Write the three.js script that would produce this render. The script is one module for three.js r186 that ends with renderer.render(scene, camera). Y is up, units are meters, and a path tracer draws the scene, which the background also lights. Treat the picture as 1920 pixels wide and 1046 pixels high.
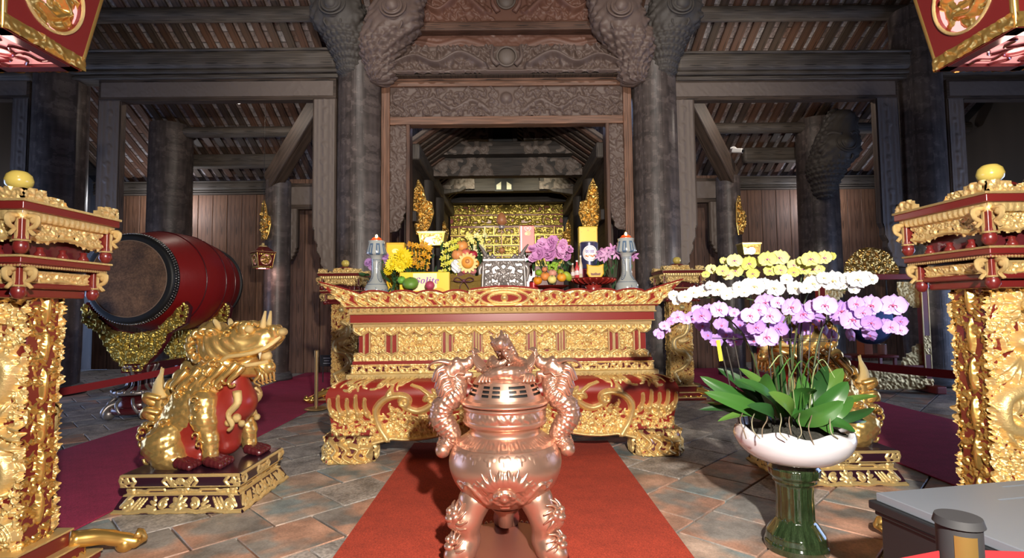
import * as THREE from 'three';
import { RoundedBoxGeometry } from 'three/addons/geometries/RoundedBoxGeometry.js';
import { ConvexGeometry } from 'three/addons/geometries/ConvexGeometry.js';
import { mergeGeometries, mergeVertices } from 'three/addons/utils/BufferGeometryUtils.js';
import { RectAreaLightUniformsLib } from 'three/addons/lights/RectAreaLightUniformsLib.js';
import { FontLoader } from 'three/addons/loaders/FontLoader.js';
RectAreaLightUniformsLib.init();

// ---------------------------------------------------------------- camera, sky, exposure, main lights
const scene = new THREE.Scene();
const camera = new THREE.PerspectiveCamera(55.2, 1920 / 1046, 0.05, 90);
camera.position.set(0, 1.4, 0);
camera.rotation.set(0.055, -0.005, -0.0105, 'YXZ');
camera.updateMatrixWorld(true);
const renderer = new THREE.WebGLRenderer({ antialias: true });
renderer.toneMapping = THREE.LinearToneMapping;
renderer.toneMappingExposure = 1.12;
renderer.shadowMap.enabled = true;
scene.background = new THREE.Color().setRGB(0.45, 0.6, 1.0);
scene.backgroundIntensity = 4.0;
// flood lamps on the porch beam behind the visitor and on the roof beams overhead: [x, y, depth, aim x, aim y, aim depth, candela, cone, colour]
const FLOODS = [
  [0.55, 2.5, -0.7, 0.1, 0.7, 5.0, 126, 1.05, [1.0, 0.92, 0.82]],
  [-2.3, 7.5, 4.2, -2.3, 4.7, 9.3, 26, 0.58, [1.0, 0.91, 0.83]],
  [2.3, 7.5, 4.2, 2.3, 4.7, 9.3, 26, 0.58, [1.0, 0.91, 0.83]],
  [0.0, 3.4, -1.4, 0.0, 6.2, 9.3, 85, 0.62, [1.0, 0.91, 0.83]],
];
function aimLight(light, tx, ty, tz) { light.target.position.set(tx, ty, tz); scene.add(light); scene.add(light.target); light.castShadow = true; return light; }
for (const [x, y, d, tx, ty, td, cd, cone, c] of FLOODS) {
  const s = new THREE.SpotLight(new THREE.Color().setRGB(...c), cd, 0, cone, 0.75, 2);
  s.position.set(x, y, -d); s.shadow.radius = 3; aimLight(s, tx, ty, -td);
}

// ---------------------------------------------------------------- helpers
const V = (x, y, z) => new THREE.Vector3(x, y, z);
const PI = Math.PI, sin = Math.sin, cos = Math.cos;
function rngOf(seed) { let a = seed >>> 0; return () => { a |= 0; a = a + 0x6D2B79F5 | 0; let t = Math.imul(a ^ a >>> 15, 1 | a); t = t + Math.imul(t ^ t >>> 7, 61 | t) ^ t; return ((t ^ t >>> 14) >>> 0) / 4294967296; }; }
const rnd = rngOf(20240611);
const R = (a, b) => a + (b - a) * rnd();
// surveying help: the point at depth d (metres in front of the camera, along the hall) behind a spot measured on the photograph
function at(u, v, d) { const q = V((u - 960) / 1000, (523 - v) / 1000, -1).transformDirection(camera.matrixWorld); return q.multiplyScalar(d / -q.z).add(camera.position); }
const AX = (u, v, d) => at(u, v, d).x, AY = (u, v, d) => at(u, v, d).y;

const taken = new Map();
function numbered(n) { const k = taken.get(n) || 0; taken.set(n, k + 1); return k ? n + '_' + String(k).padStart(3, '0') : n; }
function strip(g) { const o = g.index ? g.toNonIndexed() : g; for (const k of Object.keys(o.attributes)) if (!['position', 'normal', 'uv'].includes(k)) o.deleteAttribute(k);
  if (!o.attributes.normal) o.computeVertexNormals();
  if (!o.attributes.uv) o.setAttribute('uv', new THREE.BufferAttribute(new Float32Array(o.attributes.position.count * 2), 2)); return o; }
function merge(list) { return list.length === 1 ? list[0] : mergeGeometries(list.flat(9).map(strip), false); }
function part(name, g, m, parent) { const o = new THREE.Mesh(Array.isArray(g) ? merge(g.flat(9)) : g, m); o.name = name; o.castShadow = o.receiveShadow = true; if (parent) parent.add(o); return o; }
function thing(name, label, category, pos = [0, 0, 0], turn = 0, group) { const o = new THREE.Group(); o.name = numbered(name); o.position.set(...pos); o.rotation.y = turn; o.userData = { label, category }; if (group) o.userData.group = group; scene.add(o); return o; }
function solo(name, g, m, label, category, group) { const o = part(numbered(name), g, m, scene); o.userData = { label, category }; if (group) o.userData.group = group; return o; }
function copyOf(o, label, pos, turn, group) { const c = o.clone(); c.name = numbered(o.name.replace(/_\d+$/, '')); c.userData = { ...o.userData, label }; if (group) c.userData.group = group; if (pos) c.position.set(...pos); if (turn !== undefined) c.rotation.y = turn; scene.add(c); return c; }
function setting(name, g, m, label) { const o = g ? part(name, g, m, scene) : new THREE.Group(); o.name = name; if (!g) scene.add(o); o.userData = { kind: 'structure' }; if (label) o.userData.label = label; return o; }
// geometry makers, placed
const M4 = new THREE.Matrix4();
function put(g, x = 0, y = 0, z = 0, rx = 0, ry = 0, rz = 0, s = 1) { const sc = Array.isArray(s) ? V(...s) : V(s, s, s); g.applyMatrix4(M4.compose(V(x, y, z), new THREE.Quaternion().setFromEuler(new THREE.Euler(rx, ry, rz, 'YXZ')), sc)); return g; }
const box = (w, h, d, x = 0, y = 0, z = 0, ...r) => put(new THREE.BoxGeometry(w, h, d), x, y, z, ...r);
const rbox = (w, h, d, b, x = 0, y = 0, z = 0, ...r) => put(new RoundedBoxGeometry(w, h, d, 2, Math.min(b, w / 2.01, h / 2.01, d / 2.01)), x, y, z, ...r);
// a box with chamfered edges, 44 triangles: tiles, planks, rafters
function cbox(w, h, d, c) { const P = []; for (const a of [-1, 1]) for (const b of [-1, 1]) for (const e of [-1, 1]) P.push(V(a * w / 2, b * (h / 2 - c), e * (d / 2 - c)), V(a * (w / 2 - c), b * h / 2, e * (d / 2 - c)), V(a * (w / 2 - c), b * (h / 2 - c), e * d / 2)); return new ConvexGeometry(P); }
const cyl = (r0, r1, h, n, x = 0, y = 0, z = 0, ...r) => put(new THREE.CylinderGeometry(r0, r1, h, n), x, y, z, ...r);
const ball = (r, x = 0, y = 0, z = 0, s = 1, n = 14) => put(new THREE.SphereGeometry(r, n, Math.max(6, n * 0.7 | 0)), x, y, z, 0, 0, 0, s);
const ring = (R0, r, x = 0, y = 0, z = 0, ...e) => put(new THREE.TorusGeometry(R0, r, 8, 28), x, y, z, ...e);
const lathe = (pts, n = 32) => new THREE.LatheGeometry(pts.map(p => new THREE.Vector2(p[0], p[1])), n);
function shape(pts, holes = []) { const s = new THREE.Shape(pts.map(p => new THREE.Vector2(p[0], p[1]))); for (const h of holes) s.holes.push(new THREE.Path(h.map(p => new THREE.Vector2(p[0], p[1])))); return s; }
function slab(pts, depth, bevel = 0, holes) { return new THREE.ExtrudeGeometry(shape(pts, holes), { depth: depth - 2 * bevel, bevelEnabled: bevel > 0, bevelSize: bevel, bevelThickness: bevel, bevelSegments: 2, steps: 1 }).translate(0, 0, bevel - depth / 2); }
// metric texture coordinates with the grain along one axis
function grain(g, along = 'y', scale = 1) { g = g.index ? g.toNonIndexed() : g; const p = g.attributes.position, n = g.attributes.normal, uv = new Float32Array(p.count * 2); const A = { x: 0, y: 1, z: 2 }[along];
  for (let i = 0; i < p.count; i++) { const P = [p.getX(i), p.getY(i), p.getZ(i)], N = [Math.abs(n.getX(i)), Math.abs(n.getY(i)), Math.abs(n.getZ(i))];
    let m = N[0] > N[1] ? (N[0] > N[2] ? 0 : 2) : (N[1] > N[2] ? 1 : 2); let b, a;
    if (m === A) { a = (A + 1) % 3; b = (A + 2) % 3; } else { a = 3 - m - A; b = A; }
    uv[2 * i] = P[a] * scale + P[m] * 0.37; uv[2 * i + 1] = P[b] * scale; }
  g.setAttribute('uv', new THREE.BufferAttribute(uv, 2)); return g; }
// a tube of changing radius through points
function tube(pts, rad, n = 24, m = 8, flat = 1) { const c = new THREE.CatmullRomCurve3(pts.map(p => Array.isArray(p) ? V(...p) : p), false, 'catmullrom', 0.5); const F = c.computeFrenetFrames(n, false); const pos = [], uv = [], idx = []; const rf = typeof rad === 'function' ? rad : () => rad; const P = V(0, 0, 0);
  for (let i = 0; i <= n; i++) { const t = i / n; c.getPoint(t, P); for (let j = 0; j <= m; j++) { const a = j / m * 2 * PI, r = Math.max(1e-4, rf(t, a)); const q = F.normals[i].clone().multiplyScalar(cos(a) * r).addScaledVector(F.binormals[i], sin(a) * r * flat).add(P); pos.push(q.x, q.y, q.z); uv.push(j / m, t); } }
  for (let i = 0; i < n; i++) for (let j = 0; j < m; j++) { const a = i * (m + 1) + j, b = a + m + 1; idx.push(a, a + 1, b, b, a + 1, b + 1); }
  for (const e of [0, n]) { const k = pos.length / 3; c.getPoint(e / n, P); pos.push(P.x, P.y, P.z); uv.push(0.5, 0.5); for (let j = 0; j < m; j++) { const a = e * (m + 1) + j; e ? idx.push(a, a + 1, k) : idx.push(a + 1, a, k); } }
  const g = new THREE.BufferGeometry(); g.setAttribute('position', new THREE.Float32BufferAttribute(pos, 3)); g.setAttribute('uv', new THREE.Float32BufferAttribute(uv, 2)); g.setIndex(idx); g.computeVertexNormals(); return g; }
// a mapped grid (x, y run over a rectangle), cells kept where keep() says so
function sheet(x0, x1, y0, y1, nx, ny, map, keep) { const pos = [], uv = [], idx = []; for (let j = 0; j <= ny; j++) for (let i = 0; i <= nx; i++) { const x = x0 + (x1 - x0) * i / nx, y = y0 + (y1 - y0) * j / ny; pos.push(...map(x, y)); uv.push(x, y); }
  for (let j = 0; j < ny; j++) for (let i = 0; i < nx; i++) { if (keep && !keep(x0 + (x1 - x0) * (i + 0.5) / nx, y0 + (y1 - y0) * (j + 0.5) / ny)) continue; const a = j * (nx + 1) + i, b = a + nx + 1; idx.push(a, a + 1, b, b, a + 1, b + 1); }
  const g = new THREE.BufferGeometry(); g.setAttribute('position', new THREE.Float32BufferAttribute(pos, 3)); g.setAttribute('uv', new THREE.Float32BufferAttribute(uv, 2)); g.setIndex(idx); g.computeVertexNormals(); return g; }

// ---- carved relief: strokes, spirals, leaves and flowers heaped on a height grid, then turned into a mesh
class Relief {
  constructor(w, h, res, sym = false) { this.w = w; this.h = h; this.res = res; this.nx = Math.ceil(w / res) + 1; this.ny = Math.ceil(h / res) + 1; this.H = new Float32Array(this.nx * this.ny); this.sym = sym; }
  dot(x, y, r, z) { this._dot(x, y, r, z); if (this.sym) this._dot(-x, y, r, z); return this; }
  _dot(x, y, r, z) { const { nx, ny, res, H } = this, cx = (x + this.w / 2) / res, cy = y / res, q = r / res; const i0 = Math.max(0, Math.ceil(cx - q)), i1 = Math.min(nx - 1, Math.floor(cx + q)), j0 = Math.max(0, Math.ceil(cy - q)), j1 = Math.min(ny - 1, Math.floor(cy + q));
    for (let j = j0; j <= j1; j++) for (let i = i0; i <= i1; i++) { const s = 1 - ((i - cx) ** 2 + (j - cy) ** 2) / (q * q); if (s > 0) { const v = z * Math.sqrt(s); if (v > H[j * nx + i]) H[j * nx + i] = v; } } }
  line(pts, r0, r1, z0, z1 = z0) { let L = 0; const seg = []; for (let i = 1; i < pts.length; i++) { const l = Math.hypot(pts[i][0] - pts[i - 1][0], pts[i][1] - pts[i - 1][1]); seg.push(l); L += l; } let s = 0;
    for (let i = 1; i < pts.length; i++) { const n = Math.max(1, Math.ceil(seg[i - 1] / this.res)); for (let k = 0; k <= n; k++) { const f = k / n, t = (s + f * seg[i - 1]) / (L || 1); this.dot(pts[i - 1][0] + (pts[i][0] - pts[i - 1][0]) * f, pts[i - 1][1] + (pts[i][1] - pts[i - 1][1]) * f, r0 + (r1 - r0) * t, z0 + (z1 - z0) * t); } s += seg[i - 1]; } return this; }
  curve(pts, ...a) { return this.line(new THREE.SplineCurve(pts.map(p => new THREE.Vector2(...p))).getPoints(pts.length * 6).map(p => [p.x, p.y]), ...a); }
  spiral(cx, cy, Rr, turns, a0, dir, r0, r1, z) { const p = [], n = Math.ceil(turns * 14); for (let i = 0; i <= n; i++) { const t = i / n, a = a0 + dir * t * turns * 2 * PI, q = Rr * (1 - 0.85 * t); p.push([cx + q * cos(a), cy + q * sin(a)]); } return this.line(p, r0, r1, z * 0.8, z); }
  leaf(x, y, a, len, w, z, bend = 0) { const n = Math.max(4, Math.ceil(len / this.res)); for (let i = 0; i <= n; i++) { const t = i / n, aa = a + bend * t; const px = x + len * t * cos(a + bend * t * 0.5), py = y + len * t * sin(a + bend * t * 0.5), q = w * Math.pow(sin(PI * (0.12 + 0.86 * t)), 0.8) * (1 - 0.3 * t); this.dot(px, py, Math.max(this.res * 0.8, q), z * (0.65 + 0.35 * sin(PI * t))); } return this; }
  flower(x, y, r, n, z, core = 0.35) { for (let k = 0; k < n; k++) { const a = k / n * 2 * PI + PI / 2; this.leaf(x + r * 0.25 * cos(a), y + r * 0.25 * sin(a), a, r * 0.75, r * 1.9 / n, z * 0.75); } return this.dot(x, y, r * core, z * 1.25); }
  bar(x0, y0, x1, y1, z) { const { nx, res, H } = this; for (let j = Math.max(0, Math.round(y0 / res)); j <= Math.min(this.ny - 1, Math.round(y1 / res)); j++) for (let i = Math.max(0, Math.round((x0 + this.w / 2) / res)); i <= Math.min(nx - 1, Math.round((x1 + this.w / 2) / res)); i++) H[j * nx + i] = Math.max(H[j * nx + i], z); return this; }
  // dense foliage of scrolls and leaves
  fill(s, z, seed, inside = () => true, leafy = 3, open = 1) { const r = rngOf(seed), put = [], tries = Math.ceil(this.w * this.h / (s * s) * 14); for (let k = 0; k < tries; k++) { const x = (this.sym ? r() * this.w / 2 : (r() - 0.5) * this.w), y = r() * this.h; if (!inside(x, y)) continue; if (put.some(p => (p[0] - x) ** 2 + (p[1] - y) ** 2 < s * s)) continue; put.push([x, y]); }
    for (const [x, y] of put) { const a = r() * 6.28, d = r() < 0.5 ? 1 : -1, q = s * (0.36 + 0.12 * r()) ; this.spiral(x, y, q, 1.15 + r() * 0.4, a, d, s * 0.1 * open, s * 0.062, z * (0.75 + 0.4 * r())); for (let i = 0; i < leafy; i++) { const b = a + i * 2.1 + r(); this.leaf(x + q * 0.8 * cos(b), y + q * 0.8 * sin(b), b + d * 0.7, s * (0.42 + 0.35 * r()), s * 0.085 * open, z * (0.55 + 0.4 * r()), d * 0.9); } } return this; }
  // lappets along a band
  lappets(y0, y1, step, z) { const hw = this.w / 2; for (let x = -hw + step / 2; x < hw; x += step) { this.line([[x - step * 0.4, y1], [x - step * 0.4, (y0 + y1) / 2], [x, y0], [x + step * 0.4, (y0 + y1) / 2], [x + step * 0.4, y1]], step * 0.09, step * 0.09, z); this.dot(x, y0 + (y1 - y0) * 0.62, step * 0.2, z * 1.1); this.leaf(x, y0 + (y1 - y0) * 0.6, PI * 0.85, step * 0.32, step * 0.07, z * 0.9); this.leaf(x, y0 + (y1 - y0) * 0.6, PI * 0.15, step * 0.32, step * 0.07, z * 0.9); } return this; }
  soften() { const { nx, ny } = this; let A = this.H, B = new Float32Array(A.length); for (let j = 0; j < ny; j++) for (let i = 0; i < nx; i++) { const k = j * nx + i, l = i ? k - 1 : k, r = i < nx - 1 ? k + 1 : k; B[k] = (A[l] + 2 * A[k] + A[r]) / 4; } const C = new Float32Array(A.length); for (let j = 0; j < ny; j++) for (let i = 0; i < nx; i++) { const k = j * nx + i, l = j ? k - nx : k, r = j < ny - 1 ? k + nx : k; C[k] = (B[l] + 2 * B[k] + B[r]) / 4; } return C; }
  geom(map = (x, y, h) => [x, y, h], eps = 0.0008, inside) { const { nx, ny, res } = this, S = this.soften(), top = S.reduce((a, b) => Math.max(a, b), 0), sink = Math.min(0.004, 0.1 * top), H = eps < 0 ? S : S.map(h => h - sink), raw = S, id = new Int32Array(nx * ny).fill(-1), pos = [], uv = [], idx = []; const X = i => -this.w / 2 + i * this.w / (nx - 1), Y = j => j * this.h / (ny - 1); const vert = k => { if (id[k] < 0) { id[k] = pos.length / 3; const x = X(k % nx), y = Y(k / nx | 0); pos.push(...map(x, y, H[k])); uv.push(x, y); } return id[k]; };
    for (let j = 0; j < ny - 1; j++) for (let i = 0; i < nx - 1; i++) { const k = j * nx + i; if (Math.max(raw[k], raw[k + 1], raw[k + nx], raw[k + nx + 1]) <= eps) continue; if (inside && !inside(X(i + 0.5), Y(j + 0.5))) continue; const a = vert(k), b = vert(k + 1), c = vert(k + nx), d = vert(k + nx + 1); idx.push(a, b, c, c, b, d); }
    const g = new THREE.BufferGeometry(); g.setAttribute('position', new THREE.Float32BufferAttribute(pos, 3)); g.setAttribute('uv', new THREE.Float32BufferAttribute(uv, 2)); g.setIndex(idx); g.computeVertexNormals(); return g; }
}
// ---- solid forms: tapered capsules and balls joined smoothly, meshed by surface nets
function blobField(list, k) { // entries: [ax, ay, az, bx, by, bz, ra, rb] or [x, y, z, r]
  const P = list.map(e => e.length === 4 ? [e[0], e[1], e[2], e[0], e[1], e[2], e[3], e[3]] : e);
  return (x, y, z) => { let d = 9; for (const e of P) { const bx = e[3] - e[0], by = e[4] - e[1], bz = e[5] - e[2], px = x - e[0], py = y - e[1], pz = z - e[2], L = bx * bx + by * by + bz * bz; let h = L > 0 ? (px * bx + py * by + pz * bz) / L : 0; h = h < 0 ? 0 : h > 1 ? 1 : h; const dx = px - bx * h, dy = py - by * h, dz = pz - bz * h; const q = Math.sqrt(dx * dx + dy * dy + dz * dz) - e[6] - (e[7] - e[6]) * h; const m = k - Math.abs(d - q); d = m > 0 ? Math.min(d, q) - m * m / (4 * k) : Math.min(d, q); } return d; }; }
function solid(f, lo, hi, c) { const n = [0, 1, 2].map(i => Math.ceil((hi[i] - lo[i]) / c) + 1), [nx, ny, nz] = n, F = new Float32Array(nx * ny * nz); let q = 0; for (let z = 0; z < nz; z++) for (let y = 0; y < ny; y++) for (let x = 0; x < nx; x++) F[q++] = f(lo[0] + x * c, lo[1] + y * c, lo[2] + z * c);
  const id = new Int32Array(F.length).fill(-1), pos = [], idx = [], sx = 1, sy = nx, sz = nx * ny; const off = [0, sx, sy, sx + sy, sz, sz + sx, sz + sy, sz + sx + sy]; const E = [[0, 1], [0, 2], [0, 4], [1, 3], [1, 5], [2, 3], [2, 6], [3, 7], [4, 5], [4, 6], [5, 7], [6, 7]];
  for (let z = 0; z < nz - 1; z++) for (let y = 0; y < ny - 1; y++) for (let x = 0; x < nx - 1; x++) { const b = x + y * sy + z * sz; let m = 0; for (let i = 0; i < 8; i++) if (F[b + off[i]] < 0) m |= 1 << i; if (m === 0 || m === 255) continue; let px = 0, py = 0, pz = 0, k = 0; for (const [i, j] of E) { const a = F[b + off[i]], e = F[b + off[j]]; if ((a < 0) === (e < 0)) continue; const t = a / (a - e); px += (i & 1) + ((j & 1) - (i & 1)) * t; py += (i >> 1 & 1) + ((j >> 1 & 1) - (i >> 1 & 1)) * t; pz += (i >> 2) + ((j >> 2) - (i >> 2)) * t; k++; } id[b] = pos.length / 3; pos.push(lo[0] + (x + px / k) * c, lo[1] + (y + py / k) * c, lo[2] + (z + pz / k) * c); }
  const quad = (a, b, d, e, flip) => { if (a < 0 || b < 0 || d < 0 || e < 0) return; flip ? idx.push(a, d, b, b, d, e) : idx.push(a, b, d, d, b, e); };
  for (let z = 1; z < nz - 1; z++) for (let y = 1; y < ny - 1; y++) for (let x = 1; x < nx - 1; x++) { const b = x + y * sy + z * sz, s = F[b] < 0; if (s !== F[b + sx] < 0) quad(id[b - sy - sz], id[b - sz], id[b - sy], id[b], !s); if (s !== F[b + sy] < 0) quad(id[b - sx - sz], id[b - sx], id[b - sz], id[b], !s); if (s !== F[b + sz] < 0) quad(id[b - sx - sy], id[b - sy], id[b - sx], id[b], !s); }
  const g = new THREE.BufferGeometry(); g.setAttribute('position', new THREE.Float32BufferAttribute(pos, 3)); g.setAttribute('uv', new THREE.Float32BufferAttribute(new Float32Array(pos.length / 3 * 2), 2)); g.setIndex(idx); g.computeVertexNormals(); return g; }
// overlapping fish scales as a height, 0 to 1
function scales(u, v, s) { const row = Math.floor(v / s); let best = 0; for (let k = 0; k < 2; k++) { const r = row + k, uu = u / s - (r & 1) * 0.5, cx = Math.round(uu), dx = uu - cx, dy = v / s - r; const d = dx * dx + dy * dy * 0.8; if (d < 0.5) best = Math.max(best, (1 - d * 1.6) * (1 - 0.3 * k)); } return best; }

// ---------------------------------------------------------------- textures and materials
function lattice(seed) { const r = rngOf(seed), t = new Float32Array(4096); for (let i = 0; i < 4096; i++) t[i] = r(); return (x, y, px, py) => { const xi = Math.floor(x), yi = Math.floor(y), fx = x - xi, fy = y - yi, u = fx * fx * (3 - 2 * fx), v = fy * fy * (3 - 2 * fy); const h = (a, b) => t[(((a % px + px) % px) * 57 + ((b % py + py) % py) * 131) & 4095]; return (h(xi, yi) * (1 - u) + h(xi + 1, yi) * u) * (1 - v) + (h(xi, yi + 1) * (1 - u) + h(xi + 1, yi + 1) * u) * v; }; }
function texture(n, f, srgb = true) { const d = new Uint8Array(n * n * 4); for (let j = 0; j < n; j++) for (let i = 0; i < n; i++) { const c = f(i / n, j / n); const k = (j * n + i) * 4; d[k] = Math.max(0, Math.min(255, c[0] * 255)); d[k + 1] = Math.max(0, Math.min(255, c[1] * 255)); d[k + 2] = Math.max(0, Math.min(255, c[2] * 255)); d[k + 3] = 255; } const t = new THREE.DataTexture(d, n, n); t.wrapS = t.wrapT = THREE.RepeatWrapping; t.magFilter = THREE.LinearFilter; t.minFilter = THREE.LinearMipmapLinearFilter; t.generateMipmaps = true; if (srgb) t.colorSpace = THREE.SRGBColorSpace; t.needsUpdate = true; return t; }
const nA = lattice(3), nB = lattice(17), nC = lattice(91);
const fbm = (x, y, p) => nA(x * p, y * p, p, p) * 0.5 + nB(x * p * 2, y * p * 2, p * 2, p * 2) * 0.3 + nC(x * p * 5, y * p * 5, p * 5, p * 5) * 0.2;
const woodFn = (u, v) => { const w = nA(u * 6, v * 3, 6, 3), a = nB(u * 60 + w * 2, v * 3, 60, 3), b = nC(u * 140, v * 6, 140, 6), crack = nA(u * 40, v * 2 + 0.5, 40, 2); return 0.55 + 0.25 * a + 0.15 * b + 0.2 * (w - 0.5) - (crack > 0.86 ? 0.3 : 0); };
const WOOD = texture(512, (u, v) => { const g = woodFn(u, v), t = nA(u * 4, v * 4, 4, 4); return [g, g * (0.97 + 0.03 * t), g * (0.93 + 0.07 * t)]; });
const WOODB = texture(512, (u, v) => { const g = woodFn(u, v); return [g, g, g]; }, false);
const AGED = texture(512, (u, v) => { const s = fbm(u, v, 5), k = nB(u * 30, v * 3, 30, 3), d = fbm(u + 0.3, v, 9); const g = 0.62 + 0.34 * (s - 0.5) + 0.16 * (k - 0.5) + (d > 0.62 ? 0.14 : 0); return [g, g * 0.985, g * 0.98]; });
const MOTTLE = texture(512, (u, v) => { const g = 0.72 + 0.5 * (fbm(u, v, 6) - 0.5) + 0.25 * (nC(u * 90, v * 90, 90, 90) - 0.5); return [g, g, g]; });
const MOTTLEB = texture(512, (u, v) => { const g = fbm(u, v, 24); return [g, g, g]; }, false);
const CLAY = texture(512, (u, v) => { const s = fbm(u, v, 5), f = nC(u * 120, v * 120, 120, 120), d = fbm(v + 0.2, u, 3); const g = 0.78 + 0.45 * (s - 0.5) + 0.12 * (f - 0.5); const grey = Math.max(0, Math.min(1, (d - 0.5) * 5)); return [g * (1 - 0.26 * grey), g * (1 - 0.08 * grey), g * (1 + 0.03 * grey)]; });
const PILE = texture(256, (u, v) => { const g = 0.82 + 0.3 * (nC(u * 120, v * 120, 120, 120) - 0.5) + 0.14 * (fbm(u, v, 4) - 0.5); return [g, g, g]; });
const rep = (t, a, b = a) => { const c = t.clone(); c.repeat.set(a, b); c.needsUpdate = true; return c; };
const lin = (r, g, b) => new THREE.Color().setRGB(r, g, b);
const mat = (c, rough, o = {}) => { const { phys, ...q } = o; return new (phys ? THREE.MeshPhysicalMaterial : THREE.MeshStandardMaterial)({ color: Array.isArray(c) ? lin(...c) : c, roughness: rough, side: THREE.DoubleSide, ...q }); };
const W = (c, rough = 0.62) => mat(c, rough, { map: WOOD, bumpMap: WOODB, bumpScale: 0.004 });
const M = {
  gold: mat([0.8, 0.58, 0.25], 0.4, { metalness: 0.6, bumpMap: rep(MOTTLEB, 5), bumpScale: 0.002 }),
  goldDeep: mat([0.74, 0.46, 0.13], 0.28, { metalness: 0.85 }),
  goldPale: mat([0.84, 0.63, 0.28], 0.36, { metalness: 0.62, bumpMap: rep(MOTTLEB, 5), bumpScale: 0.002 }),
  goldGloss: mat([0.8, 0.54, 0.19], 0.26, { metalness: 0.78 }),
  goldOlive: mat([0.54, 0.41, 0.1], 0.36, { metalness: 0.75 }),
  lacquer: mat([0.26, 0.022, 0.016], 0.3, { phys: true, clearcoat: 0.5, clearcoatRoughness: 0.25 }),
  plinth: mat([0.03, 0.008, 0.018], 0.3, { phys: true, clearcoat: 0.5, clearcoatRoughness: 0.25 }),
  maroon: mat([0.09, 0.012, 0.016], 0.26, { phys: true, clearcoat: 0.6, clearcoatRoughness: 0.2 }),
  bronze: mat([0.63, 0.385, 0.285], 0.33, { metalness: 0.84 }),
  silver: mat([0.38, 0.345, 0.33], 0.36, { metalness: 0.7 }),
  tarnish: mat([0.3, 0.265, 0.25], 0.36, { metalness: 0.45 }),
  woodDark: W([0.075, 0.06, 0.052]), woodBlack: W([0.035, 0.03, 0.028]), woodMid: W([0.12, 0.082, 0.06]), woodRed: W([0.19, 0.095, 0.062]), woodBoard: W([0.2, 0.1, 0.06]), woodFrame: W([0.34, 0.17, 0.105], 0.5), woodGrey: W([0.17, 0.145, 0.125]),
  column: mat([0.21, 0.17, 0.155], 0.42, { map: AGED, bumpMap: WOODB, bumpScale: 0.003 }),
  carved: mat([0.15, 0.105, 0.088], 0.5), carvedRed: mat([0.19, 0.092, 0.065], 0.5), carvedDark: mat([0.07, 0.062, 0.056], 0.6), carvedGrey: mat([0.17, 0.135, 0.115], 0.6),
  stone: mat([0.2, 0.2, 0.21], 0.6, { map: MOTTLE }), mortar: mat([0.36, 0.33, 0.3], 0.9, { map: MOTTLE }),
  carpet: mat([0.62, 0.072, 0.032], 0.95, { map: rep(PILE, 2) }), carpetBlueLit: mat([0.52, 0.03, 0.11], 0.95, { map: rep(PILE, 2) }),  // side strips: same red carpet, blue side light put into the colour
  black: mat([0.012, 0.012, 0.013], 0.5), rubber: mat([0.02, 0.02, 0.022], 0.7), steel: mat([0.5, 0.5, 0.5], 0.25, { metalness: 1 }),
  white: mat([0.8, 0.8, 0.8], 0.5), ivory: mat([0.7, 0.66, 0.5], 0.4),
};

// ================================================================ THE BUILDING
const roofY = d => 6.62 - 0.55 * (d - 10), SL = -Math.atan(0.55), SLN = Math.hypot(1, 0.55);
const HALL = { x: 10.5, back: 13.6, front: -4, ridge: 4 };
// ---- floor: square clay and stone tiles laid diagonally in running bond
{
  const floor = setting('floor', box(2 * HALL.x + 1, 0.3, 23, 0, -0.174, -7), M.mortar, 'diagonally laid terracotta and grey stone tiles');
  const T = 0.485, q = Math.SQRT1_2, cand = [];
  const clayMat = [[0.84, 0.47, 0.33], [0.9, 0.5, 0.34], [0.8, 0.48, 0.35], [0.76, 0.55, 0.43]].map(c => mat(c, 0.55, { map: CLAY, bumpMap: MOTTLEB, bumpScale: 0.002 }));
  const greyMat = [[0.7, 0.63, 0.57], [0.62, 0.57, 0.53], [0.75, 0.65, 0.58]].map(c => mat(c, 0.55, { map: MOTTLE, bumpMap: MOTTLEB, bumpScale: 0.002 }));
  const variants = [];
  for (let k = 0; k < 5; k++) { const g = grain(cbox(T - 0.012, 0.03, T - 0.012, 0.005), 'x', 1); const uv = g.attributes.uv; for (let i = 0; i < uv.count; i++) uv.setXY(i, uv.getX(i) + k * 0.37, uv.getY(i) + k * 0.61); variants.push(g); }
  for (let r = -60; r < 60; r++) for (let c = -60; c < 60; c++) { const a = (c + (r & 1) * 0.5) * T, b = r * T, x = (a - b) * q, d = (a + b) * q + 3.4; if (Math.abs(x) < HALL.x - 0.4 && d > -3.5 && d < 15.8) cand.push([x, d]); }
  const seen = p => p[1] > 2.5 && Math.abs(p[0]) < p[1] * 1.02 && Math.abs(p[0]) > 0.85;
  cand.sort((p, s) => (seen(s) - seen(p)) || p[1] - s[1]);
  const rest = [];
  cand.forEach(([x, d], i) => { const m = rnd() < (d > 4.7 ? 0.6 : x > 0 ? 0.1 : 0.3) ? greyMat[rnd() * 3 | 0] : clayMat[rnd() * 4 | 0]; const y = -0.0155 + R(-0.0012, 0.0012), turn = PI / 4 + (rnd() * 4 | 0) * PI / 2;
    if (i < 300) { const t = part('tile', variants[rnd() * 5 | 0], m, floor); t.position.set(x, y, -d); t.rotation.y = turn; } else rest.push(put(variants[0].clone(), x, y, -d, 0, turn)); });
  part('far_tiles', rest, greyMat[1], floor).userData = { kind: 'stuff' };
}
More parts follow.
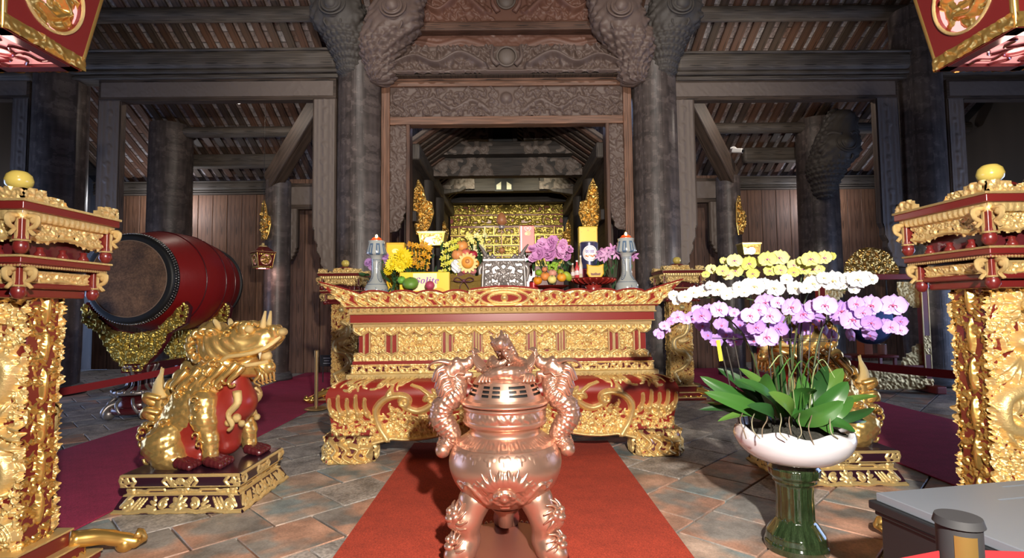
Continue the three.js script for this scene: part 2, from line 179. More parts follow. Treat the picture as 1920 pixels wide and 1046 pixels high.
// ---- carpets
const flatCarpet = (w, L) => { const g = rbox(w, 0.012, L, 0.004); return grain(g, 'z', 1); };
{ const c = solo('carpet_runner', flatCarpet(2.02, 5.6), M.carpet, 'bright red carpet runner under the bronze censer leading to the altar', 'carpet'); c.position.set(0, 0.0075, -2.85); }
{ const c = solo('carpet_runner', flatCarpet(1.76, 9.7), M.carpetBlueLit, 'red carpet strip with blue light tinted into its colour passing behind the left gilded lion toward the drum', 'carpet'); c.position.set(-3.69, 0.0075, -8.28); }
{ const c = solo('carpet_runner', flatCarpet(1.9, 9.7), M.carpetBlueLit, 'red carpet strip with blue light tinted into its colour on the right behind the white orchid bowl', 'carpet'); c.position.set(4.35, 0.0075, -8.2); }
// ---- roof
{
  const roof = setting('ceiling', grain(box(2 * HALL.x + 1.2, 0.12, 5.8 * SLN, 0, roofY(6.8) + 0.14, -6.8, SL), 'x'), M.woodBlack, 'tiled roof on wide brown rafters');
  for (const s of [-1, 1]) part('rear_slope', grain(box(HALL.x + 0.6 - 2.0, 0.12, 6.2 * SLN, s * (HALL.x + 0.6 + 2.0) / 2, roofY(12.75) + 0.14, -12.75, SL), 'x'), M.woodBlack, roof); part('leak_stop_board', grain(box(4.8, 2.2, 0.08, 0, 6.35, -9.72), 'x'), M.woodBlack, roof);  // board behind the carved beams: unseen, added to stop sky light leaking between roofs
  part('front_slope', grain(box(2 * HALL.x + 1.2, 0.12, 8.4 * SLN, 0, roofY(4) - 0.55 * 4 + 0.14, 0, -SL), 'x'), M.woodBlack, roof);
  part('gable', slab([[-15.7, 0], [4.2, 0], [4.2, roofY(8.2) + 0.2], [-4, roofY(4) + 0.2], [-15.7, roofY(15.7) + 0.2]], 0.1), M.woodBlack, roof).position.set(-HALL.x - 0.3, 2.9, 0);
  roof.children.at(-1).rotation.y = -PI / 2; roof.children.at(-1).scale.set(1, 0.62, 1);
  const g2 = part('gable', roof.children.at(-1).geometry, M.woodBlack, roof); g2.position.set(HALL.x + 0.3, 2.9, 0); g2.rotation.y = -PI / 2; g2.scale.set(1, 0.62, 1);
  const P = 0.255, rafter = grain(cbox(0.15, 0.05, 5.3 * SLN, 0.006), 'z'), rafterMats = [M.woodBoard, M.woodRed, M.woodMid, W([0.15, 0.08, 0.05])];
  const tones = [[0.5, 0.4, 0.38], [0.66, 0.61, 0.62], [0.36, 0.22, 0.17], [0.3, 0.22, 0.19]].map(c => mat(c, 0.8, { map: MOTTLE })), heaps = tones.map(() => []);
  for (let i = 0; i < 80; i++) { const x = -10.05 + i * P; if (Math.abs(x) < 1.8) continue; const m = part('rafter', rafter, rafterMats[rnd() * 4 | 0], roof); m.position.set(x + R(-0.01, 0.01), roofY(10.9), -10.9); m.rotation.x = SL;
    for (let d = 8.4; d < 13.5; d += 0.2) heaps[rnd() * rnd() * 4 | 0].push(box(P, 0.014, 0.215, x + P / 2, roofY(d) + 0.038 + R(0, 0.006), -d, SL)); }
  heaps.forEach((h, i) => part('roof_tiles', h, tones[i], roof).userData = { kind: 'stuff' });
}
const purlin = (x0, x1, y, d, r, m, label) => solo('purlin', grain(put(new THREE.CylinderGeometry(r, r, x1 - x0, 20), (x0 + x1) / 2, y, -d, 0, 0, PI / 2), 'x'), m, label, 'roof beam');
purlin(-7.6, -3.2, AY(400, 28, 9.5), 9.5, 0.135, M.woodGrey, 'round purlin under the rafters above the left bay');
purlin(3.2, 7.3, AY(1450, 26, 9.5), 9.5, 0.135, M.woodGrey, 'round purlin under the rafters above the right bay');
purlin(-7.3, -4.2, AY(430, 248, 11.8), 11.8, 0.12, M.woodGrey, 'lower round purlin seen through the left bay');
purlin(4.0, 6.9, AY(1450, 240, 11.8), 11.8, 0.12, M.woodGrey, 'lower round purlin seen through the right bay');
purlin(7.7, 10.4, AY(1860, 238, 11.8), 11.8, 0.12, M.woodGrey, 'lower round purlin seen at the far right edge');
// ---- outer walls
{
  const plank = (h, w) => grain(cbox(w - 0.008, h, 0.05, 0.006), 'y'), tone = [W([0.3, 0.155, 0.095]), W([0.27, 0.14, 0.09]), W([0.23, 0.125, 0.085]), W([0.33, 0.17, 0.1])];
  const wallRun = (name, label, pts) => { const w = setting(name, null, null, label); for (const [x0, x1, y0, y1, d] of pts) { part('backing', box(x1 - x0, y1 - y0, 0.08, (x0 + x1) / 2, (y0 + y1) / 2, -d - 0.07), M.woodBlack, w); const n = Math.round((x1 - x0) / 0.36), g = plank(y1 - y0, (x1 - x0) / n); for (let i = 0; i < n; i++) { const p = part('plank', g, tone[rnd() * 4 | 0], w); p.position.set(x0 + (i + 0.5) * (x1 - x0) / n, (y0 + y1) / 2, -d + R(-0.006, 0.006)); } } return w; };
  wallRun('wall_back', 'upright brown wooden planks closing the rear aisles', [[-10.4, -4.9, 0, 4.35, 13.4], [4.6, 10.4, 0, 4.35, 13.4]]);
  wallRun('wall_inner', 'upright brown planks either side of the inner chamber', [[-5.0, -2.15, 0, 4.4, 12.1], [2.15, 4.9, 0, 4.4, 12.1]]);
  setting('wall_front', box(2 * HALL.x + 1, 6.2, 0.2, 0, 3.1, 4.1), M.woodDark);
  for (const s of [-1, 1]) { const w = setting(s < 0 ? 'wall_left' : 'wall_right', null, null); const x = s * (HALL.x + 0.2); part('lower_wall', box(0.2, 3.6, 7.6, x, 1.8, 0.4), M.woodDark, w); part('lower_wall', box(0.2, 3.6, 7.5, x, 1.8, -12.3), M.woodDark, w); part('upper_wall', box(0.2, 7.5, 20.5, x, 7.3, -5.8), M.woodDark, w); }
}
// ---- columns
const columnGeo = (r, h) => grain(lathe([[r * 0.96, 0], [r, 0.6], [r * 1.02, h * 0.4], [r * 0.98, h]], 40), 'y');
function column(x, d, r, h, m, label) { const t = thing('column', label, 'column', [x, 0, -d]); part('shaft', columnGeo(r, h), m, t).position.y = 0.16; part('stone_base', lathe([[0, 0], [r * 1.22, 0], [r * 1.24, 0.06], [r * 1.18, 0.12], [r * 1.06, 0.17], [0, 0.17]], 36), M.stone, t); return t; }
const CX = { ll: AX(112, 300, 9.35), l: AX(677, 300, 9.35), r: AX(1228, 300, 9.35), rr: AX(1725, 300, 9.35) };
column(CX.l, 9.35, 0.4, 6.3, M.column, 'massive round timber column left of the central doorway');
column(CX.r, 9.35, 0.4, 6.3, M.column, 'massive round timber column right of the central doorway');
column(CX.ll, 9.35, 0.4, 6.5, M.column, 'dark round column behind the left foreground stand');
column(CX.rr, 9.35, 0.38, 6.5, M.column, 'dark round column behind the right foreground stand');
column(AX(519, 600, 10.9), 10.9, 0.25, 3.9, M.column, 'slender column carrying a small lit lantern behind the drum');
column(AX(1373, 600, 10.9), 10.9, 0.24, 3.9, M.column, 'slender column with a gilt ornament behind the orchids');
column(AX(316, 500, 11.9), 11.9, 0.44, 5.42, M.column, 'dark rear column above the red drum');
column(AX(1537, 450, 11.9), 11.9, 0.42, 5.42, M.column, 'dark rear column behind the orchids crowned by a carved bracket');
// ---- beams
function beam(name, label, x0, x1, y0, y1, d, depth, m, steps) { const t = thing(name, label, 'beam', [(x0 + x1) / 2, (y0 + y1) / 2, -d]); const h = y1 - y0; part('body', grain(rbox(x1 - x0, h * (steps ? 0.66 : 1), depth, h * 0.2, 0, steps ? h * 0.14 : 0, 0), 'x'), m, t); if (steps) { part('moulding', grain(rbox(x1 - x0, h * 0.09, depth + 0.02, 0.02, 0, h * 0.455, 0), 'x'), m, t); part('moulding', grain(rbox(x1 - x0, h * 0.12, depth * 0.9, 0.02, 0, -h * 0.26, 0), 'x'), m, t); part('moulding', grain(rbox(x1 - x0, h * 0.14, depth * 0.75, 0.02, 0, -h * 0.42, 0), 'x'), m, t); } return t; }
const yb0 = AY(400, 150, 9.2), yb1 = AY(400, 96, 9.2);
beam('tie_beam', 'moulded grey tie beam over the left bay', CX.ll + 0.1, CX.l - 0.35, yb0, yb1, 9.3, 0.42, M.woodGrey, true);
beam('tie_beam', 'moulded grey tie beam over the right bay', CX.r + 0.35, CX.rr - 0.2, AY(1450, 152, 9.2), AY(1450, 100, 9.2), 9.3, 0.42, M.woodGrey, true);
beam('tie_beam', 'dim beam over the outermost left bay', -10.4, CX.ll - 0.35, yb0, yb1, 9.3, 0.4, M.woodGrey, false);
beam('tie_beam', 'dim beam over the outermost right bay', CX.rr + 0.35, 10.4, yb0, yb1, 9.3, 0.4, M.woodGrey, false);
beam('tie_beam', 'rear beam under the roof seen through the left bay', AX(330, 300, 12.6), AX(525, 300, 12.6), AY(430, 316, 12.6), AY(430, 290, 12.6), 12.6, 0.2, M.woodGrey, false);
beam('tie_beam', 'rear beam under the roof seen through the right bay', AX(1392, 300, 12.6), AX(1560, 300, 12.6), AY(1450, 305, 12.6), AY(1450, 277, 12.6), 12.6, 0.2, M.woodGrey, false);
beam('wall_plate', 'moulded beam on top of the left rear planks', -10.4, -4.9, 4.33, 4.66, 13.35, 0.26, M.woodGrey, true);
beam('wall_plate', 'moulded beam on top of the right rear planks', 4.6, 10.4, 4.33, 4.66, 13.35, 0.26, M.woodGrey, true);
function slant(label, a, b, w, h, m) { const A = V(...a), B = V(...b), L = A.distanceTo(B); const o = solo('rafter_brace', grain(rbox(w, h, L, 0.03), 'z'), m, label, 'beam'); o.position.copy(A.clone().add(B).multiplyScalar(0.5)); o.lookAt(B); return o; }
slant('slanting brace beam from the left slender column up to the main column', [AX(512, 330, 10.9), 4.02, -10.85], [CX.l - 0.42, 5.75, -9.5], 0.26, 0.4, M.woodMid);
slant('slanting brace beam from the right slender column up to the main column', [AX(1368, 330, 10.9), 4.02, -10.85], [CX.r + 0.42, 5.75, -9.5], 0.26, 0.4, M.woodMid);
// ---- carved fretted frames that hang in the side bays: a top rail and two posts ending in a scrolled foot
function postCarving(w, h, seed) { const r = new Relief(w, h, 0.014, false); r.bar(-w / 2, 0, w / 2, h, 0.004); for (const s of [-1, 1]) { r.line([[s * w * 0.44, h * 0.2], [s * w * 0.44, h]], 0.012, 0.012, 0.02); r.line([[s * w * 0.26, h * 0.14], [s * w * 0.26, h]], 0.012, 0.012, 0.02); } const q = rngOf(seed); for (let y = 0.12; y < h - 0.1; y += 0.3) { r.spiral((q() - 0.5) * 0.06, y, w * 0.13, 1.3, q() * 6, 1, 0.016, 0.012, 0.026); r.leaf(0, y + 0.1, PI / 2, 0.22, 0.03, 0.022); r.line([[-w * 0.35, y + 0.05], [-w * 0.35, y + 0.19]], 0.012, 0.012, 0.016); r.line([[w * 0.35, y + 0.12], [w * 0.35, y + 0.24]], 0.012, 0.012, 0.016); } return r; }
function footOutline(w, h, s) { const e = w / 2; return [[-e * s, h], [e * s, h], [e * s, h * 0.26], [e * 0.8 * s, h * 0.23], [e * 0.85 * s, h * 0.19], [e * 0.55 * s, h * 0.155], [e * 0.6 * s, h * 0.12], [e * 0.2 * s, h * 0.075], [e * 0.25 * s, h * 0.045], [-e * 0.2 * s, 0.02], [-e * s, 0]]; }
function inPoly(poly) { return (x, y) => { let c = false; for (let i = 0, j = poly.length - 1; i < poly.length; j = i++) { const [xi, yi] = poly[i], [xj, yj] = poly[j]; if ((yi > y) !== (yj > y) && x < (xj - xi) * (y - yi) / (yj - yi) + xi) c = !c; } return c; }; }
function hangingFrame(label, xl, xr, d, yTop, rail, pw, drop, m, cm, seed) { const t = thing('carved_frame', label, 'door frame', [0, 0, -d]); const w = xr - xl; part('top_rail', grain(rbox(w, rail, 0.14, 0.012, (xl + xr) / 2, yTop - rail / 2, 0), 'x'), m, t);
  const rr = new Relief(w - 0.1, rail * 0.7, 0.018); rr.bar(-w, 0, w, rail, 0.003); rr.fill(0.16, 0.016, seed + 5); part('rail_carving', rr.geom(undefined, -1), cm, t).position.set((xl + xr) / 2, yTop - rail * 0.85, 0.071);
  part('bead', grain(box(w - 2 * pw, 0.025, 0.15, (xl + xr) / 2, yTop - rail - 0.005, 0), 'x'), m, t);
  for (const s of [1, -1]) { const x = s > 0 ? xl + pw / 2 : xr - pw / 2, poly = footOutline(pw, drop, s), post = part('post', grain(slab(s > 0 ? poly : poly.slice().reverse(), 0.12, 0.006), 'y'), m, t); post.position.set(x, yTop - rail - drop, 0); const c = part('carving', postCarving(pw * 0.96, drop, seed + s).geom((a, b, h) => [a, b, h], -1, inPoly(footOutline(pw * 0.9, drop - 0.02, s))), cm, post); c.position.set(0, 0.01, 0.061); } return t; }
const fd = 9.25;
hangingFrame('fretted timber frame hanging in the left bay before the drum', AX(188, 250, fd), AX(632, 250, fd), fd, AY(400, 151, fd), AY(400, 151, fd) - AY(400, 190, fd), 0.4, AY(600, 190, fd) - AY(600, 512, fd), M.woodMid, M.carvedGrey, 11);
hangingFrame('fretted timber frame hanging in the right bay above the orchids', AX(1258, 250, fd), AX(1682, 250, fd), fd, AY(1450, 152, fd), AY(1450, 152, fd) - AY(1450, 188, fd), 0.4, AY(1290, 190, fd) - AY(1290, 506, fd), M.woodMid, M.carvedGrey, 21);
hangingFrame('dark fretted frame in the outermost left bay', -10.3, CX.ll - 0.42, fd, AY(20, 150, fd), 0.36, 0.3, 2.6, M.woodMid, M.carvedGrey, 31);
hangingFrame('dark fretted frame in the outermost right bay', CX.rr + 0.4, 10.3, fd, AY(1890, 150, fd), 0.36, 0.3, 2.6, M.woodMid, M.carvedGrey, 41);
{ const d = 11.1, y = AY(560, 345, d); hangingFrame('small inner frame behind the left hanging frame', AX(536, 400, d), AX(676, 400, d), d, y, y - AY(560, 392, d), 0.27, 1.1, M.woodMid, M.carvedGrey, 51); hangingFrame('small inner frame behind the right hanging frame', AX(1230, 400, d), AX(1352, 400, d), d, AY(1330, 335, d), 0.5, 0.27, 1.1, M.woodMid, M.carvedGrey, 61); }
// ---- central doorway
{
  const d = 9.3, X = u => AX(u, 300, d), y1 = AY(950, 149, d), y2 = AY(950, 236, d), pT = AY(950, 165, d), pB = AY(950, 221, d), xl = X(717), xr = X(1184), cx = (xl + xr) / 2;
  const t = thing('doorway_frame', 'reddish timber frame of the central doorway with carved lintel panel', 'door frame', [0, 0, -d]); const tw = 0.15;
  const bar = (x0, x1, a, b, dep = 0.2) => grain(rbox(x1 - x0, b - a, dep, 0.012, (x0 + x1) / 2, (a + b) / 2, 0), x1 - x0 > b - a ? 'x' : 'y');
  part('top_rail', bar(xl, xr, pT, y1), M.woodFrame, t); part('lintel', bar(xl + tw, xr - tw, y2, pB), M.woodFrame, t);
  part('jamb', bar(xl, xl + tw, 0, pT), M.woodFrame, t); part('jamb', bar(xr - tw, xr, 0, pT), M.woodFrame, t);
  part('inner_jamb', bar(X(764), X(771), 0, y2, 0.26), M.woodRed, t); part('inner_jamb', bar(X(1134), X(1141), 0, y2, 0.26), M.woodRed, t);
  const pw = xr - xl - 2 * tw, ph = pT - pB, r = new Relief(pw, ph, 0.013, true); r.bar(-pw, 0, pw, ph, 0.006); r.fill(0.13, 0.1, 77, (x, y) => x > 0.22 && y > 0.05 && y < ph - 0.05, 4, 1.4); r.dot(0, ph * 0.62, 0.11, 0.09); r.flower(0, ph * 0.2, 0.14, 9, 0.05); for (const k of [0, 1, 2]) r.spiral(0.2, 0.12 + k * 0.13, 0.06, 1.3, k, 1, 0.022, 0.015, 0.05);
  r.curve([[0.3, 0.1], [0.6, 0.3], [0.95, 0.15], [1.3, 0.34], [1.75, 0.2]], 0.05, 0.02, 0.07); part('lintel_carving', r.geom(undefined, -1), M.carved, t).position.set(cx, pB, 0.04); part('lintel_panel', box(pw, ph, 0.05, cx, (pB + pT) / 2, 0), M.woodMid, t);
  for (const s of [1, -1]) { const w = X(764) - xl - tw, h = y2 - AY(750, 436, d), x = s > 0 ? xl + tw + w / 2 : xr - tw - w / 2; const q = new Relief(w, h, 0.014); q.bar(-w, 0, w, h, 0.004); q.fill(0.12, 0.07, 90 + s); const poly = footOutline(w, h, s); const b = part('side_panel', grain(slab(s > 0 ? poly : poly.slice().reverse(), 0.08, 0.004), 'y'), M.woodMid, t); b.position.set(x, y2 - h, 0); part('side_carving', q.geom(undefined, -1, inPoly(poly)), M.carved, b).position.z = 0.041; }
}
// ---- carved beams over the doorway
function carvedBeam(label, w0, w1, h, m, seed, boss, s = 0.14, z = 0.09, name = 'carved_beam') { const t = thing(name, label, 'beam'); const poly = [[-w0 / 2, 0], [w0 / 2, 0], [w1 / 2, h], [-w1 / 2, h]]; part('core', slab(poly, 0.3, 0.01), M.woodMid, t); const r = new Relief(w0, h, 0.016, true), ins = inPoly(poly); r.bar(-w0, 0, w0, h, 0.01); r.fill(s, z, seed, (x, y) => x > (boss ? 0.28 : 0) && ins(x, y), 4, 1.5); r.curve([[0.4, h * 0.3], [0.8, h * 0.7], [1.2, h * 0.35], [1.6, h * 0.6], [2, h * 0.3]], 0.07, 0.03, z * 1.3); r.line([[-w0 / 2, 0.035], [w0 / 2, 0.035]], 0.035, 0.035, z * 0.8); part('carving', r.geom(undefined, -1, ins), m, t).position.z = 0.15;
  if (boss) { part('boss', put(new THREE.SphereGeometry(boss, 28, 18), 0, h * 0.6, 0.17, 0, 0, 0, [1, 1, 0.55]), M.carvedGrey, t); part('boss_rim', ring(boss * 1.12, 0.018, 0, h * 0.6, 0.2), M.carvedGrey, t); for (const k of [-1, 1]) part('flame', tube([[k * boss, h * 0.3, 0.2], [k * boss * 1.7, h * 0.5, 0.26], [k * boss * 1.6, h * 0.95, 0.22], [k * boss * 2, h * 1.0, 0.2]], q => 0.05 * (1 - q * 0.8), 14, 7), m, t); } return t; }
{
  const d = 9.22, X = u => AX(u, 100, d), cx = X(950), w = (u0, u1) => X(u1) - X(u0);
  const a = carvedBeam('carved dark beam with a round boss just above the doorway frame', w(712, 1188), w(775, 1130), AY(950, 95, d) - AY(950, 147, d), M.carved, 201, 0.15, 0.14, 0.14); a.position.set(cx, AY(950, 147, d), -d);
  const b = carvedBeam('reddish carved strip between the two carved beams over the doorway', w(770, 1140), w(775, 1130), AY(950, 70, d) - AY(950, 96, d), M.carvedRed, 211, 0, 0.12, 0.04); b.position.set(cx, AY(950, 96, d), -d - 0.1);
  const e = beam('moulding_beam', 'plain reddish moulding below the uppermost carved panel', X(775), X(1130), AY(950, 70, d), AY(950, 53, d), d - 0.05, 0.4, M.woodRed, false);
  const c = carvedBeam('uppermost reddish carved panel with a round boss', w(775, 1130), w(775, 1130), 0.75, M.carvedRed, 221, 0.14, 0.15, 0.11); c.position.set(cx, AY(950, 53, d), -d - 0.08);
}
// ---- dragon head brackets on the columns
function bracketGeo(lean, seed, hairy) { const f = blobField([[0, -0.1, 0, 0, 0.3, 0.05, 0.2, 0.3], [0, 0.3, 0.05, lean * 0.6, 0.75, 0.2, 0.32, 0.37], [lean * 0.6, 0.75, 0.2, lean, 1.3, 0.18, 0.37, 0.26], [lean * 0.62, 0.74, 0.5, 0.15], [lean * 0.45 - 0.22, 0.62, 0.36, 0.11], [lean * 0.45 + 0.22, 0.62, 0.36, 0.11], [lean * 0.35 - 0.16, 0.5, 0.36, lean * 0.35 + 0.16, 0.5, 0.38, 0.07, 0.07]], 0.07);
  const g = (x, y, z) => { const a = Math.atan2(z - 0.1, x - lean * y * 0.7), low = Math.max(0, Math.min(1, (0.52 - y) * 6)), back = Math.max(0, Math.min(1, (Math.abs(a - PI / 2) - 0.7) * 3)); const leaf = scales(a * 0.36 + 4 + y * 0.1, 6 - y, 0.105), hair = Math.abs(sin(a * 6 + y * (hairy ? 14 : 9) + seed + 0.8 * sin(y * 9))); return f(x, y, z) - 0.075 * leaf * Math.max(low, back * 0.8) - 0.05 * hair * (1 - low) * (0.25 + 0.75 * back) - (hairy ? 0.035 * hair * low : 0); };
  return solid(g, [-0.8 + Math.min(0, lean), -0.4, -0.5], [0.8 + Math.max(0, lean), 1.7, 0.9], 0.02); }
function bracket(label, x, y, d, lean, m, seed, hairy) { const t = thing('dragon_bracket', label, 'carved bracket', [x, y, -d]); part('head', bracketGeo(lean, seed, hairy), m, t); const k = lean * 0.62; part('snout_boss', ball(0.11, k, 0.74, 0.6, [1, 1, 0.7], 20), m, t); part('snout_rim', [ring(0.15, 0.022, k, 0.74, 0.58, -0.2), ring(0.21, 0.02, k, 0.76, 0.53, -0.25)], m, t);
  for (const s of [-1, 1]) { part('brow', tube([[k + s * 0.08, 0.93, 0.5], [k + s * 0.24, 1.0, 0.42], [k + s * 0.36, 0.9, 0.3], [k + s * 0.34, 0.8, 0.3]], u => 0.055 * (1 - u * 0.6), 14, 8), m, t); part('fang', tube([[k + s * 0.12, 0.56, 0.46], [k + s * 0.14, 0.48, 0.5], [k + s * 0.1, 0.4, 0.48]], u => 0.035 * (1 - u * 0.8), 8, 7), m, t); } part('upper_lip', tube([[k - 0.27, 0.5, 0.34], [k - 0.12, 0.58, 0.48], [k, 0.56, 0.53], [k + 0.12, 0.58, 0.48], [k + 0.27, 0.5, 0.34]], 0.035, 20, 8), m, t); return t; }
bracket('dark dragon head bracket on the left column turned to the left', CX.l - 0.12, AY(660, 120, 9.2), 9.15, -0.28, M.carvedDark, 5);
bracket('brown dragon head bracket on the left column leaning inward', CX.l + 0.42, AY(700, 128, 9.2), 9.1, 0.5, M.carved, 8, true);
bracket('brown dragon head bracket on the right column leaning inward', CX.r - 0.42, AY(1200, 128, 9.2), 9.1, -0.5, M.carved, 12, true);
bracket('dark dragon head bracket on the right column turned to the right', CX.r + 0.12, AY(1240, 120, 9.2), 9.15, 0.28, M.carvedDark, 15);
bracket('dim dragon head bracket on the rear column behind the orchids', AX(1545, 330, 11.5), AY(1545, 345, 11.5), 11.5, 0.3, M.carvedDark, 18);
// ---- the inner chamber behind the doorway
{
  const xi = AX(845, 400, 15.6), xo = AX(1057, 400, 15.6), xl = Math.min(xi, -1.75), xr = Math.max(xo, 1.75);
  const w = setting('wall_chamber', null, null, 'plank walls and ridged roof of the inner chamber'); const yp = 4.15;
  for (const [x, s] of [[xl, -1], [xr, 1]]) { part('wall_panel', grain(box(0.12, yp, 6.4, x + s * 0.1, yp / 2, -12.9), 'z'), M.woodMid, w); part('plate_beam', grain(rbox(0.3, 0.3, 6.4, 0.04, x + s * 0.02, yp + 0.15, -12.85), 'z'), M.woodGrey, w); part('lower_rail', grain(rbox(0.2, 0.2, 6.4, 0.02, x + s * 0.03, 3.1, -12.85), 'z'), M.woodDark, w); for (const d of [11.4, 13.2]) part('post', columnGeo(0.17, yp), M.woodDark, w).position.set(x + s * 0.02, 0, -d);
    const n = 22; for (let i = 0; i < n; i++) part('rafter', grain(box(2.6, 0.05, 0.14, x - s * 1.0, yp + 1.0, -9.75 - i * 0.28, 0, 0, -s * 0.62), 'x'), i % 3 ? M.woodMid : M.woodRed, w); part('roof_slope', box(2.7, 0.06, 6.6, x - s * 1.0, yp + 1.07, -12.9, 0, 0, -s * 0.62), M.carvedGrey, w); }
  part('end_wall', box(4.6, 7, 0.12, 0, 3.5, -16.2), M.woodBlack, w);
  const trussBeam = (name, label, d, u0, u1, v0, v1, carve, m) => { const a = at((u0 + u1) / 2, v1, d), wd = AX(u1, v0, d) - AX(u0, v0, d), h = AY(950, v0, d) - AY(950, v1, d); const t = thing(name, label, 'beam', [a.x, a.y, -d]); part('core', grain(rbox(wd, h, 0.26, 0.02, 0, h / 2, 0), 'x'), M.woodDark, t); if (carve) { const r = new Relief(wd, h, 0.022, true); r.fill(0.24, 0.07, d * 10 | 0, x => x > wd * 0.12); part('carving', r.geom(), m, t).position.z = 0.13; } return t; };
  trussBeam('chamber_beam', 'upper carved truss beam inside the chamber under its roof', 11.3, 800, 1100, 268, 292, true, M.carvedGrey);
  trussBeam('chamber_beam', 'broad carved tie beam inside the chamber', 11.6, 812, 1090, 297, 332, true, M.carvedGrey);
  trussBeam('chamber_beam', 'dark middle beam of the chamber below the carved tie beam', 13.6, 836, 1068, 333, 360, false);
  trussBeam('chamber_beam', 'plain beam directly above the gilded screen', 15.2, 838, 1062, 361, 381, false);
  for (const [s, u] of [[-1, 880], [1, 1022]]) { const p = at(u, 266, 11.4); const t = thing('truss_block', s < 0 ? 'carved truss block left of the dark opening in the chamber' : 'carved truss block right of the dark opening in the chamber', 'carved block', [p.x, p.y, p.z]); part('block', rbox(0.95, 0.36, 0.25, 0.05, 0, 0.2, 0), M.woodDark, t); const r = new Relief(0.95, 0.36, 0.022); r.fill(0.2, 0.07, 60 + s); part('carving', r.geom(), M.carvedGrey, t).position.set(0, 0.02, 0.125); part('strut', cyl(0.09, 0.11, 0.5, 14, -s * -0.62, 0.2, 0), M.woodDark, t); }
  for (const [s, u] of [[-1, 857], [1, 1044]]) { const p = at(u, 350, 13.4); const t = thing('corbel', s < 0 ? 'left carved corbel under the chamber tie beam' : 'right carved corbel under the chamber tie beam', 'carved bracket', [p.x, p.y, p.z]); part('core', put(slab([[-0.5, 0.3], [0.45, 0.3], [0.4, 0.05], [0.1, -0.12], [-0.4, -0.2], [-0.5, 0]], 0.2, 0.02), 0, 0, 0, 0, s > 0 ? PI : 0), M.woodDark, t); const r = new Relief(0.9, 0.36, 0.022); r.fill(0.18, 0.06, 70 + s); part('carving', r.geom(), M.carvedGrey, t).position.set(0, -0.08, 0.1); }
  const hatch = thing('clerestory_opening', 'dark square opening high in the chamber truss with two small bright gaps', 'opening', [AX(943, 270, 11.35), AY(943, 268, 11.35), -11.35]); part('recess', box(0.42, 0.5, 0.1, 0, 0.24, -0.02), M.black, hatch); for (const s of [-1, 1]) { part('post', grain(rbox(0.1, 0.55, 0.16, 0.01, s * 0.26, 0.25, 0.03), 'y'), M.woodDark, hatch); part('light_gap', put(slab([[-0.05, -0.05], [0.05, -0.03], [0.04, 0.05], [-0.03, 0.05]], 0.01), s * 0.08, 0.4, 0.035), mat([0.8, 0.85, 0.9], 0.8, { emissive: lin(0.7, 0.75, 0.8), emissiveIntensity: 0.9 }), hatch); }
  const win = thing('clerestory_opening', 'small window with two pale shutters above the gilded screen', 'opening', [AX(945, 358, 13.45), AY(945, 359, 13.45), -13.45]); part('recess', box(0.46, 0.34, 0.08, 0, 0.17, 0), M.black, win); for (const s of [-1, 1]) part('shutter', put(slab([[-0.06, 0], [0.06, 0], [0.06, s > 0 ? 0.2 : 0.12], [-0.06, s > 0 ? 0.12 : 0.2]].map(p => [-p[0] * 1, p[1]]).reverse(), 0.02), s * 0.13, 0.04, 0.05), M.ivory, win);
  // gilded screen at the end
  const d = 15.8, gx = AX(950, 430, d), gw = AX(1056, 430, d) - AX(845, 430, d), t = thing('gilded_screen', 'wide gilded carved screen at the far end of the inner chamber', 'screen', [gx, 0, -d]); const Yv = v => AY(950, v, d);
  part('backing', box(gw, Yv(380), 0.08, 0, Yv(380) / 2, -0.05), M.lacquer, t);
  const band = (v0, v1, seed, flower) => { const h = Yv(v0) - Yv(v1), r = new Relief(gw, h, 0.022, true); r.fill(0.2, 0.09, seed, (x) => !flower || x > 0.2); r.line([[-gw / 2, 0.03], [gw / 2, 0.03]], 0.03, 0.03, 0.05); r.line([[-gw / 2, h - 0.03], [gw / 2, h - 0.03]], 0.03, 0.03, 0.05); if (flower) { r.flower(0, h * 0.5, 0.2, 12, 0.1, 0.45); } part('frieze', r.geom(), M.goldOlive, t).position.set(0, Yv(v1), -0.01); };
  band(381, 402, 301, true); band(404, 423, 311, false);
  const row = (v0, v1, ws, seed) => { const h = Yv(v0) - Yv(v1); const sum = ws.reduce((a, b) => a + b, 0); let x = -gw / 2; ws.forEach((q, i) => { const w2 = gw * q / sum, r = new Relief(w2 * 0.9, h * 0.8, 0.02); r.line([[-w2 * 0.43, 0.02], [w2 * 0.43, 0.02], [w2 * 0.43, h * 0.77], [-w2 * 0.43, h * 0.77], [-w2 * 0.43, 0.02]], 0.02, 0.02, 0.04); r.fill(0.14, 0.05, seed + i); part('panel', r.geom(), M.goldOlive, t).position.set(x + w2 / 2, Yv(v1) + h * 0.1, -0.01); part('stile', box(0.03, h, 0.03, x + w2, Yv(v1) + h / 2, 0), M.goldOlive, t); x += w2; }); part('rail', box(gw, 0.035, 0.04, 0, Yv(v1), 0), M.goldOlive, t); };
  row(425, 441, [1, 3, 1, 3, 1, 3, 1], 321); row(442, 459, [2, 1, 2.6, 1, 2.6, 1, 2], 331); row(460, 478, [1, 3, 1, 3, 1, 3, 1], 341); row(479, 498, [2, 1, 2.6, 1, 2.6, 1, 2], 351);
}
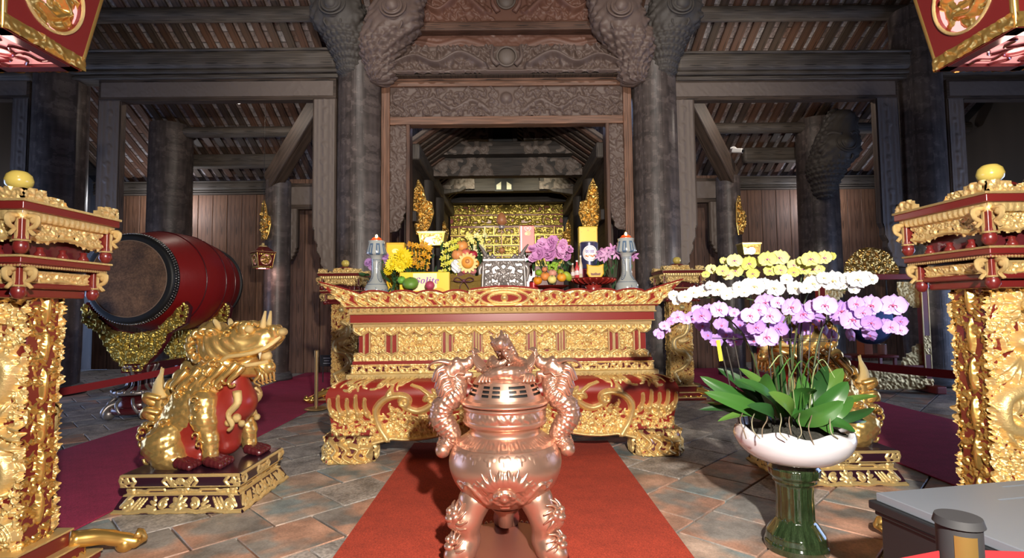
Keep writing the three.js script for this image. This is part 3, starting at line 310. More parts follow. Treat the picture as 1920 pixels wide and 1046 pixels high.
// gilt flame-shaped wall carvings
function flameOrnament(label, u, v0, v1, d, wide, s, turn = 0) { const h = AY(u, v0, d) - AY(u, v1, d), p = at(u, v1, d), t = thing('gilt_ornament', label, 'ornament', [p.x, p.y, p.z], turn, 'gilt flame carvings on the posts'); const w = wide, poly = [[-w * 0.3 * s, 0], [w * 0.1 * s, 0.02 * h], [w * 0.3 * s, 0.15 * h], [w * 0.5 * s, 0.4 * h], [w * 0.42 * s, 0.58 * h], [w * 0.15 * s, 0.62 * h], [0, 0.85 * h], [-w * 0.2 * s, h], [-w * 0.42 * s, 0.8 * h], [-w * 0.46 * s, 0.3 * h]]; const ord = s > 0 ? poly : poly.slice().reverse(); part('board', slab(ord, 0.05, 0.005), M.goldDeep, t).position.z = -0.03; const r = new Relief(w, h, 0.011); r.fill(0.09, 0.085, Math.round(u), inPoly(poly), 4, 1.3); part('carving', r.geom(undefined, 0.0008, inPoly(poly)), M.goldDeep, t); return t; }
flameOrnament('large gilt flame carving on the left side inside the doorway', 793, 336, 440, 9.9, 0.4, 1);
flameOrnament('large gilt flame carving on the right side inside the doorway', 1106, 334, 440, 9.9, 0.4, -1);
flameOrnament('slim gilt carving on the left slender column above the small lantern', 497, 374, 450, 10.55, 0.2, 1);
flameOrnament('slim gilt carving on the right slender column above the orchids', 1391, 366, 440, 10.55, 0.2, 1);
flameOrnament('small gilt flame carving left of the gilded screen', 835, 413, 452, 13, 0.16, 1);
flameOrnament('small gilt flame carving right of the gilded screen', 1063, 411, 470, 13, 0.22, -1);

// ================================================================ THE ALTAR
{
  const t = thing('altar_table', 'wide gilded and red lacquered carved altar table behind the bronze censer', 'altar', [-0.05, 0, -5.14], 0.05);
  const cornerBox = (w, y0, y1, zf, dep, b = 0.006) => rbox(w, y1 - y0, dep, b, 0, (y0 + y1) / 2, zf - dep / 2);
  // scalloped tray rail
  const railTop = x => { const a = Math.abs(x); if (a > 1.28) return 0.135 + (a - 1.28) * 0.52; if (a < 0.34) return 0.165 + 0.03 * cos(a / 0.34 * PI / 2) * 1; const s = (a - 0.34) % 0.235 / 0.235; return 0.13 + 0.032 * Math.pow(sin(PI * s), 0.6); };
  const y0 = 1.415, flare = (x, y) => x * (1 + y * 0.62 * Math.pow(Math.abs(x) / 1.48, 2)), railMap = (off) => (x, y, h = 0) => [flare(x, y), y0 + y, 0.0 + 0.2 * y + h + off];
  part('tray_rail', merge([sheet(-1.5, 1.5, 0, 1, 150, 6, (x, y) => railMap(0)(x, y * (railTop(x) + 0.012))), sheet(-1.5, 1.5, 0, 1, 150, 6, (x, y) => railMap(-0.045)(x, y * (railTop(x) + 0.012))), sheet(-1.5, 1.5, 0, 1, 150, 1, (x, y) => { const p = railMap(0)(x, railTop(x) + 0.012); return [p[0], p[1], p[2] - 0.045 * y]; })]), M.lacquer, t);
  { const r = new Relief(3.0, 0.3, 0.006, true); const ins = (x, y) => y < railTop(x) - 0.006 && y > 0.01; r.fill(0.07, 0.034, 401, (x, y) => x > 0.24 && ins(x, y), 3, 0.95); const top = []; for (let x = 0; x <= 1.49; x += 0.01) top.push([x, railTop(x) - 0.012]); r.line(top, 0.012, 0.012, 0.022); r.line([[0, 0.01], [1.5, 0.01]], 0.012, 0.012, 0.02); for (const k of [0.055, 0.085]) r.line(Array.from({ length: 24 }, (_, i) => { const a = i / 23 * 2 * PI; return [0.235 * k / 0.085 * cos(a), 0.085 + k * 0.9 * sin(a)]; }), 0.009, 0.009, 0.02); r.dot(0, 0.085, 0.03, 0.035);
    for (let i = 0; i < 12; i++) { const x = 0.3 + i * 0.1; r.line([[x, 0.03], [x + 0.05, 0.07], [x + 0.02, 0.12], [x + 0.08, 0.15]], 0.016, 0.008, 0.03); }
    part('rail_carving', r.geom((x, y, h) => railMap(0.002)(x, y, h), 0.0008, ins), M.gold, t); }
  part('table_top', cornerBox(2.9, 1.38, 1.44, -0.03, 1.0), M.lacquer, t);
  for (const s of [-1, 1]) part('side_rail', box(0.04, 0.16, 1.0, s * 1.5, 1.49, -0.52, 0, 0, -s * 0.25), M.lacquer, t);
  part('bead_moulding', (() => { const L = [cornerBox(2.95, 1.363, 1.415, 0.0, 1.02)]; for (let x = -1.44; x <= 1.44; x += 0.058) L.push(ball(0.017, x, 1.395, 0.004, 1, 8)); L.push(cornerBox(2.97, 1.355, 1.368, 0.012, 1.02)); return L; })(), M.gold, t);
  part('red_band', cornerBox(2.94, 1.275, 1.357, -0.02, 1.0), M.lacquer, t);
  part('gilt_fillet', [cornerBox(2.95, 1.268, 1.279, -0.008, 1.0), cornerBox(2.95, 1.352, 1.36, -0.008, 1.0)], M.goldPale, t);
  { const r = new Relief(2.9, 0.115, 0.005); r.bar(-1.45, 0.075, 1.45, 0.115, 0.012); r.lappets(0.006, 0.085, 0.145, 0.02); for (let x = -1.44; x < 1.45; x += 0.036) r.dot(x, 0.098, 0.013, 0.022); part('hanging_lappets', r.geom(), M.gold, t).position.set(0, 1.152, -0.06); part('cornice', cornerBox(2.9, 1.23, 1.27, -0.04, 0.98), M.gold, t); }
  part('body', cornerBox(2.8, 0.75, 1.26, -0.085, 0.9), M.lacquer, t);
  for (const [x, w] of [[-1.217, 0.13], [-0.816, 0.41], [-0.405, 0.18], [0, 0.42], [0.41, 0.18], [0.81, 0.41], [1.2, 0.13]]) { const r = new Relief(w, 0.185, 0.0042, w > 0.3); r.fill(0.05, 0.03, 430 + Math.round(x * 100), () => true, 3, 0.9); r.fill(0.034, 0.018, 439, () => true, 2, 0.8); if (w > 0.3) r.flower(0, 0.1, 0.05, 10, 0.036, 0.5); part('carved_panel', r.geom(), M.gold, t).position.set(x, 0.985, -0.08); for (const s of [-1, 1]) { part('panel_edge', box(0.012, 0.2, 0.03, x + s * (w / 2 + 0.01), 1.08, -0.075), M.goldPale, t); part('panel_stile', box(0.016, 0.2, 0.03, x + s * (w / 2 + 0.065), 1.08, -0.075), M.goldPale, t); } }
  { const r = new Relief(2.88, 0.085, 0.005); r.bar(-1.44, 0, 1.44, 0.03, 0.01); for (let x = -1.4; x < 1.44; x += 0.125) { r.line([[x - 0.05, 0.01], [x - 0.05, 0.05], [x, 0.075], [x + 0.05, 0.05], [x + 0.05, 0.01]], 0.012, 0.012, 0.018); r.dot(x, 0.038, 0.02, 0.02); } part('upright_lappets', r.geom(), M.gold, t).position.set(0, 0.908, -0.062); }
  part('lower_red_band', cornerBox(2.9, 0.878, 0.912, -0.04, 0.98), M.lacquer, t);
  { const r = new Relief(2.92, 0.085, 0.005, true); r.fill(0.05, 0.026, 450, (x, y) => y > 0.012 && y < 0.075, 3, 0.9); r.line([[0, 0.006], [1.46, 0.006]], 0.007, 0.007, 0.016); r.line([[0, 0.08], [1.46, 0.08]], 0.007, 0.007, 0.016); part('frieze', r.geom(), M.gold, t).position.set(0, 0.795, -0.04); part('frieze_core', cornerBox(2.93, 0.79, 0.88, -0.04, 1.0, 0.03), M.maroon, t); }
  part('base_moulding', (() => { const L = [cornerBox(3.0, 0.745, 0.793, -0.005, 1.02, 0.01)]; for (let x = -1.48; x <= 1.48; x += 0.045) L.push(ball(0.014, x, 0.755, -0.003, 1, 7)); return L; })(), M.goldPale, t);
  // bulging base with cabriole corners
  const hw = y => { const k = Math.min(1, Math.max(0, (0.75 - y) / 0.16)); return 1.5 + 0.15 * Math.sqrt(1 - (1 - k) * (1 - k)) - 0.03 * sin(PI * Math.min(1, y / 0.5)); }, zp = y => { const k = Math.min(1, Math.max(0, (0.75 - y) / 0.16)); return -0.01 + 0.13 * Math.sqrt(1 - (1 - k) * (1 - k)) - 0.1 * sin(PI * Math.min(1, y / 0.6)); };
  const low = x => { const a = Math.abs(x); if (a > 1.27) return 0; const s = a / 1.27; return 0.185 - 0.03 * Math.abs(sin(s * 7)) + (s > 0.86 ? -0.02 : 0) + 0.04 * cos(s * PI / 2); };
  const bm = (off) => (x, y, h = 0) => [x / 1.65 * hw(y), y, zp(y) + h + off];
  part('apron', [sheet(-1.65, 1.65, 0, 0.75, 220, 50, (x, y) => bm(0)(x, y), (x, y) => y > low(x) + 0.01), sheet(-1.65, 1.65, 0, 0.75, 220, 50, (x, y) => bm(-0.05)(x, y), (x, y) => y > low(x) + 0.01)], M.lacquer, t);
  { const r = new Relief(3.3, 0.75, 0.006, true); const Z = 0.05;
    r.fill(0.066, Z, 470, (x, y) => x > 1.22 && y < 0.46 && y > 0.12, 5, 1.35); r.fill(0.07, Z * 1.2, 471, (x, y) => x > 1.26 && y <= 0.16, 4, 1.5);
    for (let i = 0; i < 5; i++) { const x = 1.3 + i * 0.08; r.line([[x, 0.42], [x + 0.01, 0.52], [x, 0.58 + 0.03 * (i % 2)]], 0.022, 0.012, Z); r.dot(x, 0.44, 0.03, Z * 1.1); }
    r.fill(0.09, Z * 0.7, 472, (x, y) => x > 0.95 && y > 0.665 + (1.65 - x) * 0.06, 3, 1.2);
    r.curve([[1.12, 0.2], [1.2, 0.32], [1.21, 0.46], [1.12, 0.57], [0.99, 0.61], [0.9, 0.58], [0.92, 0.51], [0.97, 0.52]], 0.034, 0.024, Z * 1.2); r.spiral(0.93, 0.55, 0.05, 1.2, 0, 1, 0.02, 0.014, Z * 1.2); r.leaf(1.1, 0.58, 1.9, 0.12, 0.025, Z); r.leaf(1.05, 0.6, 1.3, 0.1, 0.02, Z);
    r.curve([[0.94, 0.49], [0.84, 0.45], [0.75, 0.47], [0.66, 0.53]], 0.03, 0.03, Z); r.flower(0.63, 0.6, 0.085, 8, Z * 1.1, 0.4); r.spiral(0.57, 0.56, 0.05, 1.2, 3, -1, 0.02, 0.014, Z); r.spiral(0.7, 0.56, 0.05, 1.2, 0, 1, 0.02, 0.014, Z); r.line([[0.72, 0.62], [0.8, 0.67], [0.9, 0.7]], 0.016, 0.006, Z * 0.8); r.line([[0.55, 0.62], [0.46, 0.67], [0.38, 0.7]], 0.016, 0.006, Z * 0.8);
    r.curve([[0.58, 0.52], [0.48, 0.48], [0.36, 0.51], [0.28, 0.56], [0.2, 0.53], [0.1, 0.48], [0, 0.5]], 0.034, 0.03, Z); r.flower(0, 0.6, 0.09, 9, Z, 0.4); r.spiral(0.22, 0.6, 0.05, 1.2, 2, 1, 0.02, 0.012, Z);
    r.fill(0.066, Z, 473, (x, y) => x < 1.2 && y > low(x) + 0.035 && y < 0.43 + 0.05 * sin(x * 7) && !(x > 1.1 && y > 0.35), 5, 1.25); r.fill(0.05, Z * 0.6, 474, (x, y) => x < 1.22 && y > low(x) + 0.03 && y < 0.4, 3, 1.1);
    const edge = []; for (let x = 0; x <= 1.27; x += 0.01) edge.push([x, low(x) + 0.022]); r.line(edge, 0.02, 0.02, Z * 0.9);
    part('apron_carving', r.geom((x, y, h) => bm(0.001)(x, y, h), 0.0008, (x, y) => y > low(x) + 0.004), M.gold, t); }
  for (const s of [-1, 1]) { part('side_apron', sheet(-1.0, 0.0, 0.15, 0.75, 24, 14, (z, y) => [s * hw(y), y, zp(y) + z], (z, y) => y > 0.3 || z < -0.75 || z > -0.28), M.gold, t); part('side_apron', sheet(-1.0, 0.0, 0.0, 0.3, 24, 14, (z, y) => [s * hw(y), y, zp(y) + z], (z) => z < -0.75 || z > -0.28), M.gold, t); }
  for (const s of [-1, 1]) for (const back of [0, 1]) { const bulge = (x, y) => 0.15 * Math.sqrt(Math.max(0.05, 1 - Math.pow(x / 0.23, 2) * 0.85)) * (0.25 + 0.75 * Math.sqrt(Math.max(0, 1 - Math.pow((y - 0.07) / 0.172, 2)))); const r = new Relief(0.44, 0.24, 0.0055); r.fill(0.055, 0.04, 460 + back, () => true, 5, 1.4); for (let i = 0; i < 4; i++) r.curve([[-0.17 + i * 0.1, 0.2 - 0.02 * i], [-0.1 + i * 0.1, 0.13], [-0.13 + i * 0.1, 0.07], [-0.06 + i * 0.1, 0.02]], 0.022, 0.014, 0.055); r.line([[-0.2, 0.012], [0.2, 0.012]], 0.016, 0.016, 0.04); const o = part('foot', [sheet(-0.22, 0.22, 0, 0.24, 24, 12, (x, y) => [x, y, bulge(x, y)]), sheet(-0.22, 0.22, 0, 0.24, 24, 2, (x, y) => [x, y, -0.12]), sheet(-0.12, 0.06, 0, 0.24, 4, 4, (z, y) => [-0.22, y, z]), sheet(-0.12, 0.06, 0, 0.24, 4, 4, (z, y) => [0.22, y, z]), sheet(-0.22, 0.22, -0.12, 0.1, 6, 4, (x, z) => [x, 0.24, z])], M.maroon, t); part('foot_carving', [r.geom((x, y, h) => [x, y, bulge(x, y) + h])].concat([-1, 1].map(q => r.geom((x, y, h) => [q * (0.22 + h * 0.7), y, x * 0.45 - 0.02]))), M.gold, o); o.position.set(s * 1.45, 0.001, back ? -0.93 : -0.02); if (back) o.rotation.y = PI; }
  part('plinth_shadow_board', box(2.7, 0.05, 0.7, 0, 0.5, -0.5), M.lacquer, t).name = 'bottom_board';
}

// ================================================================ BRONZE CENSER
function dragonHead(k = 1) { // faces +x, about 0.16 long: skull, snout, open jaw, brows, horns and a flame mane
  const f = blobField([[-0.035, 0, 0, 0.02, 0.012, 0, 0.05, 0.046], [0.02, 0.014, 0, 0.085, 0.012, 0, 0.038, 0.026], [0.085, 0.012, 0, 0.1, 0.024, 0, 0.026, 0.022], [-0.01, -0.035, 0, 0.07, -0.045, 0, 0.026, 0.016], [0.028, 0.046, 0.024, 0.019], [0.028, 0.046, -0.024, 0.019], [0.1, 0.034, 0.014, 0.012], [0.1, 0.034, -0.014, 0.012], [-0.04, -0.01, 0, -0.07, -0.07, 0, 0.046, 0.054]], 0.01);
  const L = [solid((x, y, z) => f(x, y, z) - 0.0025 * Math.abs(sin(Math.hypot(x - 0.02, y) * 150)), [-0.15, -0.14, -0.09], [0.15, 0.11, 0.09], 0.0058)];
  for (let i = 0; i < 7; i++) for (const z of [-0.045, 0, 0.045]) { const y = 0.045 - i * 0.02, b = z ? 0 : 0.012; L.push(tube([[-0.03 - b, y, z * 0.9], [-0.07 - b, y - 0.005 + 0.012 * (i % 2), z * 1.15], [-0.1 - b, y - 0.035, z * 1.1], [-0.115 - b, y - 0.05 + 0.02 * (i % 2), z]], u => 0.0135 * (1 - u * 0.85), 8, 6)); }
  for (const s of [-1, 1]) { L.push(tube([[0.0, 0.045, s * 0.025], [-0.045, 0.075, s * 0.035], [-0.095, 0.08, s * 0.035], [-0.125, 0.06, s * 0.03]], u => 0.012 * (1 - u * 0.8), 10, 6)); L.push(tube([[0.05, -0.03, s * 0.028], [0.02, -0.012, s * 0.04], [-0.005, -0.02, s * 0.05], [-0.03, -0.005, s * 0.052]], u => 0.009 * (1 - u * 0.5), 10, 6)); }
  L.push(tube([[0.06, -0.055, 0], [0.05, -0.08, 0], [0.065, -0.1, 0]], u => 0.015 * (1 - u * 0.8), 6, 6)); const g = merge(L); return put(g, 0, 0, 0, 0, 0, 0, k); }
{
  const d = 3.06, c = at(946, 700, d), t = thing('bronze_censer', 'tall rose bronze tripod censer with dragon handles and slotted lid', 'incense burner', [c.x, 0, -d]); const Y = v => AY(948, v, d);
  const prof = [[0, Y(947)], [0.1, Y(944)], [0.19, Y(930)], [0.26, Y(908)], [0.3, Y(885)], [0.316, Y(862)], [0.305, Y(843)], [0.275, Y(826)], [0.225, Y(814)], [0.203, Y(808)], [0.2, Y(800)], [0.208, Y(795)], [0.23, Y(791)], [0.238, Y(785)]];
  const rAt = y => { for (let i = 1; i < prof.length; i++) if (y <= prof[i][1]) { const a = prof[i - 1], b = prof[i], k = (y - a[1]) / (b[1] - a[1]); return a[0] + (b[0] - a[0]) * k; } return prof.at(-1)[0]; };
  const smooth = new THREE.SplineCurve(prof.map(p => new THREE.Vector2(...p))).getPoints(70).map(p => [p.x, p.y]); const rS = y => { for (let i = 1; i < smooth.length; i++) if (y <= smooth[i][1]) { const a = smooth[i - 1], b = smooth[i], k = (y - a[1]) / (b[1] - a[1] || 1); return a[0] + (b[0] - a[0]) * k; } return smooth.at(-1)[0]; };
  const body = part('bowl', lathe(smooth, 72), M.bronze, t);
  const yr = Y(785), rim = part('rim_band', lathe([[0.238, yr], [0.228, yr + 0.008], [0.228, yr + 0.062], [0.24, yr + 0.07], [0.24, yr + 0.082], [0.215, yr + 0.086], [0.2, yr + 0.086]], 72), M.bronze, t);
  const wrap = (rf, y0) => (x, y, h) => { const r = rf(y + y0) + h, a = x / 0.3; return [r * sin(a), y + y0, r * cos(a)]; }; const full = 2 * PI * 0.3;
  { const r = new Relief(full, 0.056, 0.0065); for (let x = -full / 2 + 0.03; x < full / 2; x += 0.063) { r.spiral(x, 0.03, 0.02, 1.2, x * 40, 1, 0.006, 0.005, 0.009); r.spiral(x + 0.03, 0.025, 0.017, 1.2, x * 30, -1, 0.005, 0.004, 0.008); r.line([[x - 0.02, 0.045], [x + 0.02, 0.012], [x + 0.045, 0.045]], 0.005, 0.005, 0.008); } r.bar(-1, 0, 1, 0.056, 0.0008); part('band_scrolls', r.geom(wrap(() => 0.227, yr + 0.007), -1), M.bronze, rim); }
  { const y0 = Y(826), r = new Relief(full, 0.052, 0.0055); for (let x = -full / 2; x < full / 2; x += 0.075) { r.line([[x, 0.01], [x, 0.042], [x + 0.05, 0.042], [x + 0.05, 0.018], [x + 0.022, 0.018], [x + 0.022, 0.03]], 0.0045, 0.0045, 0.009); r.line([[x, 0.01], [x + 0.06, 0.01], [x + 0.06, 0.042]], 0.0045, 0.0045, 0.009); } r.line([[-1, 0.001], [1, 0.001]], 0.005, 0.005, 0.008); r.line([[-1, 0.05], [1, 0.05]], 0.005, 0.005, 0.008); part('fret_band', r.geom(wrap(y => rS(y) - 0.001, y0)), M.bronze, body); }
  { const y0 = Y(846), r = new Relief(full, 0.06, 0.0065); for (let x = -full / 2 + 0.04; x < full / 2; x += 0.082) { r.spiral(x - 0.018, 0.035, 0.016, 1.1, 0, 1, 0.005, 0.004, 0.007); r.spiral(x + 0.018, 0.035, 0.016, 1.1, PI, -1, 0.005, 0.004, 0.007); r.leaf(x, 0.03, -PI / 2, 0.03, 0.007, 0.007); } part('cloud_collar', r.geom(wrap(y => rS(y) - 0.001, y0)), M.bronze, body); }
  for (const turn of [0, PI]) { const y0 = Y(938), hh = Y(850) - y0, r = new Relief(0.66, hh, 0.0055, true); const fx = hh * 0.42; r.dot(0, fx, 0.05, 0.03); r.dot(0, fx - 0.01, 0.024, 0.045); r.dot(0.028, fx + 0.022, 0.016, 0.042); r.dot(0.05, fx - 0.03, 0.022, 0.03); r.dot(0.045, fx + 0.005, 0.024, 0.035); r.line([[0.005, fx - 0.05], [0.045, fx - 0.045], [0.06, fx - 0.02]], 0.008, 0.006, 0.032); r.line([[-0.03, fx - 0.075], [0.03, fx - 0.075]], 0.012, 0.012, 0.026); for (let i = 0; i < 9; i++) { const a = 0.15 + i * 0.17; r.leaf(0.05 * cos(a), fx + 0.03 + 0.03 * sin(a), a, 0.085 + 0.03 * (i % 2), 0.012, 0.022, 0.3); } r.curve([[0.07, fx - 0.02], [0.12, fx - 0.05], [0.16, fx + 0.02], [0.21, fx + 0.06], [0.25, fx + 0.02], [0.29, fx + 0.06]], 0.016, 0.007, 0.022); r.fill(0.05, 0.02, 480, (x, y) => x > 0.1 && x < 0.29 && y > fx - 0.07 - (0.2 - x) * 0.0 && y < fx + 0.06, 3); r.leaf(0.09, fx + 0.02, 1.2, 0.07, 0.012, 0.02); part('mask_relief', r.geom(wrap(y => rS(y) - 0.001, y0)), M.bronze, body).rotation.y = turn; }
  // slotted lid
  const yl = yr + 0.086, lp = [[0.222, 0], [0.246, 0.006], [0.25, 0.014], [0.243, 0.022], [0.216, 0.03], [0.208, 0.045], [0.2, 0.07], [0.188, 0.1], [0.17, 0.135], [0.14, 0.162], [0.1, 0.178], [0.04, 0.186], [0, 0.187]];
  const lr = y => { for (let i = 1; i < lp.length; i++) if (y <= lp[i][1]) { const a = lp[i - 1], b = lp[i], k = (y - a[1]) / (b[1] - a[1]); return a[0] + (b[0] - a[0]) * k; } return 0; };
  const slots = (a, y) => { const s = PI / 4, k = Math.round(a / s - 0.5), da = a - (k + 0.5) * s, i = Math.floor((y - 0.062) / 0.022), fy = (y - 0.062) / 0.022 - i; if (i < 0 || i > 2 || fy > 0.55 || Math.abs(da) > 0.27) return false; const broken = [[1, 1, 1], [0, 1, 0], [0, 0, 1], [1, 0, 1], [1, 0, 0], [0, 1, 1], [1, 1, 0], [0, 0, 0]][((k % 8) + 9) % 8][i]; return !(broken && Math.abs(da) < 0.055); };
  const lid = part('lid', sheet(-PI, PI, 0, 0.187, 256, 85, (a, y) => [lr(y) * sin(a), yl + y, lr(y) * cos(a)], (a, y) => !slots(a, y)), M.bronze, t); part('lid_lining', sheet(-PI, PI, 0.03, 0.18, 60, 20, (a, y) => [(lr(y) - 0.012) * sin(a), yl + y - 0.004, (lr(y) - 0.012) * cos(a)]), M.black, lid);
  // lid dragon
  const ly = yl + 0.17, dr = new THREE.Group(); dr.name = 'lid_dragon'; t.add(dr); dr.position.y = ly;
  const spiralPts = []; for (let i = 0; i <= 22; i++) { const a = -0.7 + i / 22 * 7.4, r = 0.15 - i * 0.0048; spiralPts.push([r * sin(a), 0.0 + i * 0.0034 + 0.012 * sin(i * 0.9), r * cos(a)]); }
  part('coiled_body', tube(spiralPts, (u, a) => (0.014 + 0.03 * sin(PI * Math.min(1, u * 0.9 + 0.12))) * (0.95 + 0.18 * scales(a / 2 / PI * 9, u * 30, 1)), 150, 36), M.bronze, dr);
  part('neck', tube([[0.03, 0.03, -0.04], [0.0, 0.07, -0.05], [-0.01, 0.12, -0.02], [-0.012, 0.15, 0.03]], u => 0.034 - u * 0.008, 20, 14), M.bronze, dr);
  part('head', put(dragonHead(0.95), -0.012, 0.155, 0.03, 0.5, -PI / 2, 0), M.bronze, dr); part('crown', [0, 1, 2, 3, 4].map(i => put(new THREE.ConeGeometry(0.012, 0.05, 6), -0.044 + i * 0.016, 0.205 - Math.abs(i - 2) * 0.003, 0.015)).concat([cyl(0.036, 0.03, 0.035, 14, -0.012, 0.185, 0.018)]), M.bronze, dr);
  for (const s of [-1, 1]) { const fin = []; for (let i = 0; i < 6; i++) fin.push(tube([[s * 0.08, 0.0, 0.03 - i * 0.01], [s * (0.14 + i * 0.004), 0.03 + i * 0.012, 0.03 - i * 0.012], [s * (0.165 + i * 0.003), 0.06 + i * 0.015, 0.02 - i * 0.012], [s * (0.19 - i * 0.01), 0.105 + (s > 0 ? 0.012 : 0) + i * 0.003, 0]], u => 0.034 * (1 - u * 0.85), 12, 8, 0.6)); part('tail_fin', fin, M.bronze, dr); const cl = []; for (let i = 0; i < 4; i++) cl.push(tube([[s * 0.1, 0.0, 0.1], [s * 0.12 + i * 0.012, 0.0, 0.13], [s * 0.12 + i * 0.02 - 0.02, -0.03, 0.155]], u => 0.015 * (1 - u * 0.5), 8, 6)); part('claw', cl, M.bronze, dr); }
  part('mane_curls', Array.from({ length: 14 }, (_, i) => { const a = i * 0.45; return tube([[0.09 * sin(a), 0.015, 0.09 * cos(a)], [0.125 * sin(a + 0.2), 0.035, 0.125 * cos(a + 0.2)], [0.15 * sin(a + 0.45), 0.015, 0.15 * cos(a + 0.45)], [0.165 * sin(a + 0.55), 0.03, 0.165 * cos(a + 0.55)]], u => 0.016 * (1 - u * 0.8), 9, 6); }), M.bronze, dr);
  // dragon handles
  for (const s of [-1, 1]) { const h = new THREE.Group(); h.name = 'dragon_handle'; t.add(h); const P = (u, v, z = 0) => [s * (u - 948) / 1000 * d, Y(v), z]; const pts = [P(1064, 838, 0.02), P(1052, 826), P(1047, 812), P(1056, 797), P(1066, 780), P(1062, 760), P(1045, 745), P(1034, 730), P(1035, 714), P(1043, 703), P(1044, 694)];
    part('scaled_body', tube(pts, (u, a) => (0.034 + 0.027 * sin(PI * Math.min(1, u * 1.05))) * (0.93 + 0.2 * scales(a / 2 / PI * 10, u * 22, 1)), 150, 60), M.bronze, h); part('head', put(dragonHead(1.1), s * 0.285, Y(695), 0, 0, s > 0 ? PI : 0, 0.35), M.bronze, h);
    part('ball', ball(0.042, s * (1062 - 948) / 1000 * d, Y(840), 0.03, 1, 16), M.bronze, h); const fr = []; for (let i = 0; i < 12; i++) { const k = i / 12, c = new THREE.CatmullRomCurve3(pts.map(p => V(...p))).getPoint(0.12 + 0.75 * k); fr.push(tube([[c.x + s * 0.03, c.y, c.z - 0.01], [c.x + s * 0.065, c.y - 0.01, c.z - 0.015], [c.x + s * 0.075, c.y - 0.035, c.z - 0.015]], u => 0.013 * (1 - u * 0.85), 6, 5)); } part('back_fins', fr, M.bronze, h);
    part('claw', [0, 1, 2].map(i => tube([P(1035, 742 + i * 3), P(1022 - i, 746 + i * 6), P(1018, 752 + i * 7, 0.02)].map(q => q), u => 0.017 * (1 - u * 0.5), 8, 6)), M.bronze, h); part('lower_claw', [0, 1, 2].map(i => tube([P(1050, 815 + i * 2), P(1040 - i, 812 + i * 5), P(1036, 814 + i * 6, 0.02)], u => 0.017 * (1 - u * 0.5), 8, 6)), M.bronze, h); }
  // lion legs
  for (const a of [-1.0, 1.0, PI]) { const lg = new THREE.Group(); lg.name = 'leg'; t.add(lg); lg.rotation.y = a; const yT = Y(925), f = blobField([[0, yT, 0.2, 0, yT - 0.1, 0.25, 0.09, 0.072], [0, yT - 0.1, 0.25, 0, yT - 0.2, 0.235, 0.072, 0.055], [0, yT - 0.2, 0.235, 0, 0.13, 0.27, 0.055, 0.075], [0, 0.12, 0.28, 0, 0.105, 0.33, 0.07, 0.05], [-0.03, yT - 0.05, 0.33, 0.025], [0.03, yT - 0.05, 0.33, 0.025], [0, yT - 0.09, 0.335, 0.026]], 0.03); part('shank', solid((x, y, z) => Math.max(f(x, y, z), 0.088 - y), [-0.16, 0.05, 0.06], [0.16, yT + 0.14, 0.46], 0.011), M.bronze, lg);
    const mask = (y, z, k) => { const L = [ball(0.03 * k, 0, y, z + 0.02, [1.1, 0.8, 1]), ball(0.02 * k, -0.028 * k, y + 0.03 * k, z + 0.012), ball(0.02 * k, 0.028 * k, y + 0.03 * k, z + 0.012), ball(0.035 * k, 0, y - 0.03 * k, z, [1.2, 0.6, 0.8])]; for (let i = 0; i < 11; i++) { const b = i / 11 * 2 * PI; L.push(tube([[0.04 * k * cos(b), y + 0.04 * k * sin(b), z], [0.068 * k * cos(b + 0.25), y + 0.068 * k * sin(b + 0.25), z - 0.008], [0.092 * k * cos(b + 0.55), y + 0.088 * k * sin(b + 0.55), z - 0.035]], u => 0.014 * k * (1 - u * 0.7), 6, 6)); } return L; }; part('upper_mask', mask(yT - 0.06, 0.325, 0.95), M.bronze, lg); part('lower_mask', mask(0.16, 0.335, 0.85), M.bronze, lg); }
  part('inner_bowl', lathe([[0, Y(985)], [0.04, Y(985)], [0.045, Y(965)], [0.09, Y(948)]], 24), M.bronze, t);
  part('base_plate', lathe([[0, 0.09], [0.3, 0.09], [0.325, 0.08], [0.34, 0.05], [0.35, 0.016], [0, 0.016]], 56), mat([0.3, 0.11, 0.08], 0.4, { metalness: 0.5 }), t); const bd = []; for (let i = 0; i < 64; i++) { const a = i / 64 * 2 * PI; bd.push(ball(0.01, 0.326 * sin(a), 0.083, 0.326 * cos(a), 1, 6)); } part('base_beads', bd, M.bronze, t);
}

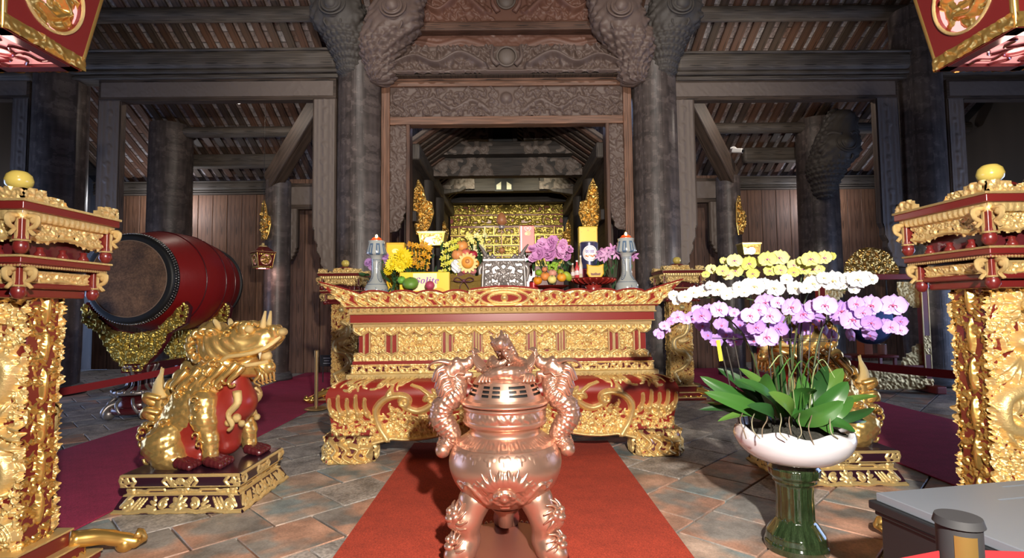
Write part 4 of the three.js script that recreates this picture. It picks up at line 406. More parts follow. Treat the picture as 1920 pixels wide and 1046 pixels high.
// ================================================================ GILDED LIONS (qilin) ON PLINTHS
function plinthFace(w, seed) { const r = new Relief(w, 0.26, 0.0045, true), h = w / 2; // lower skirt
  r.line([[0, 0.012], [h * 0.15, 0.02], [h * 0.3, 0.008], [h * 0.5, 0.024], [h * 0.72, 0.01], [h, 0.012]], 0.011, 0.011, 0.014); r.line([[0, 0.118], [h, 0.118]], 0.005, 0.006, 0.012); r.flower(0, 0.06, 0.055, 7, 0.014, 0.4); r.spiral(h * 0.82, 0.05, 0.035, 1.4, 0, 1, 0.011, 0.008, 0.014); r.spiral(h * 0.25, 0.06, 0.03, 1.3, 2, -1, 0.009, 0.007, 0.012); for (let i = 0; i < 3; i++) { r.line([[h * (0.36 + i * 0.02), 0.03 + i * 0.026], [h * (0.5 - i * 0.03), 0.05 + i * 0.026]], 0.0075, 0.004, 0.011); r.line([[h * (0.62 + i * 0.06), 0.035], [h * (0.56 + i * 0.06), 0.095]], 0.0075, 0.004, 0.011); } r.leaf(h * 0.9, 0.08, 2.2, 0.07, 0.014, 0.012);
  // middle
  r.line([[0, 0.168], [h, 0.168]], 0.006, 0.006, 0.012); for (const x of [0, h * 0.9]) { r.spiral(x + 0.02, 0.142, 0.018, 1.2, 0, 1, 0.008, 0.006, 0.012); r.dot(x, 0.142, 0.018, 0.014); } r.line([[h * 0.1, 0.14], [h * 0.3, 0.133], [h * 0.34, 0.148], [h * 0.6, 0.148], [h * 0.66, 0.134], [h * 0.82, 0.142]], 0.007, 0.007, 0.01);
  // torus
  r.line([[0, 0.252], [h, 0.252]], 0.006, 0.006, 0.012); r.fill(0.04, 0.012, seed, (x, y) => y > 0.18 && y < 0.245 && (x < h * 0.22 || x > h * 0.8), 3, 1.3); r.line([[h * 0.22, 0.182], [h * 0.28, 0.212], [h * 0.22, 0.243]], 0.007, 0.007, 0.012); r.line([[h * 0.8, 0.182], [h * 0.74, 0.212], [h * 0.8, 0.243]], 0.007, 0.007, 0.012); return r; }
function makePlinth(t, w, dp) { const off = y => y < 0.118 ? 0.055 * Math.pow(1 - y / 0.118, 0.8) + 0.0 : y < 0.168 ? -0.01 : 0.012 * Math.sqrt(Math.max(0, 1 - Math.pow((y - 0.213) / 0.047, 2))) + 0.012;
  for (const [W0, D0, turn] of [[w, dp, 0], [dp, w, PI / 2], [w, dp, PI], [dp, w, -PI / 2]]) { const g = new THREE.Group(); const flareMap = k => (x, y, h = 0) => [x * (W0 / 2 + off(y)) / (W0 / 2), y, D0 / 2 + off(y) + h + k]; const face = part('plinth_face', sheet(-W0 / 2, W0 / 2, 0, 0.26, 8, 40, flareMap(0)), M.plinth, t); face.rotation.y = turn; part('gilt_carving', plinthFace(W0, 500).geom(flareMap(0.001)), M.goldPale, face); }
  part('plinth_top', rbox(w + 0.02, 0.012, dp + 0.02, 0.004, 0, 0.257, 0), M.plinth, t); }
function makeQilin(t, flip) { const g = new THREE.Group(); g.name = 'lion_figure'; g.scale.x = flip; t.add(g); const S = (name, list, k, lo, hi, m, disp, c = 0.012) => { const f = blobField(list, k); return part(name, solid(disp ? (x, y, z) => f(x, y, z) - disp(x, y, z) : f, lo, hi, c), m, g); };
  // red lacquered trunk
  S('trunk', [[-0.2, 0.42, 0, 0.06, 0.62, 0, 0.18, 0.19], [0.06, 0.62, 0, 0.2, 0.7, 0, 0.18, 0.15], [0.12, 0.5, 0, 0.14, 0.4, 0, 0.14, 0.1], [-0.15, 0.34, 0.1, 0.0, 0.33, 0.12, 0.1, 0.06], [-0.15, 0.34, -0.1, 0.0, 0.33, -0.12, 0.1, 0.06], [0.2, 0.7, 0, 0.18, 0.86, 0, 0.13, 0.11]], 0.06, [-0.5, 0.2, -0.35], [0.5, 1.1, 0.35], M.lacquer);
  // scaled back
  S('scaled_back', [[-0.24, 0.44, 0, -0.1, 0.66, 0, 0.175, 0.19], [-0.1, 0.66, 0, 0.0, 0.84, 0, 0.17, 0.16], [0.0, 0.84, 0, 0.1, 0.98, 0, 0.15, 0.14]], 0.06, [-0.55, 0.2, -0.32], [0.4, 1.25, 0.32], M.goldGloss, (x, y, z) => 0.016 * scales(x + y * 0.3 + 5, y - x * 0.4 + 5, 0.058), 0.0105);
  for (const s of [-1, 1]) { const z = s * 0.17;
    S('haunch', [[-0.25, 0.42, z * 0.9, -0.2, 0.36, z, 0.13, 0.12], [-0.2, 0.33, z, -0.1, 0.295, z * 1.15, 0.075, 0.05], [-0.2, 0.5, z * 0.8, 0.09]], 0.05, [-0.5, 0.24, Math.min(0, z) - 0.2], [0.1, 0.7, Math.max(0, z) + 0.2], M.goldGloss, (x, y) => 0.013 * scales(x * 0.8 + y * 0.5 + 4, 4 - y * 0.9 + x * 0.5, 0.05));
    const fx = s > 0 ? 0.1 : 0.22; S('foreleg', [[0.04 + (s < 0 ? 0.1 : 0), 0.72, z * 0.85, 0.06 + (s < 0 ? 0.1 : 0), 0.6, z, 0.1, 0.085], [0.06 + (s < 0 ? 0.1 : 0), 0.6, z, fx, 0.46, z, 0.075, 0.05], [fx, 0.46, z, fx + 0.01, 0.33, z, 0.05, 0.05]], 0.04, [-0.15, 0.25, Math.min(0, z) - 0.15], [0.42, 0.88, Math.max(0, z) + 0.15], M.goldGloss, (x, y) => 0.011 * scales(x * 0.9 + 4, 5 - y, 0.045));
    const paw = (x, zz, nm) => { const P = []; for (let i = 0; i < 4; i++) P.push([x - 0.03, 0.31, zz + (i - 1.5) * 0.03, x + 0.07, 0.287, zz + (i - 1.5) * 0.05, 0.036, 0.025]); S(nm, P, 0.004, [x - 0.12, 0.22, zz - 0.14], [x + 0.14, 0.38, zz + 0.14], M.maroon, (xx) => 0.004 * Math.abs(sin(xx * 90)), 0.0075); }; paw(fx + 0.05, z, 'front_paw'); paw(-0.05, z * 1.2, 'hind_paw'); }
  // head
  S('head', [[0.08, 1.11, 0, 0.22, 1.13, 0, 0.165, 0.15], [0.22, 1.15, 0, 0.4, 1.185, 0, 0.135, 0.105], [0.4, 1.19, 0, 0.5, 1.215, 0, 0.1, 0.07], [0.3, 1.11, 0.09, 0.44, 1.13, 0.06, 0.05, 0.045], [0.3, 1.11, -0.09, 0.44, 1.13, -0.06, 0.05, 0.045], [0.18, 0.98, 0, 0.38, 0.955, 0, 0.1, 0.068], [0.38, 0.955, 0, 0.45, 0.965, 0, 0.066, 0.052], [0.29, 1.27, 0.075, 0.058], [0.29, 1.27, -0.075, 0.058], [0.5, 1.26, 0.045, 0.034], [0.5, 1.26, -0.045, 0.034], [0.02, 1.2, 0, 0.13]], 0.024, [-0.2, 0.8, -0.26], [0.7, 1.42, 0.26], M.goldGloss, (x, y, z) => 0.004 * sin(Math.hypot(x - 0.3, y - 1.25) * 95) * (x < 0.25 ? 1 : 0.35), 0.009);
  for (const s of [-1, 1]) { part('eye', ball(0.034, 0.345, 1.262, s * 0.105, 1, 12), M.goldPale, g); part('lip', tube([[0.13, 1.0, s * 0.13], [0.2, 1.055, s * 0.14], [0.3, 1.07, s * 0.138], [0.4, 1.09, s * 0.118], [0.49, 1.14, s * 0.075], [0.55, 1.2, s * 0.03]], 0.017, 18, 8), M.goldPale, g); part('lower_lip', tube([[0.13, 0.99, s * 0.13], [0.25, 0.985, s * 0.115], [0.37, 0.995, s * 0.08], [0.46, 1.01, s * 0.03]], 0.016, 16, 8), M.goldPale, g); part('horn', tube([[0.42, 1.27, s * 0.045], [0.43, 1.33, s * 0.05], [0.44, 1.4, s * 0.045]], u => 0.028 * (1 - u * 0.7), 10, 8), M.goldPale, g); part('ear', put(ball(0.05, 0, 0, 0, [0.45, 1, 0.3]), 0.1, 1.3, s * 0.1, 0.3 * s, 0, 0.4), M.goldPale, g);
    part('fang', put(new THREE.ConeGeometry(0.014, 0.06, 8), 0.42, 1.055, s * 0.085, PI), M.ivory, g);
    part('brow_curls', [0, 1, 2, 3].map(i => tube([[0.28 + i * 0.04, 1.29, s * 0.07], [0.25 + i * 0.04, 1.315, s * 0.1], [0.22 + i * 0.05, 1.29, s * 0.115]], u => 0.018 * (1 - u * 0.5), 8, 6)), M.goldGloss, g);
    part('ear_curls', [0, 1, 2, 3, 4, 5, 6].map(i => { const a = 0.8 + i * 0.5, cx = 0.02, cy = 1.14; return tube([[cx + 0.1 * cos(a), cy + 0.1 * sin(a), s * 0.1], [cx + 0.13 * cos(a + 0.3), cy + 0.13 * sin(a + 0.3), s * 0.125], [cx + 0.11 * cos(a + 0.6), cy + 0.11 * sin(a + 0.6), s * 0.14], [cx + 0.085 * cos(a + 0.4), cy + 0.085 * sin(a + 0.4), s * 0.13]], u => 0.026 * (1 - u * 0.5), 12, 7); }), M.goldGloss, g);
    part('side_mane', Array.from({ length: 10 }, (_, i) => { const k = i / 9, x = 0.28 - k * 0.42, y = 0.93 - k * 0.06 + 0.03 * (i % 2); return tube([[x + 0.04, y + 0.06, s * (0.13 - k * 0.0)], [x, y, s * 0.165], [x - 0.05, y - 0.05, s * 0.165], [x - 0.03, y - 0.09, s * 0.165], [x + 0.0, y - 0.075, s * 0.17]], u => 0.03 * (1 - u * 0.65), 14, 7); }), M.goldGloss, g);
    part('shoulder_flame', tube([[0.28, 0.8, s * 0.14], [0.3, 0.72, s * 0.17], [0.24, 0.64, s * 0.18], [0.27, 0.56, s * 0.18], [0.24, 0.52, s * 0.18]], u => 0.034 * (1 - u * 0.6), 16, 8), M.goldPale, g); part('bell_tassel', [ball(0.035, 0.27, 0.6, s * 0.12, 1, 10), ball(0.028, 0.22, 0.57, s * 0.14, 1, 10), ball(0.026, 0.31, 0.56, s * 0.12, 1, 10)], M.goldPale, g); }
  part('tongue', ball(0.045, 0.43, 1.05, 0, [1, 0.95, 1]), M.goldPale, g); part('nose', ball(0.042, 0.555, 1.235, 0, [0.8, 0.8, 1.5]), M.goldPale, g);
  part('beard', Array.from({ length: 9 }, (_, i) => { const z = (i - 4) * 0.022; return tube([[0.4, 0.97, z], [0.44, 0.92, z * 1.4], [0.4 + 0.05 * (i % 2), 0.87, z * 1.5], [0.45, 0.84, z * 1.5]], u => 0.02 * (1 - u * 0.75), 9, 6); }), M.goldGloss, g);
  part('back_crest', Array.from({ length: 7 }, (_, i) => { const k = i / 6, x = -0.02 - k * 0.36, y = 1.02 - k * 0.42; return tube([[x, y, 0], [x - 0.07, y + 0.05, 0], [x - 0.12, y + 0.03, 0], [x - 0.13, y - 0.02, 0]], u => 0.05 * (1 - u * 0.6), 12, 8); }), M.goldGloss, g);
  const tail = []; for (let i = 0; i < 9; i++) { const y = 0.3 + i * 0.055, s = i % 2 ? 1 : -1; tail.push(tube([[-0.38, y, 0], [-0.41 - 0.03 * s, y + 0.045, s * 0.05], [-0.38 - 0.05 * s, y + 0.085, s * 0.085], [-0.34, y + 0.06, s * 0.06]], u => 0.04 * (1 - u * 0.5), 12, 8)); } tail.push(tube([[-0.33, 0.28, 0], [-0.4, 0.4, 0], [-0.38, 0.6, 0], [-0.38, 0.78, 0]], 0.055, 20, 10)); part('tail', tail, M.goldGloss, g); for (const s of [-1, 1]) part('tail_plume', tube([[-0.37, 0.74, s * 0.03], [-0.39 + s * 0.02, 0.84, s * 0.05], [-0.37 + s * 0.04, 0.97, s * 0.05]], u => 0.058 * (1.05 - u) + 0.004, 12, 8, 0.5), M.goldPale, g);
  // applied scroll curls in rows over haunch, foreleg, cheek and neck
  const curl = (x, y, z, r, a, s) => tube(Array.from({ length: 9 }, (_, i) => { const k = i / 8, q = r * (1 - 0.75 * k), b = a + k * 5.2; return [x + q * cos(b), y + q * sin(b), z + s * 0.012 * k]; }), u => r * 0.36 * (1 - u * 0.45), 16, 7);
  for (const s of [-1, 1]) { const L = [], N = []; for (let i = 0; i < 7; i++) { const a = 0.3 + i * 0.42; L.push(curl(-0.24 + 0.15 * cos(a + 1.2), 0.43 + 0.15 * sin(a + 1.2), s * (0.2 + 0.05 * sin(i)), 0.036, a, s)); } for (let i = 0; i < 6; i++) L.push(curl(0.03 + (s < 0 ? 0.1 : 0) + 0.03 * (i % 2), 0.76 - i * 0.065, s * (0.262 - i * 0.006), 0.032, i * 1.3, s)); part('limb_curls', L, M.goldGloss, g); for (let i = 0; i < 9; i++) N.push(curl(0.14 - i * 0.034, 1.0 - i * 0.028 + 0.035 * (i % 2), s * (0.155 + 0.01 * (i % 3)), 0.034, i * 1.1, s)); for (let i = 0; i < 5; i++) N.push(curl(0.06 + i * 0.03, 1.05 + i * 0.045, s * (0.15 - i * 0.008), 0.028, i * 1.7, s)); part('cheek_curls', N, M.goldGloss, g); }
  part('head_crest', Array.from({ length: 8 }, (_, i) => curl(0.24 - i * 0.05, 1.26 - i * 0.012, (i % 2 ? 1 : -1) * 0.04, 0.045, i, 1)), M.goldGloss, g);
}
{ const t = thing('guardian_lion', 'gilded guardian lion seated on a carved plinth facing the altar, left of the carpet', 'statue', [-2.325, 0.001, -4.18]); makePlinth(t, 0.8, 0.66); makeQilin(t, 1);
  const t2 = copyOf(t, 'gilded guardian lion on a carved plinth half hidden behind the orchid bowl', [2.61, 0.001, -4.57]); t2.children.find(c => c.name === 'lion_figure').scale.x = -1; }

// ================================================================ TALL GILDED STANDS
const standRed = mat([0.15, 0.014, 0.013], 0.3, { phys: true, clearcoat: 0.5, clearcoatRoughness: 0.25 });
function makeStand(label, pos, turn, group) { const t = thing('gilded_stand', label, 'stand', pos, turn, group);
  const cw = 0.34, cd = 0.2, y0 = 0.2, y1 = 1.5;
  part('base_block', [rbox(0.6, 0.04, 0.56, 0.01, 0, 0.02, 0), rbox(0.5, 0.08, 0.46, 0.02, 0, 0.07, 0), rbox(0.42, 0.1, 0.34, 0.02, 0, 0.15, 0)], standRed, t);
  part('base_fillets', [rbox(0.61, 0.012, 0.57, 0.004, 0, 0.042, 0), rbox(0.52, 0.012, 0.48, 0.004, 0, 0.112, 0), rbox(0.44, 0.012, 0.36, 0.004, 0, 0.2, 0)], M.gold, t);
  for (const [w, dp, turn2] of [[0.6, 0.56, 0], [0.56, 0.6, PI / 2], [0.6, 0.56, PI], [0.56, 0.6, -PI / 2]]) { const r = new Relief(w * 0.82, 0.12, 0.009, true); r.fill(0.06, 0.025, 601); const o = part('base_carving', r.geom((x, y, h) => [x, y * 0.8 + 0.02, dp / 2 - 0.03 - y * 0.5 + h]), M.goldDeep, t); o.rotation.y = turn2; }
  for (const [a, b] of [[1, 1], [-1, 1], [1, -1], [-1, -1]]) part('scroll_foot', [tube([[a * 0.2, 0.14, b * 0.17], [a * 0.3, 0.12, b * 0.26], [a * 0.38, 0.075, b * 0.33], [a * 0.45, 0.05, b * 0.36], [a * 0.48, 0.08, b * 0.37], [a * 0.44, 0.1, b * 0.35]], (u, q) => (0.045 - 0.018 * u) * (1 + 0.16 * scales(q / 2 / PI * 6, u * 14, 1)), 20, 10), ball(0.05, a * 0.39, 0.048, b * 0.34, 1, 12)], M.goldDeep, t);
  part('shaft', rbox(cw - 0.02, y1 - y0, cd, 0.01, 0, (y0 + y1) / 2, 0), standRed, t);
  // dragon relief on the faces of the shaft
  for (const turn2 of [0, PI]) { const r = new Relief(cw + 0.02, y1 - y0, 0.0045); r.curve([[0.0, 1.0], [0.1, 0.92], [0.05, 0.78], [-0.1, 0.7], [-0.1, 0.56], [0.05, 0.5], [0.11, 0.38], [0, 0.26], [-0.11, 0.2], [-0.05, 0.06]], 0.05, 0.035, 0.075, 0.055); r.fill(0.06, 0.05, 611, () => true, 5, 1.2); r.fill(0.045, 0.03, 612, () => true, 3, 1.0); r.flower(0, 1.19, 0.085, 9, 0.075, 0.4); for (let i = 0; i < 8; i++) { const a = -0.4 - i * 0.32; r.leaf(0.02 * cos(a), 0.93 + 0.03 * sin(a), a, 0.15, 0.022, 0.055, 0.4); } for (let i = 0; i < 9; i++) r.leaf(-0.12 + i * 0.028, 0.55 + 0.04 * (i % 3), -1.2 + i * 0.1, 0.13, 0.02, 0.055, 0.5); for (let i = 0; i < 7; i++) r.leaf(0.12 - i * 0.03, 0.74, -2 + i * 0.12, 0.13, 0.02, 0.055, -0.5);
    for (let i = 0; i < 5; i++) r.line(Array.from({ length: 9 }, (_, k) => [0.06 + (0.03 + i * 0.018) * cos(PI * k / 8), 0.06 + (0.03 + i * 0.018) * sin(PI * k / 8)]), 0.008, 0.008, 0.05); const o = part('dragon_carving', r.geom((x, y, h) => [x, y + y0, cd / 2 - 0.002 + h]), M.gold, t); o.rotation.y = turn2; const pl = part('pearl', ball(0.038, 0, y0 + 1.19, cd / 2 + 0.085, 1, 18), mat([0.75, 0.62, 0.3], 0.2, { metalness: 0.5 }), t); if (turn2) pl.position.set(0, 0, -2 * (cd / 2 + 0.085)); }
  for (const turn2 of [PI / 2, -PI / 2]) { const r = new Relief(cd, y1 - y0, 0.005); r.fill(0.052, 0.028, 631, () => true, 4, 1.3); for (let i = 0; i < 6; i++) r.leaf(0.01, 0.1 + i * 0.21, PI / 2, 0.18, 0.025, 0.035); const o = part('side_carving', r.geom((x, y, h) => [x, y + y0, cw / 2 - 0.012 + h]), M.goldDeep, t); o.rotation.y = turn2; }
  part('neck_block', [rbox(0.44, 0.05, 0.4, 0.01, 0, 1.505, 0), rbox(0.5, 0.03, 0.48, 0.01, 0, 1.54, 0)], standRed, t);
  // two tiers
  const tier = (half, yTop, yBot, cor, fret, seed) => { const pend = 0.026; for (const [a, b] of [[1, 1], [-1, 1], [1, -1], [-1, -1]]) { const h = yTop - yBot, x = a * (half - pend), z = b * (half - pend), p = part('corner_pendant', [rbox(0.05, h - 0.05, 0.05, 0.006, x, yTop - (h - 0.05) / 2, z), put(lathe([[0, -0.035], [0.02, -0.03], [0.034, -0.005], [0.03, 0.02], [0.022, 0.03], [0.03, 0.04], [0.025, 0.06]], 14), x, yBot + 0.02, z)], standRed, t); part('gilt_strips', [ring(0.03, 0.005, x, yBot + 0.052, z, PI / 2)].concat([[x + a * 0.026, z], [x, z + b * 0.026]].map(([q, w]) => box(0.012, h * 0.55, 0.012, q, yTop - h * 0.4, w))), M.goldPale, p);
      for (const k of [0, 1]) { const e = (q, y) => [x + (k ? 0 : a * q), yTop - y, z + (k ? b * q : 0)]; part('corner_ear', [tube([e(0.03, 0.01), e(0.075, 0.015), e(0.07, 0.055), e(0.04, 0.075), e(0.065, 0.105)], u => 0.015 * (1 - u * 0.4), 14, 7), ball(0.02, ...e(0.062, 0.03), 1, 8)], M.gold, t); } }
    for (let k = 0; k < 4; k++) { const w = 2 * half - 0.12, r = new Relief(w, fret, 0.004, true); const wave = x => fret * (0.12 + 0.2 * Math.abs(cos(x / w * PI * 1.5))); r.line([[0, fret - 0.006], [w / 2, fret - 0.006]], 0.008, 0.008, 0.018); r.fill(0.044, 0.022, seed + 1, (x, y) => y > wave(x), 3, 0.85); r.fill(0.03, 0.012, seed + 2, (x, y) => y > wave(x), 2, 0.8); const e = []; for (let x = 0; x <= w / 2; x += 0.01) e.push([x, wave(x)]); r.line(e, 0.006, 0.006, 0.018); const o = part('fretwork', [r.geom((x, y, h) => [x, yTop - fret - 0.012 + y, half - 0.03 + h], 0.0008), r.geom((x, y, h) => [x, yTop - fret - 0.012 + y, half - 0.033 - h * 0.5], 0.0008)], M.gold, t); o.rotation.y = k * PI / 2; } };
  tier(0.26, 1.63, 1.485, 0, 0.075, 641);
  part('lower_shelf', [rbox(0.585, 0.03, 0.585, 0.006, 0, 1.662, 0), rbox(0.56, 0.022, 0.56, 0.006, 0, 1.64, 0)], standRed, t); const bead = []; for (let k = 0; k < 4; k++) for (let i = 0; i < 34; i++) bead.push(put(ball(0.0065, -0.27 + i * 0.0164, 1.636, 0.281, 1, 5), 0, 0, 0, 0, k * PI / 2)); part('bead_row', bead, M.goldPale, t); part('shelf_edge', rbox(0.6, 0.012, 0.6, 0.004, 0, 1.682, 0), M.goldPale, t);
  part('balusters', (() => { const L = []; for (let k = 0; k < 4; k++) for (const x of [-0.14, 0, 0.14]) L.push(put(lathe([[0, 0], [0.03, 0], [0.024, 0.02], [0.014, 0.035], [0.018, 0.05], [0, 0.055]], 10), x, 1.686, 0.25)), put(L.at(-1), 0, 0, 0, 0, k * PI / 2); return L; })(), standRed, t); part('core_box', rbox(0.42, 0.22, 0.42, 0.01, 0, 1.79, 0), M.maroon, t);
  tier(0.3, 1.885, 1.705, 0, 0.12, 661);
  { const L = []; for (let k = 0; k < 4; k++) { const w = 0.6, r = new Relief(w, 0.05, 0.0075); r.bar(-w / 2, 0.03, w / 2, 0.05, 0.008); for (let x = -0.28; x < 0.3; x += 0.035) r.line([[x, 0.035], [x, 0.014]], 0.0165, 0.0165, 0.014); L.push(put(r.geom((x, y, h) => [x, 1.86 + y, 0.295 + h]), 0, 0, 0, 0, k * PI / 2)); } part('drip_lappets', L, M.gold, t); }
  part('cornice', [rbox(0.64, 0.04, 0.64, 0.006, 0, 1.925, 0), rbox(0.6, 0.03, 0.6, 0.006, 0, 1.895, 0)], standRed, t); part('cornice_edge', rbox(0.655, 0.014, 0.655, 0.004, 0, 1.951, 0), M.goldPale, t);
  for (const [a, b] of [[1, 1], [-1, 1], [1, -1], [-1, -1]]) { const L = []; for (const k of [0, 1]) { const r = new Relief(0.13, 0.06, 0.005); r.fill(0.035, 0.02, 681 + k, () => true, 3, 1.4); L.push(put(r.geom((x, y, h) => [x, y, h]), a * (k ? 0.31 : 0.245), 1.957, b * (k ? 0.245 : 0.31), 0, k ? a * PI / 2 : (b < 0 ? PI : 0))); L.push(box(k ? 0.02 : 0.13, 0.055, k ? 0.13 : 0.02, a * (k ? 0.3 : 0.245), 1.983, b * (k ? 0.245 : 0.3))); } part('corner_crest', L, M.gold, t); }
  { const L = [rbox(0.26, 0.07, 0.26, 0.01, 0, 1.99, 0)]; for (let k = 0; k < 4; k++) { const r = new Relief(0.3, 0.08, 0.005, true); r.fill(0.045, 0.03, 691, () => true, 3, 1.4); L.push(put(r.geom((x, y, h) => [x, 1.957 + y, 0.135 + h]), 0, 0, 0, 0, k * PI / 2)); } part('dais', L, M.gold, t); }
  part('finial_saucer', lathe([[0, 2.035], [0.1, 2.035], [0.115, 2.045], [0.1, 2.055], [0.07, 2.07], [0, 2.07]], 28), standRed, t);
  part('finial_globe', lathe([[0, 2.07], [0.035, 2.072], [0.058, 2.095], [0.064, 2.12], [0.056, 2.15], [0.038, 2.168], [0.03, 2.172], [0, 2.172]], 24), mat([0.66, 0.52, 0.12], 0.22, { phys: true, clearcoat: 0.8 }), t);
  return t; }
{ const s = makeStand('tall gilded stand with a yellow globe at the left edge, nearest the left lantern', [-2.66, 0, -2.88], 0, 'four gilded stands');
  copyOf(s, 'tall gilded stand with a yellow globe at the right edge beside the black box', [2.69, 0, -2.93], 0);
  copyOf(s, 'gilded stand half hidden behind the left end of the altar', [AX(647, 600, 8.4), 0.0137, -8.4], 0); copyOf(s, 'gilded stand half hidden behind the right end of the altar', [AX(1272, 600, 8.3), 0, -8.3], 0);
  const g = thing('silver_ball_pair', 'two small silver balls on top of the right foreground stand', 'ornament', [2.82, 1.96, -2.85]); for (const x of [0, 0.05]) part('ball', ball(0.022, x, 0.1, 0, 1, 14), M.steel, g); part('holder', [cyl(0.006, 0.006, 0.09, 8, 0, 0.05, 0), cyl(0.006, 0.006, 0.09, 8, 0.05, 0.05, 0), rbox(0.1, 0.012, 0.04, 0.003, 0.025, 0.006, 0)], M.steel, g); }

// ================================================================ HANGING LANTERNS
const silk = mat([0.75, 0.36, 0.36], 0.7, { emissive: lin(1.0, 0.42, 0.42), emissiveIntensity: 0.6 });
function makeLantern(label, pos, k, group, glow) { const t = thing('palace_lantern', label, 'lantern', pos, 0, group); const b = 0.2, h = 0.46, m = 0.262, slope = Math.atan2(m - b, h), L = Math.hypot(m - b, h); // bottom half width, height, shoulder half width
  const trap = [[-b, 0], [b, 0], [m, L], [-m, L]], hole = Array.from({ length: 40 }, (_, i) => { const a = -i / 40 * 2 * PI; return [0.155 * cos(a), L * 0.56 + 0.155 * sin(a)]; });
  for (let q = 0; q < 4; q++) { const f = new THREE.Group(); f.name = 'lantern_face'; t.add(f); f.rotation.y = q * PI / 2; const inner = (o, z = 0, y = 0) => { o.position.set(0, y * cos(slope), b + y * sin(slope)); o.rotation.x = slope; o.translateZ(z); return o; };
    inner(part('face_board', slab(trap, 0.024, 0.003, [hole]), standRed, f)); inner(part('silk_panel', slab(Array.from({ length: 32 }, (_, i) => { const a = i / 32 * 2 * PI; return [0.165 * cos(a), L * 0.56 + 0.165 * sin(a)]; }), 0.006), silk, f), -0.014); inner(part('roundel_rim', put(new THREE.TorusGeometry(0.158, 0.008, 8, 48), 0, L * 0.56, 0), M.goldPale, f), 0.013);
    const r = new Relief(0.32, 0.32, 0.008); r.fill(0.062, 0.028, 700 + q, (x, y) => Math.hypot(x, y - 0.16) < 0.125, 3, 0.75); r.line([[-0.1, 0.2], [-0.03, 0.24], [0.05, 0.17], [0.1, 0.13], [0.02, 0.07], [-0.06, 0.1]], 0.024, 0.012, 0.035); inner(part('roundel_carving', r.geom((x, y, z) => [x, y + L * 0.56 - 0.16, z]), M.goldDeep, f), -0.008);
    const s = new Relief(2 * b + 0.03, 0.062, 0.0075); s.fill(0.034, 0.02, 720 + q, () => true, 3, 1.4); s.bar(-1, 0, 1, 0.062, 0.002); inner(part('lower_strip', s.geom(undefined, -1), M.goldDeep, f), 0.013); const s2 = new Relief(2 * m - 0.08, 0.05, 0.008); s2.fill(0.034, 0.02, 730 + q, () => true, 3, 1.4); inner(part('upper_strip', s2.geom((x, y, z) => [x, y + L - 0.056, z]), M.goldDeep, f), 0.013); }
  for (const [a, c] of [[1, 1], [-1, 1], [1, -1], [-1, -1]]) part('corner_post', tube([[a * b, 0, c * b], [a * (b + m) / 2, h / 2, c * (b + m) / 2], [a * m, h, c * m]], 0.016, 4, 8), M.goldDeep, t);
  // underside: tracery over silk
  part('bottom_silk', box(2 * b - 0.04, 0.006, 2 * b - 0.04, 0, 0.012, 0), silk, t); { const tr = []; const bars = [[0, 0.16], [0, -0.16], [0.16, 0], [-0.16, 0]]; tr.push(box(0.4, 0.016, 0.05, 0, 0, 0.175), box(0.4, 0.016, 0.05, 0, 0, -0.175), box(0.05, 0.016, 0.4, 0.175, 0, 0), box(0.05, 0.016, 0.4, -0.175, 0, 0)); tr.push(put(new THREE.TorusGeometry(0.05, 0.009, 6, 24), 0, 0, 0, PI / 2)); for (let i = 0; i < 8; i++) { const a = i / 8 * 2 * PI; tr.push(tube([[0.05 * cos(a), 0, 0.05 * sin(a)], [0.1 * cos(a + 0.45), 0, 0.1 * sin(a + 0.45)], [0.14 * cos(a), 0, 0.14 * sin(a)], [0.18 * cos(a + 0.2), 0, 0.18 * sin(a + 0.2)]], 0.008, 10, 5)); } part('bottom_tracery', tr, M.maroon, t); }
  part('shoulder', [rbox(2 * m + 0.06, 0.03, 2 * m + 0.06, 0.008, 0, h + 0.015, 0)], standRed, t); part('shoulder_edge', rbox(2 * m + 0.075, 0.012, 2 * m + 0.075, 0.004, 0, h + 0.036, 0), M.gold, t);
  part('roof', put(new THREE.CylinderGeometry(0.16, m * 1.41, 0.16, 4, 1), 0, h + 0.12, 0, 0, PI / 4), standRed, t); part('finial', [cyl(0.1, 0.14, 0.05, 16, 0, h + 0.22, 0), ball(0.05, 0, h + 0.28, 0)], M.gold, t); part('cord', cyl(0.006, 0.006, glow.cord / k, 6, 0, h + 0.3 + glow.cord / k / 2, 0), M.black, t);
  if (k !== 1) t.scale.set(k, k, k);
  const p = new THREE.PointLight(lin(1, 0.6, 0.5), glow.cd, 0, 2); p.position.set(0, -0.06, 0); p.shadow.radius = 3; p.castShadow = true; t.add(p); return t; }
{ const a = at(147, 131, 2.6), c = at(1762, 131, 2.6);
  makeLantern('red palace lantern with gold roundel hanging at the upper left corner', [a.x - 0.2, a.y, -2.4], 1, 'palace lanterns', { cord: 5, cd: 0.12 });
  makeLantern('red palace lantern with gold roundel hanging at the upper right corner', [c.x + 0.2, c.y, -2.4], 1, 'palace lanterns', { cord: 5, cd: 0.12 });
  const b = at(493, 503, 10.2); const e = makeLantern('small lit lantern hanging before the slender column behind the drum', [b.x, b.y, b.z], 0.62, 'palace lanterns', { cord: 6.44 - b.y - 0.47, cd: 1.0 }); e.rotation.y = PI / 4; }
